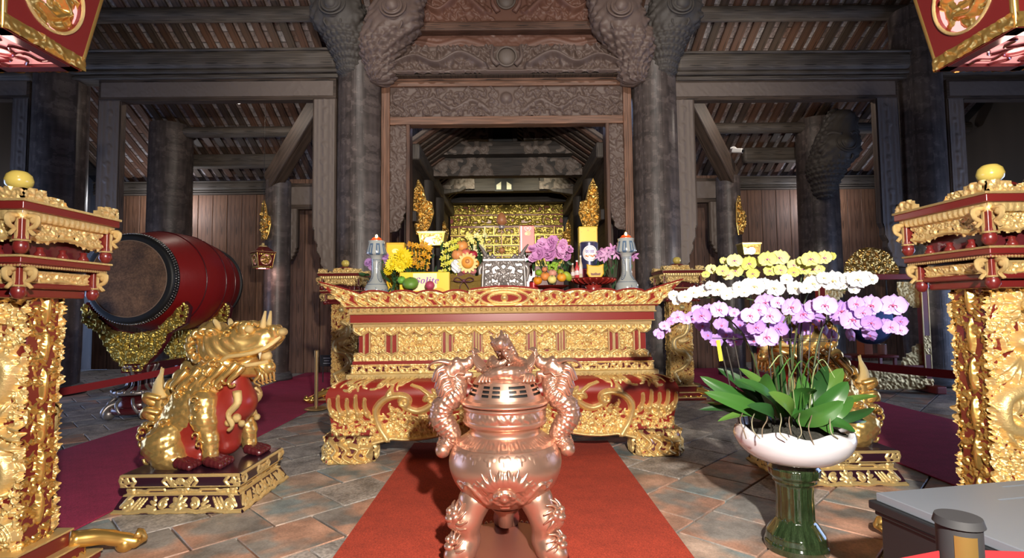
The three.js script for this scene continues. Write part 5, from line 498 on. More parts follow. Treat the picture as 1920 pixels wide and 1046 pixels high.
// lamp boxes that shine toward the visitor
function lampBox(label, u, v, d, w, h, cd) { const p = at(u, v, d), t = thing('lamp_box', label, 'lamp', [p.x, p.y, p.z]); const poly = [[-w * 0.42, 0], [w * 0.42, 0], [w / 2, h], [-w / 2, h]]; part('box', slab(poly, w * 0.8, 0.004), M.goldOlive, t); const r = new Relief(w * 0.8, h * 0.8, 0.009, true); r.fill(0.05, 0.012, Math.round(u), () => true, 3); part('front_carving', r.geom(), M.goldDeep, t).position.set(0, h * 0.1, w * 0.4); part('cap', rbox(w * 1.08, 0.025, w * 0.9, 0.005, 0, h + 0.012, 0), M.gold, t); part('stem', cyl(0.02, 0.02, p.y - 0.03, 10, 0, -(p.y - 0.03) / 2, 0), M.woodDark, t); part('foot', lathe([[0, 0], [0.16, 0], [0.15, 0.03], [0.03, 0.05], [0, 0.05]], 20), M.woodDark, t).position.y = -p.y + 0.002;
  part('bulb', ball(0.058, w * -0.1, h * 0.3, w * 0.5 + 0.02, 1, 16), mat([1, 1, 1], 0.4, { emissive: lin(1, 0.98, 0.95), emissiveIntensity: 10 }), t); const l = new THREE.PointLight(lin(1, 0.97, 0.93), cd, 0, 2); l.position.set(w * -0.1, h * 0.3, w * 0.5 + 0.1); l.castShadow = true; l.shadow.radius = 2; t.add(l); return t; }
lampBox('gilded lamp box with a glaring bulb behind the left altar flowers', 812, 462, 8.6, 0.42, 0.2, 1.2);
lampBox('gilded lamp box with a glaring bulb behind the yellow orchids', 1404, 478, 8.8, 0.3, 0.17, 1.5);

// ================================================================ DRUM ON ITS STAND
{
  const t = thing('temple_drum', 'great red barrel drum with brown skin and studded black rim at left', 'drum', [-4.98, 1.84, -7.0]); const L = 1.75, prof = []; for (let i = 0; i <= 24; i++) { const k = i / 24; prof.push([0.575 + 0.145 * sin(PI * k), -L * k]); }
  const toZ = g => put(g, 0, 0, 0, PI / 2, 0, 0); part('barrel', toZ(lathe(prof.map(p => [p[0], p[1]]), 64)), mat([0.3, 0.012, 0.012], 0.4, { bumpMap: MOTTLEB, bumpScale: 0.003 }), t);
  part('hoop', [0.32, 0.6, 0.82].map(k => put(new THREE.TorusGeometry(0.575 + 0.145 * sin(PI * k) + 0.004, 0.009, 6, 64), 0, 0, -L * k)), M.maroon, t);
  part('rear_rim', put(new THREE.TorusGeometry(0.585, 0.03, 8, 64), 0, 0, -L), M.black, t); part('rear_skin', put(new THREE.CircleGeometry(0.575, 48), 0, 0, -L - 0.002, 0, PI), mat([0.14, 0.08, 0.045], 0.6), t);
  part('rim', toZ(lathe([[0.5, 0.018], [0.555, 0.02], [0.583, 0.008], [0.595, -0.02], [0.606, -0.1], [0.598, -0.102]], 64)), M.black, t); part('skin', put(new THREE.CircleGeometry(0.505, 64), 0, 0, 0.016), mat([0.32, 0.17, 0.085], 0.55, { map: rep(MOTTLE, 0.8) }), t); part('skin_edge', put(new THREE.TorusGeometry(0.503, 0.006, 6, 64), 0, 0, 0.018), mat([0.3, 0.2, 0.13], 0.6), t);
  const st = []; for (let i = 0; i < 110; i++) { const a = i / 110 * 2 * PI; st.push(ball(0.011, 0.598 * cos(a), 0.598 * sin(a), -0.025, 1, 6), ball(0.011, 0.603 * cos(a + 0.028), 0.603 * sin(a + 0.028), -0.07, 1, 6)); } part('studs', st, M.steel, t);
  const s = thing('drum_stand', 'carved gilt cradle stand with curled feet under the red drum', 'stand', [-5.0, 0, -7.3]);
  const half = [[0, 1.12], [0.25, 1.16], [0.4, 1.26], [0.56, 1.44], [0.66, 1.53], [0.72, 1.46], [0.68, 1.25], [0.46, 1.12], [0.41, 1.0], [0.31, 0.85], [0.17, 0.7], [0.12, 0.62]], poly = half.concat(half.slice(1).reverse().map(p => [-p[0], p[1]])), ins = inPoly(poly);
  for (const z of [0.1, -0.95]) { part('cradle_board', slab(poly.slice().reverse(), 0.07, 0.008), M.maroon, s).position.z = z; const r = new Relief(1.5, 1.55, 0.01, true); r.fill(0.075, 0.07, 750, (x, y) => ins(x, y), 5, 1.3); part('cradle_carving', r.geom((x, y, h) => [x, y, h + 0.02 * cos(x * 2)], 0.0008, ins), M.goldOlive, s).position.z = z + 0.03; }
  part('pedestal', lathe([[0, 0.72], [0.2, 0.72], [0.19, 0.66], [0.13, 0.55], [0.12, 0.45], [0.17, 0.4], [0.26, 0.36], [0.28, 0.33], [0, 0.33]], 32), M.maroon, s); part('pedestal_leaves', Array.from({ length: 12 }, (_, i) => { const a = i / 12 * 2 * PI; return tube([[0.2 * sin(a), 0.7, 0.2 * cos(a)], [0.14 * sin(a), 0.55, 0.14 * cos(a)], [0.15 * sin(a), 0.42, 0.15 * cos(a)], [0.28 * sin(a), 0.35, 0.28 * cos(a)]], u => 0.022, 14, 6); }), M.silver, s);
  part('waist_ring', [ring(0.29, 0.03, 0, 0.35, 0, PI / 2)].concat(Array.from({ length: 18 }, (_, i) => ball(0.03, 0.3 * sin(i / 18 * 2 * PI), 0.36, 0.3 * cos(i / 18 * 2 * PI), 1, 8))), M.silver, s); part('base_ring', [ring(0.3, 0.05, 0, 0.12, 0, PI / 2), lathe([[0, 0.3], [0.22, 0.3], [0.3, 0.16], [0.2, 0.06], [0, 0.06]], 28)], M.maroon, s); part('base_scrolls', Array.from({ length: 10 }, (_, i) => { const a = i / 10 * 2 * PI + 0.3; return tube([[0.26 * sin(a), 0.28, 0.26 * cos(a)], [0.34 * sin(a + 0.1), 0.2, 0.34 * cos(a + 0.1)], [0.33 * sin(a + 0.25), 0.1, 0.33 * cos(a + 0.25)], [0.3 * sin(a + 0.3), 0.16, 0.3 * cos(a + 0.3)]], u => 0.022, 12, 6); }), M.silver, s);
  for (const a of [0.78, 2.35, 3.93, 5.5]) part('curled_foot', [ball(0.075, 0.34 * sin(a), 0.077, 0.34 * cos(a), 1, 14), tube([[0.2 * sin(a), 0.22, 0.2 * cos(a)], [0.34 * sin(a), 0.18, 0.34 * cos(a)], [0.4 * sin(a), 0.09, 0.4 * cos(a)], [0.34 * sin(a), 0.05, 0.34 * cos(a)]], 0.035, 16, 8)], M.silver, s);
  for (const z of [0.1, -0.95]) part('tie_rail', box(0.3, 0.12, 0.12, 0, 0.66, z), M.maroon, s); part('long_rail', box(0.14, 0.1, 1.1, 0, 0.66, -0.42), M.maroon, s); part('rear_foot', [cyl(0.12, 0.16, 0.6, 16, 0, 0.31, -0.95)], M.maroon, s);
}
// ================================================================ GONG FRAME
{
  const d = 9.0, c = at(1606, 700, d), t = thing('gong_frame', 'red and gilt carved gong frame behind the orchids at right', 'gong stand', [c.x, 0, -d + 0.45]); const Yv = v => AY(1640, v, d), hw = 0.82, yt = Yv(522), yb = Yv(683);
  for (const s of [-1, 1]) { part('post', rbox(0.1, yt - 0.12, 0.12, 0.01, s * hw, (yt + 0.12) / 2, 0), M.lacquer, t); part('post_edge', [box(0.015, yt - 0.3, 0.02, s * (hw + 0.05), yt / 2 + 0.1, 0.055), box(0.015, yt - 0.3, 0.02, s * (hw - 0.05), yt / 2 + 0.1, 0.055)], M.gold, t); const pd = new Relief(0.1, 0.3, 0.01); pd.fill(0.05, 0.025, 780); part('post_boss', pd.geom(), M.gold, t).position.set(s * hw, yb + 0.2, 0.06);
    const r = new Relief(0.34, 0.3, 0.012); r.fill(0.075, 0.045, 781 + s, () => true, 4, 1.4); part('bar_end', [r.geom((x, y, h) => [x, y, h]), box(0.26, 0.14, 0.05, 0, 0.15, -0.03)], M.gold, t).position.set(s * (hw + 0.12), yt - 0.13, 0.06);
    const tri = new Relief(0.36, 0.42, 0.012), on = (x, y) => s * x * 1.0 + (y - 0.21) > -0.08 && s * x + (y - 0.21) < 0.32; tri.fill(0.06, 0.025, 785 + s, on, 3, 1.4); part('upper_fret', tri.geom(undefined, 0.0008), M.gold, t).position.set(s * (hw - 0.22), yt - 0.5, 0); const tri2 = new Relief(0.36, 0.34, 0.012), on2 = (x, y) => s * x > (y - 0.17) * 0.9 - 0.02; tri2.fill(0.06, 0.025, 787 + s, on2, 3, 1.4); part('lower_fret', tri2.geom(undefined, 0.0008), M.gold, t).position.set(s * (hw - 0.22), yb + 0.03, 0);
    part('foot', [rbox(0.16, 0.12, 0.6, 0.02, s * hw, 0.07, 0)], M.lacquer, t); }
  part('top_bar', rbox(2 * hw + 0.25, 0.09, 0.12, 0.01, 0, yt, 0), M.lacquer, t); part('lower_rail', rbox(2 * hw, 0.07, 0.1, 0.01, 0, yb, 0), M.lacquer, t); part('bottom_rail', rbox(2 * hw, 0.05, 0.1, 0.01, 0, yb - 0.2, 0), M.lacquer, t);
  { const r = new Relief(2 * hw, 0.15, 0.012, true); r.fill(0.06, 0.025, 790, () => true, 3, 1.3); part('rail_fret', r.geom(), M.gold, t).position.set(0, yb - 0.18, 0.02); const q = new Relief(2 * hw + 0.1, 0.17, 0.012, true); q.fill(0.07, 0.035, 791, () => true, 3, 1.4); part('base_fret', q.geom(), M.gold, t).position.set(0, 0.06, 0.08); part('base_board', box(2 * hw, 0.1, 0.12, 0, 0.12, 0), M.maroon, t); }
  { const r = new Relief(0.9, 0.46, 0.011, true), on = (x, y) => Math.pow(x / 0.44, 2) + Math.pow(y / 0.44, 2) < 1; r.fill(0.065, 0.05, 792, on, 4, 1.4); part('crest', r.geom(undefined, 0.0008, on), M.goldDeep, t).position.set(0, yt + 0.04, 0.02); part('crest_board', slab(Array.from({ length: 21 }, (_, i) => [0.42 * cos(i / 20 * PI), 0.42 * sin(i / 20 * PI)]), 0.03), M.goldOlive, t).position.set(0, yt + 0.04, 0); }
  const go = thing('bronze_gong', 'dark blue round gong hanging in the gilt frame behind the orchids', 'gong', [c.x, Yv(600), -d + 0.45]); part('disc', put(lathe([[0, 0.05], [0.07, 0.05], [0.1, 0.03], [0.3, 0.03], [0.37, 0.0], [0.375, -0.08], [0.36, -0.08]], 48), 0, 0, 0, PI / 2), mat([0.03, 0.05, 0.12], 0.35, { metalness: 0.6 }), go); const hy = yt - Yv(600) - 0.05; for (const s of [-1, 1]) part('cord', tube([[s * 0.25, 0.27, 0], [s * 0.25, hy, 0]], 0.01, 3, 6), M.black, go);
  const bx = at(1632, 690, 10.2), tb = thing('side_table', 'low red table behind the gong frame carrying an orange box', 'table', [bx.x, 0, -10.3]); part('top', rbox(0.9, 0.05, 0.5, 0.01, 0, 0.42, 0), M.lacquer, tb); for (const [a, b] of [[1, 1], [-1, 1], [1, -1], [-1, -1]]) part('leg', box(0.05, 0.395, 0.05, a * 0.4, 0.1975, b * 0.2), M.lacquer, tb);
  const ob = solo('offering_carton', rbox(0.22, 0.32, 0.16, 0.012), mat([0.62, 0.16, 0.05], 0.6), 'tilted orange box on the low table behind the gong', 'box'); ob.position.set(bx.x - 0.06, 0.607, -10.25); ob.rotation.y = 0.3; const wb = solo('offering_carton', rbox(0.3, 0.12, 0.16, 0.012), mat([0.5, 0.55, 0.6], 0.6), 'pale grey carton lying on the orange box behind the gong', 'box'); wb.position.set(bx.x + 0.02, 0.829, -10.25); const rc = thing('paper_cup_tin', 'small reddish tin beside the orange box behind the gong', 'tin', [bx.x + 0.24, 0.446, -10.2]); part('can', lathe([[0, 0], [0.07, 0], [0.075, 0.01], [0.075, 0.2], [0, 0.2]], 18), mat([0.45, 0.2, 0.14], 0.5), rc); part('rim', ring(0.075, 0.006, 0, 0.2, 0, PI / 2), M.steel, rc);
}
// ================================================================ ORCHID BOWL ON A GREEN PEDESTAL
const ped = at(1481, 700, 3.16);
{
  const t = thing('ceramic_pedestal', 'glossy dark green fluted ceramic pedestal under the orchid bowl', 'pedestal', [ped.x, 0.001, -3.16]); const gl = mat([0.04, 0.07, 0.028], 0.12, { phys: true, clearcoat: 1, clearcoatRoughness: 0.06, map: rep(MOTTLE, 2) });
  const rad = [[0, 0.168], [0.035, 0.17], [0.05, 0.16], [0.09, 0.155], [0.14, 0.122], [0.155, 0.112], [0.165, 0.104], [0.3, 0.1], [0.37, 0.103], [0.385, 0.118], [0.4, 0.118], [0.42, 0.134], [0.46, 0.138], [0.485, 0.125], [0.49, 0.11]]; const rf = y => { for (let i = 1; i < rad.length; i++) if (y <= rad[i][0]) { const a = rad[i - 1], b = rad[i]; return a[1] + (b[1] - a[1]) * (y - a[0]) / (b[0] - a[0]); } return 0.1; };
  part('column', sheet(-PI, PI, 0.158, 0.39, 120, 30, (a, y) => { const r = rf(y) - 0.005 * Math.abs(cos(a * 9)) * Math.min(1, Math.max(0, (y - 0.16) * 40), Math.max(0, (0.385 - y) * 40)); return [r * sin(a), y, r * cos(a)]; }), gl, t); part('base', sheet(-PI, PI, 0, 0.16, 96, 30, (a, y) => { const r = rf(y) + 0.004 * Math.abs(sin(a * 6)) * sin(PI * y / 0.16); return [r * sin(a), y, r * cos(a)]; }), gl, t); part('capital', [sheet(-PI, PI, 0.385, 0.49, 96, 16, (a, y) => { const r = rf(y) + 0.004 * Math.abs(sin(a * 8)) * (y > 0.41 && y < 0.47 ? 1 : 0); return [r * sin(a), y, r * cos(a)]; }), cyl(0.11, 0.11, 0.01, 36, 0, 0.485, 0)], gl, t); part('foot_disc', cyl(0.168, 0.168, 0.002, 40, 0, 0.001, 0), gl, t);
  const o = thing('orchid_planter', 'white scalloped bowl of yellow, white and purple orchids with green leaves', 'potted orchids', [ped.x, 0.492, -3.16]); const IN = p => [p.x - ped.x, p.y - 0.492, p.z + 3.16];
  const bp = new THREE.SplineCurve([[0, 0], [0.13, 0.004], [0.225, 0.028], [0.29, 0.08], [0.32, 0.14], [0.316, 0.18], [0.306, 0.2]].map(p => new THREE.Vector2(...p))).getPoints(30); const white = mat([0.72, 0.71, 0.76], 0.12, { phys: true, clearcoat: 0.8, clearcoatRoughness: 0.08 });
  part('bowl', [sheet(-PI, PI, 0, 1, 120, 30, (a, k) => { const p = bp[Math.round(k * 30)], w = 0.014 * sin(a * 7) * Math.pow(k, 6); return [p.x * sin(a), p.y + w, p.x * cos(a)]; }), sheet(-PI, PI, 0, 1, 120, 10, (a, k) => { const r = 0.29 - 0.04 * k; return [r * sin(a), 0.2 - 0.07 * k + 0.014 * sin(a * 7) * (1 - k), r * cos(a)]; })], white, o); part('bowl_rim', sheet(-PI, PI, 0, 2 * PI, 140, 8, (a, b) => { const r = 0.297 + 0.012 * cos(b); return [r * sin(a), 0.2 + 0.014 * sin(a * 7) + 0.006 * sin(b), r * cos(a)]; }), white, o);
  part('moss', sheet(-PI, PI, 0, 1, 60, 14, (a, k) => [0.27 * k * sin(a), 0.17 + 0.05 * (1 - k * k) + 0.012 * sin(a * 13 + k * 9) * sin(k * 17), 0.27 * k * cos(a)]), mat([0.2, 0.19, 0.15], 0.95, { map: rep(MOTTLE, 4), bumpMap: rep(MOTTLEB, 4), bumpScale: 0.02 }), o);
  // leaves
  const leafM = [[0.03, 0.11, 0.02], [0.045, 0.14, 0.025], [0.02, 0.07, 0.018], [0.08, 0.17, 0.03]].map(c => mat(c, 0.32, { side: THREE.DoubleSide }));
  const leafGeo = (a, b, w, sag, tw = 0) => { const A = V(...a), B = V(...b), dir = B.clone().sub(A), L = dir.length(); dir.normalize(); const side = V(0.1, 0.55, 1).cross(dir).normalize(); const up = dir.clone().cross(side).normalize(); if (up.y < 0) up.negate(); side.applyAxisAngle(dir, tw); up.applyAxisAngle(dir, tw); return sheet(-1, 1, 0, 1, 6, 14, (s, k) => { const ww = w * Math.pow(sin(PI * Math.min(1, 0.12 + 0.88 * k)), 0.55) * (k > 0.97 ? 0.4 : 1); const p = A.clone().addScaledVector(dir, L * k).addScaledVector(side, s * ww).addScaledVector(up, Math.abs(s) * ww * 0.3 + sag * sin(PI * k)); return [p.x, p.y, p.z]; }); };
  const LV = [[1395, 765, 1312, 705, 3.1, 0.035], [1400, 770, 1320, 735, 3.0, 0.035], [1420, 770, 1345, 690, 3.2, 0.035], [1430, 765, 1385, 690, 3.15, 0.035], [1445, 775, 1382, 712, 2.92, 0.045], [1455, 770, 1435, 700, 2.95, 0.036], [1470, 770, 1465, 680, 3.1, 0.036], [1480, 775, 1440, 735, 2.88, 0.04], [1490, 770, 1530, 730, 2.9, 0.045], [1500, 775, 1582, 752, 2.88, 0.045], [1520, 770, 1550, 685, 3.05, 0.04], [1530, 775, 1580, 690, 3.15, 0.045], [1545, 775, 1590, 715, 3.0, 0.045], [1550, 780, 1600, 745, 3.1, 0.04], [1550, 780, 1640, 765, 3.1, 0.025], [1555, 775, 1645, 742, 3.2, 0.022], [1560, 785, 1605, 810, 2.95, 0.03], [1555, 790, 1562, 815, 2.9, 0.04], [1400, 770, 1310, 768, 3.1, 0.02], [1395, 775, 1345, 790, 3.0, 0.02], [1400, 765, 1325, 755, 3.25, 0.022], [1500, 770, 1505, 700, 3.2, 0.035], [1425, 775, 1400, 760, 2.9, 0.03], [1545, 770, 1625, 790, 3.25, 0.02], [1480, 770, 1490, 715, 3.3, 0.04]];
  LV.forEach(([u0, v0, u1, v1, d, w], i) => part('leaf', leafGeo(IN(at(1480 + (u0 - 1480) * 0.55, v0 + 12, (d + 3.16) / 2)), IN(at(u1, v1, d)), w * 1.25, 0.05, (i % 5 - 2) * 0.25), leafM[i % 4], o));
  for (let i = 0; i < 5; i++) { const u = 1490 + i * 9, side = i % 2 ? 1 : -1; part('grass_blade', tube([IN(at(u, 765, 3.0)), IN(at(u + side * 8, 700, 2.98)), IN(at(u + side * 25, 665 + i * 3, 2.95)), IN(at(u + side * 48, 690 + i * 6, 2.93))], q => 0.008 * (1 - q * 0.7), 16, 5, 0.25), i % 3 ? mat([0.06, 0.17, 0.03], 0.4) : mat([0.35, 0.45, 0.2], 0.4), o); }
  for (let i = 0; i < 8; i++) { const u = 1390 + i * 23 + R(-8, 8); part('aerial_root', tube([IN(at(u, 775, 2.96)), IN(at(u + R(-6, 6), 788, 2.87)), IN(at(u + R(-10, 10), 803 + R(0, 8), 2.845)), IN(at(u + R(-14, 14), 815 + R(0, 25) * (i % 3 ? 0.3 : 1), 2.85))], 0.0032, 14, 5), i % 2 ? mat([0.3, 0.28, 0.18], 0.6) : mat([0.2, 0.15, 0.1], 0.7), o); }
  // stems and stakes
  const stemM = mat([0.05, 0.07, 0.025], 0.5), stake = mat([0.05, 0.045, 0.04], 0.5); const STEM = [[1430, 770, 1400, 640, 1330, 585, 1235, 625], [1450, 770, 1440, 610, 1440, 580, 1435, 640], [1465, 770, 1450, 600, 1400, 560, 1270, 560], [1485, 770, 1500, 590, 1560, 575, 1690, 610], [1500, 770, 1510, 560, 1580, 545, 1640, 525], [1475, 770, 1470, 560, 1400, 520, 1330, 500], [1485, 770, 1480, 540, 1450, 490, 1420, 500], [1495, 770, 1500, 540, 1520, 500, 1560, 480], [1510, 770, 1540, 620, 1600, 590, 1690, 580], [1470, 770, 1465, 620, 1500, 570, 1440, 600]]; STEM.forEach((s, i) => { const d = [3.0, 2.98, 3.2, 2.98, 3.2, 3.36, 3.36, 3.36, 3.02, 2.95][i]; part('flower_stem', tube([[(s[0] - 1480) * 0.0018, 0.2, (i % 3 - 1) * 0.06], IN(at(s[2], s[3], d + 0.08)), IN(at(s[4], s[5], d + 0.05)), IN(at(s[6], s[7], d + 0.04))], q => 0.006 - 0.003 * q, 26, 6), stemM, o); });
  for (const [u, v] of [[1348, 640], [1362, 650], [1440, 640], [1460, 600], [1505, 620], [1520, 600], [1560, 620], [1375, 630], [1540, 600]]) part('stake', tube([[(u - 1480) * 0.0022, 0.18, -0.02], IN(at(u, v, 3.14))], 0.004, 2, 5), stake, o); part('cross_ties', [tube([IN(at(1335, 634, 3.1)), IN(at(1570, 636, 3.1))], 0.0025, 2, 4), tube([IN(at(1370, 636, 3.2)), IN(at(1560, 640, 3.2))], 0.0025, 2, 4)], stake, o);
  { const p = IN(at(1349, 657, 3.05)); part('plant_tag', put(rbox(0.022, 0.12, 0.003, 0.001), ...p, 0, 0, 0.12), mat([0.72, 0.62, 0.03], 0.5), o); }
  // blooms
  const petal = (len, w, cup, round) => sheet(-1, 1, 0, 1, 8, 8, (s, k) => { const ww = w * Math.pow(sin(PI * Math.min(1, round + (1 - round) * k)), 0.5); return [s * ww, len * (0.04 + 0.96 * k) * (1 - 0.12 * s * s * (k > 0.6 ? 1 : 0)), cup * (s * s * 0.5 - 0.6 * sin(PI * k) + k * 0.5)]; });
  const bloom = [put(petal(1.0, 0.62, 0.12, 0.02), 0, 0, 0.03, 0, 0, -1.35), put(petal(1.0, 0.62, 0.12, 0.02), 0, 0, 0.03, 0, 0, 1.35), put(petal(0.9, 0.36, 0.1, 0.06), 0, 0, 0, -0.05), put(petal(0.88, 0.34, 0.1, 0.06), 0, 0, -0.02, 0, 0, 2.5), put(petal(0.88, 0.34, 0.1, 0.06), 0, 0, -0.02, 0, 0, -2.5)]; const bloomG = merge(bloom); const lipG = merge([put(petal(0.38, 0.16, 0.1, 0.1), 0, -0.02, 0.08, 0.9, 0, PI), put(petal(0.3, 0.13, 0.1, 0.1), 0, 0, 0.06, 0.5, 0, 1.9), put(petal(0.3, 0.13, 0.1, 0.1), 0, 0, 0.06, 0.5, 0, -1.9), ball(0.09, 0, 0.03, 0.12, 1, 8)]); const budG = put(new THREE.SphereGeometry(0.5, 10, 8), 0, 0, 0, 0, 0, 0, [0.8, 1.2, 0.8]);
  const TINT = { p: [[0.54, 0.36, 0.78], [0.6, 0.43, 0.82], [0.44, 0.26, 0.7]], w: [[0.8, 0.82, 0.84], [0.74, 0.77, 0.78], [0.82, 0.82, 0.78]], y: [[0.66, 0.66, 0.2], [0.72, 0.7, 0.3], [0.58, 0.6, 0.14]] }, LIP = { p: [0.6, 0.1, 0.22], w: [0.7, 0.55, 0.22], y: [0.42, 0.12, 0.35] }; const pm = {}, lm = {}; for (const k in TINT) { pm[k] = TINT[k].map(c => mat(c, 0.55, { phys: true, transmission: 0.12, thickness: 0 })); lm[k] = mat(LIP[k], 0.5); }
  const B = { p: [[125, 680, 70], [170, 630, 75], [210, 600, 66], [265, 570, 100], [320, 590, 75], [430, 560, 125], [480, 520, 95], [545, 520, 130], [600, 530, 85], [650, 540, 75], [760, 560, 125], [800, 640, 125], [870, 470, 135], [900, 560, 140], [960, 650, 120], [875, 710, 155], [1040, 500, 150], [1130, 550, 145], [1200, 500, 120], [1280, 490, 155], [1390, 530, 160], [1465, 590, 165], [1590, 490, 160], [1600, 610, 125], [1490, 480, 120], [1750, 490, 165], [1800, 600, 90], [1730, 640, 110], [1800, 660, 85], [140, 700, 55], [820, 520, 110], [950, 470, 100], [1690, 620, 90], [1540, 540, 110], [395, 520, 80], [690, 570, 70]], w: [[230, 420, 80], [250, 460, 65], [310, 430, 100], [370, 400, 100], [440, 390, 100], [540, 380, 120], [480, 350, 70], [600, 420, 80], [640, 400, 95], [680, 360, 90], [790, 360, 140], [740, 340, 95], [860, 340, 95], [930, 370, 130], [1070, 370, 115], [1010, 310, 90], [1150, 370, 90], [1190, 340, 130], [1330, 320, 155], [1270, 300, 100], [1430, 300, 100], [1510, 310, 140], [1600, 310, 90], [1400, 350, 80], [1480, 380, 70], [720, 400, 80], [1560, 290, 90]], y: [[575, 180, 55], [490, 240, 80], [455, 275, 55], [570, 250, 90], [655, 180, 105], [750, 200, 115], [660, 250, 100], [610, 280, 80], [780, 270, 85], [880, 170, 120], [965, 160, 120], [900, 250, 85], [970, 245, 90], [1060, 210, 90], [1130, 240, 90], [1180, 170, 120], [1270, 160, 110], [1325, 150, 65], [1120, 180, 70], [1200, 240, 95], [1060, 260, 80], [1240, 240, 70], [840, 190, 80]] };
  for (const k of ['y', 'w', 'p']) B[k].forEach(([cx, cy, sz], i) => { const d = { y: 3.34, w: 3.18, p: 2.98 }[k] + R(-0.06, 0.06) - (k === 'p' ? cy * 0.0001 : 0), p = at(1200 + cx / 3.69, 440 + cy / 3.69, d), s = sz / 3.69 / 1000 * d * 0.58; const m = part('bloom', bloomG, pm[k][i % 3], o); m.position.set(...IN(p)); m.scale.setScalar(s); m.rotation.set(R(0.0, 0.35), -Math.atan2(p.x, -p.z) * 0.5 + R(-0.4, 0.4), R(-0.15, 0.15)); part('lip', lipG, lm[k], m); });
  for (let i = 0; i < 26; i++) { const p = at(1300 + (i * 61 % 340), 596 + (i * 29 % 48), 3.32 + R(-0.08, 0.12)), m = part('bloom', bloomG, pm.p[2], o); m.position.set(...IN(p)); m.scale.setScalar(0.055); m.rotation.set(-0.2, PI + R(-0.6, 0.6), R(-0.3, 0.3)); part('lip', lipG, lm.p, m); }
  for (let i = 0; i < 10; i++) { const k = i % 2 ? 'p' : 'y', p = at(i % 2 ? 1228 + i * 3 : 1325 + i * 6, i % 2 ? 628 - i : 505 - i, i % 2 ? 2.98 : 3.34); const m = part('bud', budG, pm[k][1], o); m.position.set(...IN(p)); m.scale.setScalar(0.022); }
}
// ================================================================ BLACK BOX AND BARRIER POSTS
{
  const bl = at(1626, 919, 2.3), br = at(1925, 906, 2.45), y = bl.y, ang = Math.atan2(bl.z - br.z, br.x - bl.x), t = thing('donation_box', 'matt black donation box with two slots in its grey lid at lower right', 'box', [bl.x, 0.0, bl.z], ang); const w = 0.95, dp = 0.62;
  const dark = mat([0.012, 0.013, 0.014], 0.4), lidM = mat([0.17, 0.19, 0.22], 0.5); part('body', rbox(w - 0.06, y - 0.075, dp - 0.06, 0.008, w / 2, (y - 0.075) / 2 + 0.002, dp / 2), dark, t); part('body_moulding', [rbox(w - 0.03, 0.02, dp - 0.03, 0.006, w / 2, y - 0.085, dp / 2), rbox(w - 0.02, 0.03, dp - 0.02, 0.006, w / 2, 0.016, dp / 2)], dark, t); part('lid_lip', rbox(w, 0.035, dp, 0.006, w / 2, y - 0.055, dp / 2), dark, t);
  const rect = (x0, z0, x1, z1) => [[x0, z0], [x0, z1], [x1, z1], [x1, z0]]; part('lid', put(slab([[0.025, 0.025], [w - 0.025, 0.025], [w - 0.025, dp - 0.025], [0.025, dp - 0.025]], 0.034, 0.003, [rect(0.42, 0.19, 0.72, 0.205), rect(0.6, 0.07, 0.85, 0.085)]), 0, y - 0.02, 0, PI / 2, 0, 0), lidM, t); part('slot_lining', box(w - 0.1, 0.01, dp - 0.1, w / 2, y - 0.045, dp / 2), M.black, t);
}
function barrierPost(label, pos, h, group, r = 0.024, head = true) { const t = thing('barrier_post', label, 'post', pos, 0, group); const brass = mat([0.42, 0.27, 0.12], 0.35, { metalness: 0.7 }); part('pole', cyl(r, r, h - 0.1, 18, 0, (h - 0.1) / 2 + 0.01, 0), brass, t); part('base_disc', lathe([[0, 0], [0.16, 0], [0.16, 0.012], [0.13, 0.022], [0.03, 0.035], [0, 0.035]], 32), brass, t); part('belt_head', [cyl(r * 1.25, r * 1.25, 0.09, 20, 0, h - 0.05, 0), cyl(r * 1.1, r * 1.3, 0.012, 20, 0, h, 0)], head ? M.rubber : brass, t); return t; }
barrierPost('brass barrier post standing on the carpet left of the altar', [AX(593, 750, 7.6), 0.0142, -7.6], 0.82, 'barrier posts', 0.026, false); barrierPost('brass barrier post right of the altar between altar and orchids', [AX(1297, 720, 9.65), 0.001, -9.65], 0.96, 'barrier posts', 0.026, false);
{ const d = 1.32, p = at(1797, 985, d), t = thing('barrier_post', 'thick black capped barrier post with a gold band in front of the donation box', 'post', [p.x, 0.0142, -d], 0, 'barrier posts'); part('pole', cyl(0.03, 0.03, p.y - 0.09, 20, 0, (p.y - 0.09) / 2, 0), mat([0.42, 0.27, 0.12], 0.3, { metalness: 0.8 }), t); part('base_disc', lathe([[0, 0], [0.17, 0], [0.17, 0.012], [0.13, 0.024], [0.03, 0.04], [0, 0.04]], 32), M.rubber, t); part('belt_head', [cyl(0.046, 0.046, 0.09, 28, 0, p.y - 0.055, 0), cyl(0.047, 0.052, 0.018, 28, 0, p.y, 0)], M.rubber, t); part('gold_band', put(new THREE.CylinderGeometry(0.047, 0.047, 0.07, 20, 1, true, -0.9, 1.0), 0, p.y - 0.06, 0), mat([0.5, 0.3, 0.09], 0.35, { metalness: 0.8 }), t); }
const beltM = mat([0.26, 0.01, 0.014], 0.75); function belt(label, a, b, sag, w = 0.05) { const A = V(...a), B = V(...b), n = 24, dir = B.clone().sub(A).normalize(), side = V(-dir.z, 0, dir.x); return solo('barrier_belt', [1, -1].map(q => sheet(0, 1, -0.5, 0.5, n, 2, (k, s) => { const p = A.clone().lerp(B, k); return [p.x + side.x * 0.001 * q, p.y - sag * sin(PI * k) + s * w, p.z + side.z * 0.001 * q]; })), beltM, label, 'belt'); }
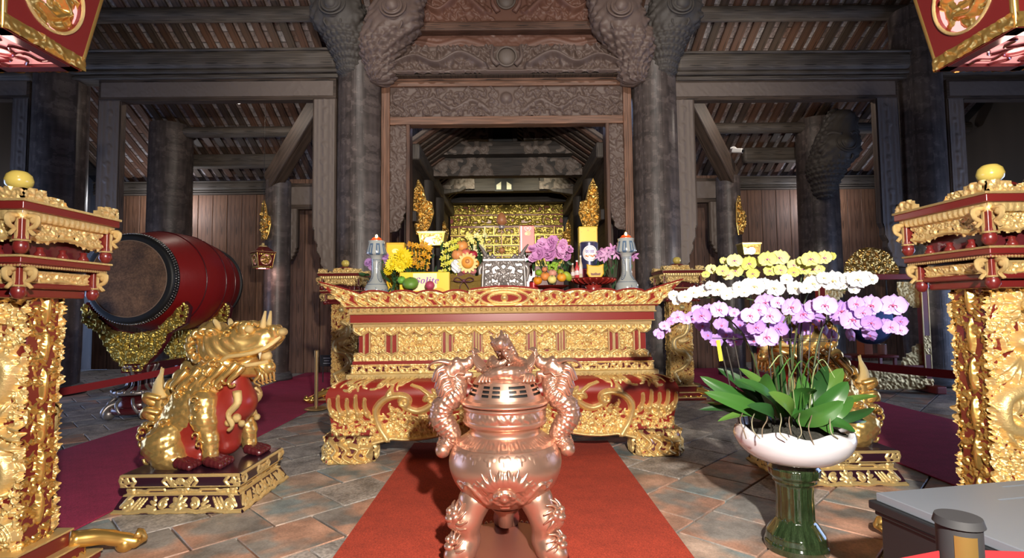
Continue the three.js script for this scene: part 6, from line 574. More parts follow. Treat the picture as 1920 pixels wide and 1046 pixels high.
{ const p = at(1797, 1000, 1.32); belt('red barrier belt running right from the black capped post', [p.x + 0.05, p.y - 0.065, -1.32], [p.x + 1.2, p.y - 0.06, -1.25], 0.01, 0.05); belt('red barrier belt running left from the black capped post', [p.x - 0.05, p.y - 0.065, -1.32], [p.x - 1.6, p.y - 0.05, -1.05], 0.04, 0.05); barrierPost('brass barrier post outside the picture to the right of the black box', [p.x + 1.23, 0.001, -1.25], p.y, 'barrier posts'); barrierPost('brass barrier post below the picture before the red carpet', [p.x - 1.63, 0.0142, -1.05], p.y, 'barrier posts');
  const l0 = at(116, 757, 5.6), lp = [AX(445, 690, 7.9), 0.74, -7.9], la = [l0.x - 1.0, l0.y, l0.z + 1.0]; belt('red barrier belt in front of the drum stand', la, [lp[0] - 0.03, lp[1], lp[2]], 0.05, 0.085); barrierPost('brass barrier post hidden behind the left guardian lion', [lp[0], 0.0142, lp[2]], 0.79, 'barrier posts'); barrierPost('brass barrier post outside the picture left of the drum', [la[0] - 0.03, 0.001, la[2]], la[1] + 0.05, 'barrier posts');
  const r1 = at(1795, 703, 6.2), ra = [AX(1415, 660, 8.1), 0.72, -8.1], rb = [r1.x + 0.5, r1.y - 0.02, r1.z + 0.4]; belt('red barrier belt in front of the gong frame', [ra[0] + 0.03, ra[1], ra[2]], [rb[0] - 0.03, rb[1], rb[2]], 0.04, 0.1); barrierPost('brass barrier post hidden behind the orchid leaves', [ra[0], 0.0142, ra[2]], ra[1] + 0.05, 'barrier posts'); barrierPost('brass barrier post outside the picture right of the gong frame', [rb[0], 0.001, rb[2]], rb[1] + 0.06, 'barrier posts'); }
// ================================================================ SMALL FITTINGS
{ const p = at(1375, 283, 10.6), t = thing('security_camera', 'small white security camera on the right slanting brace', 'camera', [p.x, p.y, p.z]); part('housing', put(rbox(0.09, 0.09, 0.22, 0.02), 0.05, -0.02, 0.08, 0.25, 0.7), M.white, t); part('lens', put(cyl(0.035, 0.035, 0.02, 16), 0.12, -0.05, 0.17, PI / 2 + 0.25, 0.7), M.black, t); part('bracket', tube([[-0.06, 0.05, 0], [0, 0.07, 0.02], [0.04, 0.03, 0.05]], 0.016, 8, 8), M.white, t); }
for (const [x, y, d, tx, ty, td, cd, cone, c] of FLOODS) { const t = thing('flood_lamp', ['flood lamp low on the porch beam behind the visitor', 'flood lamp on the roof beam above the left of the altar', 'flood lamp on the roof beam above the right of the altar', 'flood lamp on the porch beam tilted up to the roof'][FLOODS.findIndex(f => f[0] === x)], 'lamp', [x, y, -d]); t.lookAt(tx, ty, -td); part('housing', rbox(0.26, 0.2, 0.08, 0.01, 0, 0, -0.1), M.rubber, t); part('glass', box(0.22, 0.16, 0.006, 0, 0, -0.056), mat([1, 1, 1], 0.3, { emissive: lin(...c), emissiveIntensity: 2 }), t); part('yoke', [tube([[-0.14, 0, -0.1], [-0.14, 0.16, -0.1], [0.14, 0.16, -0.1], [0.14, 0, -0.1]], 0.008, 20, 6), cyl(0.012, 0.012, 1.2, 8, 0, 0.76, -0.1)], M.rubber, t); }

// unseen lamps behind beams and columns, fill bulbs added over the side bays: they light the rafters, the rear planks and the gilded screen
function spotLamp(label, pos, aim, cd, cone, col) { const t = thing('track_lamp', label, 'lamp', pos); t.lookAt(...aim); part('can', put(lathe([[0, -0.16], [0.05, -0.16], [0.06, -0.03], [0.064, -0.03], [0.054, -0.15]], 18), 0, 0, 0, PI / 2), M.rubber, t); part('lens', put(new THREE.CircleGeometry(0.055, 20), 0, 0, -0.04), mat([1, 1, 1], 0.4, { emissive: lin(...col), emissiveIntensity: 2 }), t); part('clip', box(0.03, 0.12, 0.03, 0, 0.1, -0.1), M.rubber, t); const l = new THREE.SpotLight(lin(...col), cd, 0, cone, 0.7, 2); l.position.set(...pos); l.shadow.radius = 2.5; aimLight(l, ...aim); }
function unseenBulb(label, pos, cd, col) { const t = thing('unseen_bulb', label, 'lamp', pos); part('bulb', ball(0.05, 0, 0, 0, 1, 14), mat([1, 1, 1], 0.4, { emissive: lin(...col), emissiveIntensity: 3 }), t); part('socket', cyl(0.03, 0.03, 0.08, 12, 0, 0.08, 0), M.rubber, t); const l = new THREE.PointLight(lin(...col), cd, 0, 2); l.castShadow = true; l.shadow.radius = 2.5; t.add(l); }
const WARM = [1, 0.86, 0.72];
spotLamp('track lamp behind the chamber tie beam aimed at the gilded screen, left', [-0.8, 4.42, -11.95], [-0.5, 3.3, -15.8], 9, 0.75, [1, 0.93, 0.68]);
spotLamp('track lamp behind the chamber tie beam aimed at the gilded screen, right', [0.75, 4.42, -11.95], [0.5, 3.3, -15.8], 9, 0.75, [1, 0.93, 0.68]);
unseenBulb('added unseen fill bulb behind the left tie beam', [-5.0, 5.3, -9.75], 2.6, WARM); unseenBulb('added unseen fill bulb behind the right tie beam', [4.9, 5.3, -9.75], 3.6, WARM);
unseenBulb('bulb hidden by the dark rear column on the left', [AX(303, 372, 12.75), 3.95, -12.75], 5, [0.95, 0.95, 1]); unseenBulb('bulb hidden by the dark rear column on the right', [AX(1552, 372, 12.75), 3.95, -12.75], 4, [0.95, 0.95, 1]);
{ const p = at(613, 676, 10.4), t = thing('notice_sign', 'small black notice board with pale lines standing behind the left barrier post', 'sign', [p.x, p.y, p.z]); part('board', rbox(0.26, 0.22, 0.02, 0.006), M.black, t); part('printed_lines', [0.05, 0.0, -0.05].map((y, i) => box(0.13 - 0.03 * (i % 2), 0.014, 0.002, 0, y, 0.011)), mat([0.3, 0.3, 0.32], 0.6), t); part('easel', [cyl(0.01, 0.01, p.y - 0.08, 8, -0.08, -(p.y - 0.08) / 2 - 0.08, -0.02), cyl(0.01, 0.01, p.y - 0.08, 8, 0.08, -(p.y - 0.08) / 2 - 0.08, -0.02)], M.rubber, t); }

// ================================================================ OFFERINGS ON THE ALTAR (table top at 1.44 m)
const TY = 1.4415;
const onTop = (u, d) => [AX(u, 520, d), TY, -d];
const SZ = d => d / 1000;                          // metres per photograph pixel at that depth
// painted porcelain: pale ground with cobalt drawing
function porcelain() { const c = document.createElement('canvas'); c.width = 512; c.height = 512; const g = c.getContext('2d'); g.fillStyle = '#a9adab'; g.fillRect(0, 0, 512, 512); const r = rngOf(51); g.strokeStyle = 'rgba(52,72,104,0.85)'; g.lineWidth = 4; for (let k = 0; k < 4; k++) { const x = 64 + k * 128; g.lineWidth = 6; g.beginPath(); g.ellipse(x, 250, 34, 78, 0, 0, 7); g.stroke(); g.lineWidth = 3; g.beginPath(); g.ellipse(x, 250, 24, 64, 0, 0, 7); g.stroke(); for (let i = 0; i < 7; i++) { g.beginPath(); g.arc(x + (r() - 0.5) * 24, 200 + i * 16, 5, 0, 5); g.stroke(); } } g.lineWidth = 2.5; for (let i = 0; i < 70; i++) { const x = r() * 512, y = 380 + r() * 110; g.beginPath(); g.arc(x, y, 4 + r() * 9, r() * 6, r() * 6 + 3); g.stroke(); } for (const y of [150, 160, 345, 500]) { g.fillStyle = 'rgba(60,80,110,0.7)'; g.fillRect(0, y, 512, 4); } for (let k = 0; k < 8; k++) { g.fillStyle = 'rgba(70,96,130,0.8)'; g.fillRect(k * 64 + 14, 26, 36, 92); g.fillStyle = '#9fa6a8'; g.fillRect(k * 64 + 26, 40, 12, 62); } const t = new THREE.CanvasTexture(c); t.colorSpace = THREE.SRGBColorSpace; t.wrapS = THREE.RepeatWrapping; return t; }
{ const d = 5.45, s = SZ(d), pm = mat([1, 1, 1], 0.18, { phys: true, clearcoat: 0.6, map: porcelain() }); const mk = (label, u) => { const t = thing('porcelain_lamp', label, 'lamp', onTop(u, d), 0, 'blue and white porcelain oil lamps'); const P = [[0, 0], [15, 0], [17, 3], [20, 14], [22.5, 26], [21, 36], [15, 45], [11, 52], [9.5, 62], [9.5, 84], [11, 92], [17, 95], [20, 97], [18, 106], [15, 118], [16, 121], [14, 122], [10, 120]].map(([r, y]) => [r * s * 0.98, y * s]); const g = lathe(P, 40); const uv = g.attributes.uv, p = g.attributes.position; for (let i = 0; i < uv.count; i++) uv.setY(i, p.getY(i) / (122 * s)); part('body', g, pm, t);
    part('oil_cup', lathe([[0, 0], [9, 0], [11, 3], [8, 7], [3, 9], [0, 9]].map(([r, y]) => [r * s, y * s + 120 * s]), 20), mat([0.5, 0.06, 0.015], 0.25, { emissive: lin(0.8, 0.12, 0.02), emissiveIntensity: 0.25 }), t); const fl = part('flame', put(new THREE.SphereGeometry(2.6 * s, 10, 10), 0, 130 * s, 0, 0, 0, 0, [1, 1.5, 1]), mat([1, 0.8, 0.5], 0.5, { emissive: lin(1, 0.72, 0.4), emissiveIntensity: 2.2 }), t); const l = new THREE.PointLight(lin(1, 0.6, 0.3), 0.12, 0, 2); l.position.set(0, 136 * s, 0.02); l.castShadow = true; t.add(l); return t; };
  mk('blue and white porcelain oil lamp at the left end of the altar', 706); mk('blue and white porcelain oil lamp at the right end of the altar', 1175); }
// flower kits
const fPetal = (len, w, cup) => sheet(-1, 1, 0, 1, 4, 4, (s, k) => [s * w * Math.pow(sin(PI * Math.min(1, 0.1 + 0.85 * k)), 0.6), len * k, cup * (k * k) + s * s * cup * 0.25]);
function mumGeo(n = 3) { const L = []; for (let r = 0; r < n; r++) { const c = 16 - r * 3; for (let i = 0; i < c; i++) L.push(put(fPetal(1 - r * 0.22, 0.17, 0.15), 0, 0, 0.08 * r, 0.25 + r * 0.35, 0, (i + r * 0.5) / c * 2 * PI)); } L.push(ball(0.3, 0, 0, 0.25, [1, 1, 0.7], 8)); return merge(L); }
function roseGeo() { const L = []; for (let r = 0; r < 4; r++) { const c = 7 - r; for (let i = 0; i < c; i++) L.push(put(fPetal(1 - r * 0.2, 0.5 - r * 0.07, 0.3), 0, 0, 0.06 * r, 0.15 + r * 0.38, 0, (i + r * 0.4) / c * 2 * PI)); } L.push(ball(0.2, 0, 0, 0.4, 1, 8)); return merge(L); }
function lilyGeo() { const L = []; for (let i = 0; i < 6; i++) L.push(put(fPetal(1.1, 0.24, -0.35), 0, 0, 0.1, -0.35, 0, i / 6 * 2 * PI)); for (let i = 0; i < 4; i++) L.push(tube([[0, 0, 0], [0.1 * cos(i * 1.6), 0.1 * sin(i * 1.6), 0.4], [0.2 * cos(i * 1.6), 0.2 * sin(i * 1.6), 0.6]], 0.03, 4, 4)); return merge(L); }
const MUM = mumGeo(), ROSE = roseGeo(), LILY = lilyGeo(), SPRIG = merge(Array.from({ length: 5 }, (_, i) => put(fPetal(1, 0.3, 0.2), 0, 0, 0, 0.3, 0, i / 5 * 2 * PI)).concat([ball(0.25, 0, 0, 0.1, 1, 6)]));
const green = [[0.025, 0.07, 0.02], [0.04, 0.1, 0.03], [0.02, 0.05, 0.02]].map(c => mat(c, 0.5)); const LEAFG = fPetal(1, 0.22, 0.2);
function bouquet(label, name, u, d, blooms, geo, mats, opt = {}) { const o = thing(name, label, 'flowers', onTop(u, d)); const O = V(...onTop(u, d)); const vs = opt.vase || [0.05, 0.12]; part('vase', lathe([[0, 0], [vs[0] * 0.8, 0], [vs[0], vs[1] * 0.4], [vs[0] * 0.7, vs[1] * 0.8], [vs[0] * 0.9, vs[1]], [vs[0] * 0.7, vs[1]]], 20), opt.vm || M.lacquer, o); const st = [], r = rngOf(u);
  blooms.forEach(([bu, bv, px], i) => { const dd = d - 0.1 + (opt.spread || 0.12) * (r() - 0.5), p = at(bu, bv, dd).sub(O), s = px * SZ(dd) * 0.56; const b = part('bloom', geo, mats[i % mats.length], o); b.position.copy(p); b.scale.setScalar(s); b.rotation.set(-0.15 + (r() - 0.5) * 0.5, (r() - 0.5) * 0.7 + p.x * 0.8, r() * 6); st.push(tube([[0, vs[1] * 0.8, 0], [p.x * 0.5, (p.y + vs[1]) * 0.55, p.z * 0.4], [p.x, p.y, p.z - s * 0.1]], 0.004, 8, 5)); }); part('stems', st, green[0], o);
  const n = opt.leaves ?? 26; for (let i = 0; i < n; i++) { const a = r() * 6.28, b = blooms[r() * blooms.length | 0], q = at(b[0] + (r() - 0.5) * 26, b[1] + 8 + r() * 34, d - 0.05).sub(O); const lf = part('leaf', LEAFG, green[i % 3], o); lf.position.copy(q); lf.scale.setScalar(0.05 + r() * 0.05); lf.rotation.set((r() - 0.3) * 1.2, r() * 6, (r() - 0.5) * 2.4); } return o; }
const cm = (...cs) => cs.map(c => mat(c, 0.6));
bouquet('mauve carnations behind the left porcelain lamp', 'carnation_bunch', 716, 5.62, [[691, 492, 16], [697, 500, 13], [722, 480, 15], [729, 489, 17], [716, 476, 12]], MUM, cm([0.4, 0.2, 0.46], [0.5, 0.28, 0.52]), { leaves: 14 });
bouquet('bright yellow chrysanthemums in front of the yellow gift box', 'chrysanthemum_bunch', 748, 5.5, [[756, 480, 30], [743, 490, 30], [762, 491, 24], [735, 496, 24], [729, 507, 18], [750, 500, 20]], MUM, cm([0.78, 0.6, 0.01], [0.85, 0.68, 0.02]), { leaves: 34 });
bouquet('cluster of golden orange blossoms left of the glaring lamp', 'golden_blossom_bunch', 783, 5.75, Array.from({ length: 46 }, (_, i) => [768 + (i * 37 % 41) * 0.95, 456 + (i * 23 % 47), 9 + i % 4]), SPRIG, cm([0.62, 0.3, 0.01], [0.72, 0.4, 0.02], [0.5, 0.22, 0.01]), { leaves: 10, spread: 0.2 });
bouquet('tall spray of small lime yellow orchids left of the fruit', 'orchid_spray', 843, 5.62, Array.from({ length: 58 }, (_, i) => { const k = i / 58; return [824 + (i * 29 % 37) * (0.9 - 0.2 * k) + k * 12, 510 - k * 66 + (i * 17 % 13), 8 + i % 4]; }), SPRIG, cm([0.68, 0.64, 0.06], [0.75, 0.7, 0.16], [0.55, 0.55, 0.05]), { leaves: 18, spread: 0.2 });
bouquet('pale yellow orchid spray between the fruit and the silver burner', 'orchid_spray', 896, 5.72, Array.from({ length: 40 }, (_, i) => [878 + (i * 31 % 41) * 0.8, 441 + (i * 19 % 37) * (0.7 + 0.4 * (i % 2)), 8 + i % 5]), SPRIG, cm([0.74, 0.7, 0.22], [0.7, 0.68, 0.35]), { leaves: 22, spread: 0.2 });
bouquet('bouquet of pink roses right of the silver burner', 'rose_bouquet', 1036, 5.66, [[1009, 465, 19], [1018, 457, 21], [1037, 452, 20], [1034, 462, 22], [1053, 464, 21], [1011, 477, 24], [1032, 479, 24], [1047, 476, 22], [1062, 481, 18], [1066, 468, 17], [1000, 485, 17], [997, 467, 14], [1024, 468, 16], [1056, 456, 15]], ROSE, cm([0.62, 0.28, 0.56], [0.7, 0.36, 0.62], [0.56, 0.24, 0.5]), { leaves: 40, vase: [0.07, 0.14] });
bouquet('pink lilies left of the right porcelain lamp', 'lily_bunch', 1152, 5.66, [[1128, 470, 22], [1138, 476, 22], [1148, 468, 20], [1155, 475, 20], [1162, 462, 16], [1132, 483, 16], [1188, 480, 17], [1122, 480, 14]], LILY, cm([0.55, 0.25, 0.52], [0.66, 0.36, 0.6]), { leaves: 40 });
// printed packs
function pack(label, u, d, w, h, dp, draw, base, name = 'gift_box', turn = 0, lift = 0, rad = 0.008) { const c = document.createElement('canvas'); c.width = 256; c.height = Math.round(256 * h / w); const g = c.getContext('2d'); draw(g, 256, c.height); const tx = new THREE.CanvasTexture(c); tx.colorSpace = THREE.SRGBColorSpace; const p = onTop(u, d), t = thing(name, label, 'box', [p[0], p[1] + lift, p[2]], turn); if (lift) part('stand_block', rbox(w * 1.1, lift, dp * 1.2, 0.01, 0, -lift / 2, 0), M.lacquer, t); part('carton', rbox(w, h, dp, rad, 0, h / 2, 0), mat(base, 0.4), t); const pl = part('printed_front', new THREE.PlaneGeometry(w * 0.95, h * 0.96), mat([1, 1, 1], 0.4, { map: tx }), t); pl.position.set(0, h / 2, dp / 2 + 0.0012); return t; }
pack('tall yellow gift box behind the yellow chrysanthemums', 743, 5.85, 0.2, 0.69, 0.1, (g, w, h) => { g.fillStyle = '#f2c40a'; g.fillRect(0, 0, w, h); g.strokeStyle = '#d99a10'; g.lineWidth = 10; g.strokeRect(6, 6, w - 12, h - 12); g.fillStyle = '#fdf3a0'; g.beginPath(); g.ellipse(w * 0.5, h * 0.12, 50, 34, 0, 0, 7); g.fill(); g.fillStyle = '#b8892a'; g.fillRect(60, h * 0.2, 140, 16); g.fillRect(190, h * 0.16, 20, 60); }, [0.75, 0.45, 0.02]);
pack('yellow biscuit pack printed with fruit and the word Solite', 797, 5.34, 0.5, 0.33, 0.07, (g, w, h) => { g.fillStyle = '#f6cf28'; g.fillRect(0, 0, w, h); g.fillStyle = '#fbeeb4'; g.fillRect(w * 0.26, h * 0.02, w * 0.5, h * 0.55); g.fillStyle = '#8f4fb0'; g.font = 'italic bold 44px serif'; g.fillText('Solite', w * 0.3, h * 0.34); g.fillStyle = '#c9d94a'; g.beginPath(); g.arc(w * 0.46, h * 0.85, 44, 0, 7); g.fill(); g.fillStyle = '#f1b61c'; g.beginPath(); g.arc(w * 0.8, h * 0.75, 46, 0, 7); g.fill(); g.fillStyle = '#fff3c0'; g.beginPath(); g.arc(w * 0.78, h * 0.72, 26, 0, 7); g.fill(); g.fillStyle = '#6fb43a'; g.beginPath(); g.arc(w * 0.12, h * 0.8, 32, 0, 7); g.fill(); g.fillStyle = '#4a4a8c'; g.fillRect(w * 0.16, h * 0.5, 24, 30); }, [0.75, 0.5, 0.03], 'biscuit_pack');
pack('red gift box with a heart shaped label behind the silver burner', 989, 5.95, 0.165, 0.3, 0.08, (g, w, h) => { g.fillStyle = '#d8402e'; g.fillRect(0, 0, w, h); g.fillStyle = '#f6d9d2'; g.fillRect(8, 0, 26, h); g.strokeStyle = '#f7e6dc'; g.lineWidth = 7; const y = h * 0.08; g.beginPath(); g.moveTo(138, y + 62); g.bezierCurveTo(30, y + 4, 92, y - 56, 138, y); g.bezierCurveTo(190, y - 56, 246, y + 4, 138, y + 62); g.stroke(); g.beginPath(); g.moveTo(104, y + 20); g.bezierCurveTo(120, y - 8, 130, y + 40, 150, y + 8); g.bezierCurveTo(160, y + 30, 170, y + 4, 178, y + 16); g.stroke(); g.fillStyle = '#e88a3a'; g.beginPath(); g.arc(150, h * 0.28, 46, 0, 7); g.fill(); g.fillStyle = '#f5d27a'; g.beginPath(); g.arc(110, h * 0.3, 26, 0, 7); g.fill(); }, [0.55, 0.07, 0.04], 'gift_box', 0, 0.58);
pack('yellow topped gift box standing behind the round labelled tin', 1103, 6.0, 0.21, 0.5, 0.1, (g, w, h) => { g.fillStyle = '#f0c514'; g.fillRect(0, 0, w, h); g.strokeStyle = '#e0a510'; g.lineWidth = 10; g.strokeRect(6, 6, w - 12, h); g.fillStyle = '#d8a818'; g.beginPath(); g.moveTo(128, h * 0.04); g.lineTo(150, h * 0.09); g.lineTo(106, h * 0.09); g.fill(); g.fillRect(20, h * 0.1, 20, 10); g.fillRect(210, h * 0.1, 20, 10); }, [0.75, 0.5, 0.02], 'gift_box', 0, 0.37);
pack('white printed card stack beside the lamp box', 812, 5.6, 0.11, 0.3, 0.05, (g, w, h) => { g.fillStyle = '#eeecef'; g.fillRect(0, 0, w, h); g.fillStyle = '#8a9aa8'; g.fillRect(120, 30, 16, 130); g.fillRect(150, 60, 40, 14); g.fillStyle = '#6f8fa0'; g.fillRect(60, h * 0.7, 120, 40); }, [0.75, 0.75, 0.78], 'card_stack');
pack('pink and red incense pack behind the golden blossoms', 775, 5.6, 0.09, 0.28, 0.05, (g, w, h) => { g.fillStyle = '#d8566a'; g.fillRect(0, 0, w, h); g.fillStyle = '#f4e4e2'; g.fillRect(0, 0, 60, h); g.fillStyle = '#c23a50'; g.beginPath(); g.arc(150, h * 0.55, 70, 0, 7); g.fill(); }, [0.5, 0.1, 0.14], 'incense_pack');
function tin(label, u, d, r, h, col, name, lift, band) { const p = onTop(u, d), t = thing(name, label, 'tin', [p[0], p[1] + lift, p[2]]); part('can', lathe([[0, 0], [r, 0], [r * 1.02, 0.006], [r, 0.012], [r, h - 0.012], [r * 1.02, h - 0.006], [r, h], [0, h]], 30), mat(col, 0.3, { metalness: 0.2 }), t); part('lid', lathe([[0, h], [r * 0.9, h], [r * 0.88, h + 0.012], [0, h + 0.014]], 26), band || M.steel, t); return t; }
{ const t = tin('dark blue round tin with a white disc label under the yellow box', 1105, 5.7, 0.098, 0.28, [0.04, 0.04, 0.1], 'biscuit_tin', 0.37, mat([0.75, 0.7, 0.55], 0.35)); const c = document.createElement('canvas'); c.width = c.height = 256; const g = c.getContext('2d'); g.fillStyle = '#f4f1f0'; g.fillRect(0, 0, 256, 256); g.fillStyle = '#f8f6f4'; g.beginPath(); g.arc(128, 128, 120, 0, 7); g.fill(); g.strokeStyle = '#c0617e'; g.lineWidth = 5; g.beginPath(); g.arc(128, 128, 106, 0, 7); g.stroke(); g.strokeStyle = '#7a6ab0'; g.lineWidth = 8; for (const y of [84, 108]) { g.beginPath(); g.moveTo(56, y); for (let x = 56; x < 200; x += 6) g.lineTo(x, y + 9 * Math.sin(x * 0.28 + y)); g.stroke(); } g.fillStyle = '#d98a5a'; for (let i = 0; i < 6; i++) { g.beginPath(); g.arc(62 + i * 26, 168 + 10 * Math.sin(i * 2.1), 15, 0, 7); g.fill(); } const tx = new THREE.CanvasTexture(c); tx.colorSpace = THREE.SRGBColorSpace; const dg = sheet(-1, 1, -1, 1, 20, 20, (x, y) => { const q = Math.max(Math.abs(x), Math.abs(y)), l = Math.hypot(x, y) || 1, X = x / l * q * 0.085, Y = y / l * q * 0.085, a = X / 0.1; return [0.1015 * sin(a), 0.16 + Y, 0.1015 * cos(a)]; }); const uv = dg.attributes.uv, P = dg.attributes.position; for (let i = 0; i < uv.count; i++) uv.setXY(i, 0.5 + Math.asin(P.getX(i) / 0.1015) / 1.7, 0.5 + (P.getY(i) - 0.16) / 0.17); part('disc_label', dg, mat([1, 1, 1], 0.4, { map: tx }), t); const rr = part('red_foot_tin', lathe([[0, -0.37], [0.085, -0.37], [0.085, 0], [0, 0]], 28), mat([0.25, 0.03, 0.05], 0.35), t); }
{ const t = tin('red ribbed drink can right of the silver burner', 1000, 5.38, 0.042, 0.22, [0.42, 0.015, 0.02], 'drink_can', 0); part('label_strip', box(0.022, 0.07, 0.004, 0.012, 0.09, 0.042), M.steel, t); }
[[1074, 0.17, 0.02, [0.35, 0.2, 0.14], 'small brown bottle at the left end of the red tray'], [1082, 0.2, 0.024, [0.55, 0.05, 0.06], 'red and white drink bottle on the red tray'], [1089, 0.25, 0.02, [0.6, 0.5, 0.36], 'pale gold bottle on the red tray beside the round tin']].forEach(([u, h, r, c, label]) => { const d = 5.5, p = onTop(u, d), t = thing('bottle', label, 'bottle', [p[0], p[1] + 0.245, p[2]]); part('glass', lathe([[0, 0], [r, 0], [r, h * 0.6], [r * 0.45, h * 0.78], [r * 0.4, h * 0.95], [0, h * 0.95]], 20), mat(c, 0.15, { phys: true, clearcoat: 0.8 }), t); part('cap', cyl(r * 0.48, r * 0.48, h * 0.08, 14, 0, h * 0.97, 0), M.white, t); part('paper_label', put(new THREE.CylinderGeometry(r * 1.03, r * 1.03, h * 0.22, 20, 1, true), 0, h * 0.36, 0), mat([0.7, 0.6, 0.6], 0.6), t); });
{ const p = onTop(1112, 5.5), t = thing('offering_tray', 'dark red lacquered footed tray with carved petals at right', 'tray', p); const k = 0.16; part('dish', lathe([[0, 0.04], [0.1, 0.04], [0.19, 0.06], [0.235, 0.095], [0.24, 0.1], [0.2, 0.085], [0, 0.085]].map(q => [q[0], q[1] + k]), 40), M.lacquer, t); part('foot', lathe([[0, 0], [0.13, 0], [0.12, 0.02], [0.07, 0.06], [0.06, 0.12], [0.1, 0.042 + k], [0, 0.042 + k]], 32), M.lacquer, t); part('petal_carving', Array.from({ length: 22 }, (_, i) => { const a = i / 22 * 2 * PI; return tube([[0.13 * sin(a), 0.045 + k, 0.13 * cos(a)], [0.2 * sin(a), 0.065 + k, 0.2 * cos(a)], [0.232 * sin(a), 0.09 + k, 0.232 * cos(a)]], 0.013, 6, 6); }), M.lacquer, t); }
{ const p = onTop(1116, 5.34), t = thing('yellow_pouch', 'yellow printed pouch with two pointed ears on the red tray', 'pouch', [p[0], p[1] + 0.25, p[2]]); const yl = mat([0.72, 0.42, 0.02], 0.45); part('pouch', put(slab([[-0.05, 0], [0.05, 0], [0.075, 0.04], [0.07, 0.085], [0.075, 0.12], [0.03, 0.105], [-0.03, 0.105], [-0.075, 0.12], [-0.07, 0.085], [-0.075, 0.04]], 0.05, 0.012), 0, 0.012, 0), yl, t); part('printed_face', put(slab([[-0.045, 0.02], [0.045, 0.02], [0.05, 0.045], [0.02, 0.038], [0, 0.048], [-0.02, 0.038], [-0.05, 0.045]], 0.004), 0, 0.01, 0.03), mat([0.2, 0.07, 0.02], 0.5), t); }
// fruit
const fruitG = (r, sq, dimple) => lathe(Array.from({ length: 17 }, (_, i) => { const a = -PI / 2 + i / 16 * PI; return [r * cos(a), r * sq * sin(a) - (i > 13 ? dimple * r * (i - 13) * 0.06 : 0)]; }), 24);
function fruit(name, label, u, v, d, px, col, o = {}) { const r = px * SZ(d) / 2, p = at(u, v, d), t = thing(name, label, 'fruit', [p.x, p.y, p.z], o.turn || 0, o.group); const g = fruitG(r, o.sq || 0.94, o.dim ?? 1); if (o.rib) { const q = g.attributes.position; for (let i = 0; i < q.count; i++) { const a = Math.atan2(q.getZ(i), q.getX(i)), k = 1 - 0.06 * Math.abs(cos(a * o.rib)); q.setX(i, q.getX(i) * k); q.setZ(i, q.getZ(i) * k); } g.computeVertexNormals(); } const sk = part('skin', g, mat(col, o.rough || 0.4, { bumpMap: rep(MOTTLEB, 3), bumpScale: 0.001 }), t); sk.rotation.set(o.tip ?? 0.5, 0, o.roll || 0); const st = part('stem', cyl(r * 0.08, r * 0.12, r * 0.22, 8, 0, r * (o.sq || 0.94), 0), green[1], sk); return t; }
const dF = 5.42;
fruit('green_mango', 'large green mango at the front left of the altar offerings', 770, 531, 5.24, 30, [0.14, 0.28, 0.04], { sq: 0.72, dim: 0 }); fruit('dragon_fruit', 'pink dragon fruit in front of the biscuit pack', 806, 535, 5.22, 18, [0.45, 0.06, 0.12], { dim: 0 }); fruit('star_apple', 'small bright green fruit left of the green mango', 753, 525, 5.28, 16, [0.15, 0.4, 0.05], {});
{ const p = onTop(1032, 5.42), t = thing('fruit_dish', 'shallow footed dish under the oranges below the pink roses', 'dish', p); const k = 0.13; part('dish', lathe([[0, 0.02], [0.12, 0.02], [0.19, 0.05], [0.195, 0.055], [0.1, 0.035], [0, 0.035]].map(q => [q[0], q[1] + k]), 32), M.lacquer, t); part('foot', lathe([[0, 0], [0.09, 0], [0.05, 0.04], [0.05, 0.1], [0.08, 0.022 + k], [0, 0.022 + k]], 24), M.lacquer, t); }
[['orange_fruit', 'orange at the left front of the fruit dish', 1008, 526, 5.36, 17, [0.75, 0.25, 0.01], 0], ['orange_fruit', 'peach coloured orange behind the left orange', 1022, 518, 5.42, 18, [0.72, 0.26, 0.06], 0], ['orange_fruit', 'orange at the right front of the fruit dish', 1053, 520, 5.36, 18, [0.78, 0.33, 0.03], 0], ['pink_apple', 'pale pink apple in the middle of the fruit dish', 1036, 512, 5.42, 16, [0.65, 0.3, 0.22], 0], ['yellow_pear', 'cream yellow pear at the front of the fruit dish', 1035, 524, 5.33, 17, [0.8, 0.68, 0.22], 0], ['green_guava', 'green guava at the left of the grapes', 1010, 511, 5.45, 13, [0.25, 0.42, 0.03], 0], ['green_guava', 'olive guava at the right of the grapes', 1051, 510, 5.47, 13, [0.32, 0.36, 0.02], 0], ['orange_fruit', 'small salmon fruit under the white fold beside the grapes', 1021, 505, 5.5, 11, [0.65, 0.22, 0.1], 0], ['green_banana', 'short green banana at the right of the fruit dish', 1064, 518, 5.38, 14, [0.35, 0.45, 0.04], 1]].forEach(([n, l, u, v, d, px, c, k]) => fruit(n, l, u, v, d, px, c, k ? { sq: 1.6, dim: 0, roll: 0.6 } : { group: 'fruit in the dish' }));
{ const p = at(1036, 500, 5.44), t = thing('grape_bunch', 'bunch of green grapes below the pink roses', 'grapes', [p.x, p.y, p.z]); const gm = mat([0.25, 0.45, 0.04], 0.2, { phys: true, clearcoat: 0.5 }), gg = new THREE.SphereGeometry(0.0165, 12, 9), r = rngOf(8); for (let i = 0; i < 34; i++) { const y = -0.06 + 0.11 * r(), a = r() * 6.28, q = 0.052 * (0.5 + 0.5 * (y + 0.06) / 0.11); const b = part('grape', gg, gm, t); b.position.set(q * cos(a), y, q * sin(a) * 0.8 + 0.01); } part('stalk', tube([[0, 0.04, 0], [0.005, 0.075, 0]], 0.004, 3, 5), green[1], t); }
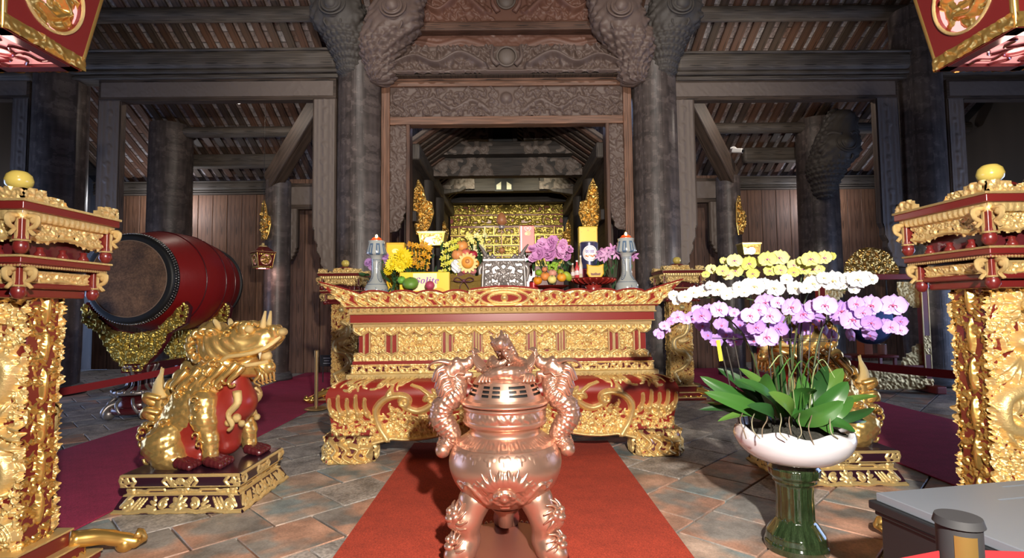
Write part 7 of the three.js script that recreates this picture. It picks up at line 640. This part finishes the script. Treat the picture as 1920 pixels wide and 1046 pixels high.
// wrapped fruit basket
{ const p = onTop(872, 5.5), t = thing('fruit_basket', 'gold wrapped fruit basket with a dark ribbon bow', 'basket', [p[0], p[1] + 0.14, p[2]]); part('stand_block', rbox(0.3, 0.14, 0.2, 0.01, 0, -0.07, 0), M.lacquer, t); const foil = mat([0.7, 0.46, 0.12], 0.35, { metalness: 0.3, bumpMap: rep(MOTTLEB, 2), bumpScale: 0.02 }); part('basket', [sheet(-PI, PI, 0, 1, 90, 10, (a, k) => { const r = (0.16 + 0.05 * k) * (1 + 0.03 * sin(a * 17) * k); return [r * sin(a) * 1.15, 0.1 + 0.06 * k + 0.012 * sin(a * 9) * k, r * cos(a) * 0.7]; }), sheet(-PI, PI, 0, 1, 60, 6, (a, k) => { const r = 0.19 - 0.03 * k; return [r * sin(a) * 1.15, 0.1 * k, r * cos(a) * 0.7]; }), lathe([[0, 0.1], [0.16, 0.1]], 24)], foil, t); part('ribbon_bow', [tube([[0, 0.1, 0.15], [-0.06, 0.135, 0.16], [-0.1, 0.11, 0.15], [-0.05, 0.09, 0.16], [0, 0.1, 0.15]], 0.012, 20, 6, 0.4), tube([[0, 0.1, 0.15], [0.06, 0.135, 0.16], [0.1, 0.11, 0.15], [0.05, 0.09, 0.16], [0, 0.1, 0.15]], 0.012, 20, 6, 0.4), tube([[0, 0.1, 0.155], [-0.03, 0.06, 0.165], [-0.04, 0.02, 0.16]], 0.01, 8, 6, 0.4), tube([[0, 0.1, 0.155], [0.03, 0.06, 0.165], [0.05, 0.02, 0.16]], 0.01, 8, 6, 0.4), ball(0.018, 0, 0.1, 0.16, 1, 10)], mat([0.12, 0.04, 0.06], 0.35), t);
  fruit('pomelo', 'peach coloured pomelo on top of the wrapped basket', 866, 462, 5.6, 24, [0.72, 0.3, 0.08], { dim: 0.6 }); fruit('ribbed_melon', 'ribbed orange melon on the left of the basket pile', 858, 478, 5.5, 24, [0.7, 0.28, 0.1], { rib: 5 }); fruit('ribbed_melon', 'red striped melon in the middle of the basket pile', 874, 475, 5.52, 20, [0.6, 0.14, 0.1], { rib: 5, turn: 0.3 }); fruit('red_apple', 'deep red apple at the right of the basket pile', 887, 477, 5.5, 17, [0.4, 0.02, 0.04], {}); fruit('orange_fruit', 'orange at the right edge of the basket pile', 890, 494, 5.46, 18, [0.78, 0.3, 0.03], {}); fruit('pink_apple', 'pink fruit at the foot of the basket pile', 871, 508, 5.4, 13, [0.6, 0.12, 0.14], {}); fruit('pink_apple', 'rosy fruit low at the right of the basket pile', 887, 508, 5.42, 14, [0.6, 0.2, 0.2], {});
  const q = at(877, 492, 5.36), s = thing('paper_sunflower', 'large cream paper sunflower with an orange heart on the basket', 'paper flower', [q.x, q.y, q.z]); part('petals', Array.from({ length: 15 }, (_, i) => put(fPetal(0.105, 0.022, 0.02), 0, 0, 0, 0.2, 0, i / 15 * 2 * PI)), mat([0.8, 0.66, 0.28], 0.6), s); part('heart', put(new THREE.SphereGeometry(0.062, 20, 14), 0, 0, 0.012, 0, 0, 0, [1, 1, 0.45]), mat([0.72, 0.3, 0.04], 0.5), s); part('navel', ring(0.016, 0.006, 0, 0.01, 0.04), mat([0.4, 0.14, 0.03], 0.5), s);
  const e = at(856, 499, 5.38), w = thing('tissue_fold', 'crumpled white tissue at the left of the wrapped basket', 'tissue', [e.x, e.y, e.z]); part('crumple', sheet(-PI, PI, -1.4, 1.4, 26, 14, (a, b) => { const r = 0.05 * (1 + 0.22 * sin(a * 5 + b * 7)); return [r * cos(b) * sin(a), r * sin(b) * 1.2, r * cos(b) * cos(a) * 0.6]; }), mat([0.78, 0.8, 0.84], 0.7), w); }
// silver burner
{ const d = 5.55, p = onTop(945, d), s = SZ(d), t = thing('silver_burner', 'ornate dark silver rectangular incense burner with flaring dragon ears', 'incense burner', p); const w = 74 * s, h = 62 * s, y0 = 14 * s, dp = 0.26; part('body', rbox(w, h, dp, 0.02, 0, y0 + h / 2 + 0.02, 0), M.tarnish, t); const r = new Relief(w, h, 0.0065, true); r.fill(0.045, 0.045, 901, () => true, 4, 1.1); r.flower(0, h * 0.4, 0.06, 8, 0.035, 0.5); r.line([[0, 0.012], [w / 2, 0.012]], 0.012, 0.012, 0.03); part('front_relief', r.geom((x, y, z) => [x, y + y0 + 0.02, dp / 2 - 0.002 + z]), M.tarnish, t);
  part('rim', rbox(w * 1.06, 0.035, dp * 1.1, 0.01, 0, y0 + h + 0.03, 0), M.tarnish, t); part('foot_rail', [rbox(w * 1.02, 0.03, dp, 0.008, 0, 0.075, 0), rbox(w * 0.96, 0.06, dp * 0.9, 0.01, 0, 0.03, 0)], M.tarnish, t);
  for (const k of [-1, 1]) { part('dragon_ear', [tube([[k * w * 0.3, h + y0 + 0.03, 0.05], [k * w * 0.42, h + y0 + 0.07, 0.06], [k * w * 0.52, h + y0 + 0.14, 0.05], [k * w * 0.62, h + y0 + 0.2, 0.03]], q => 0.034 * (1 - q * 0.75), 18, 9), tube([[k * w * 0.48, h + y0, 0.08], [k * w * 0.6, h * 0.8 + y0, 0.09], [k * w * 0.56, h * 0.45 + y0, 0.09]], q => 0.035 * (1 - q * 0.6), 16, 9)].concat(Array.from({ length: 8 }, (_, i) => ball(0.022, k * w * (0.2 + i * 0.04), h + y0 + 0.04 + 0.018 * (i % 3), 0.06 + 0.02 * (i % 2), 1, 8))), M.tarnish, t); part('corner_post', tube([[k * w * 0.5, 0.06, dp / 2], [k * w * 0.53, h * 0.5, dp / 2 + 0.01], [k * w * 0.5, h + y0, dp / 2]], 0.016, 10, 7), M.tarnish, t); }
  const q = at(941, 470, 5.75), b = thing('lotus_lamp', 'slender stemmed lamp with a translucent copper bulb above the silver burner', 'lamp', [q.x, TY, q.z]); const hy = q.y - TY; part('stem', [cyl(0.004, 0.004, hy + 0.3, 8, 0, (hy + 0.3) / 2, 0), lathe([[0, 0], [0.05, 0], [0.04, 0.015], [0, 0.02]], 16)], mat([0.45, 0.2, 0.1], 0.4), b); part('knob', lathe([[0, hy - 0.035], [0.035, hy - 0.01], [0.03, hy + 0.02], [0, hy + 0.04]], 16), mat([0.4, 0.17, 0.06], 0.4), b); part('collar', lathe([[0.02, hy + 0.235], [0.035, hy + 0.25], [0.03, hy + 0.275], [0.01, hy + 0.28]], 14), M.silver, b); part('bulb', lathe([[0.02, hy + 0.275], [0.055, hy + 0.3], [0.058, hy + 0.34], [0.04, hy + 0.39], [0.012, hy + 0.415], [0, hy + 0.42]], 22), mat([0.4, 0.16, 0.06], 0.5, { phys: true, transmission: 0.35, thickness: 0 }), b); }

renderer.render(scene, camera);
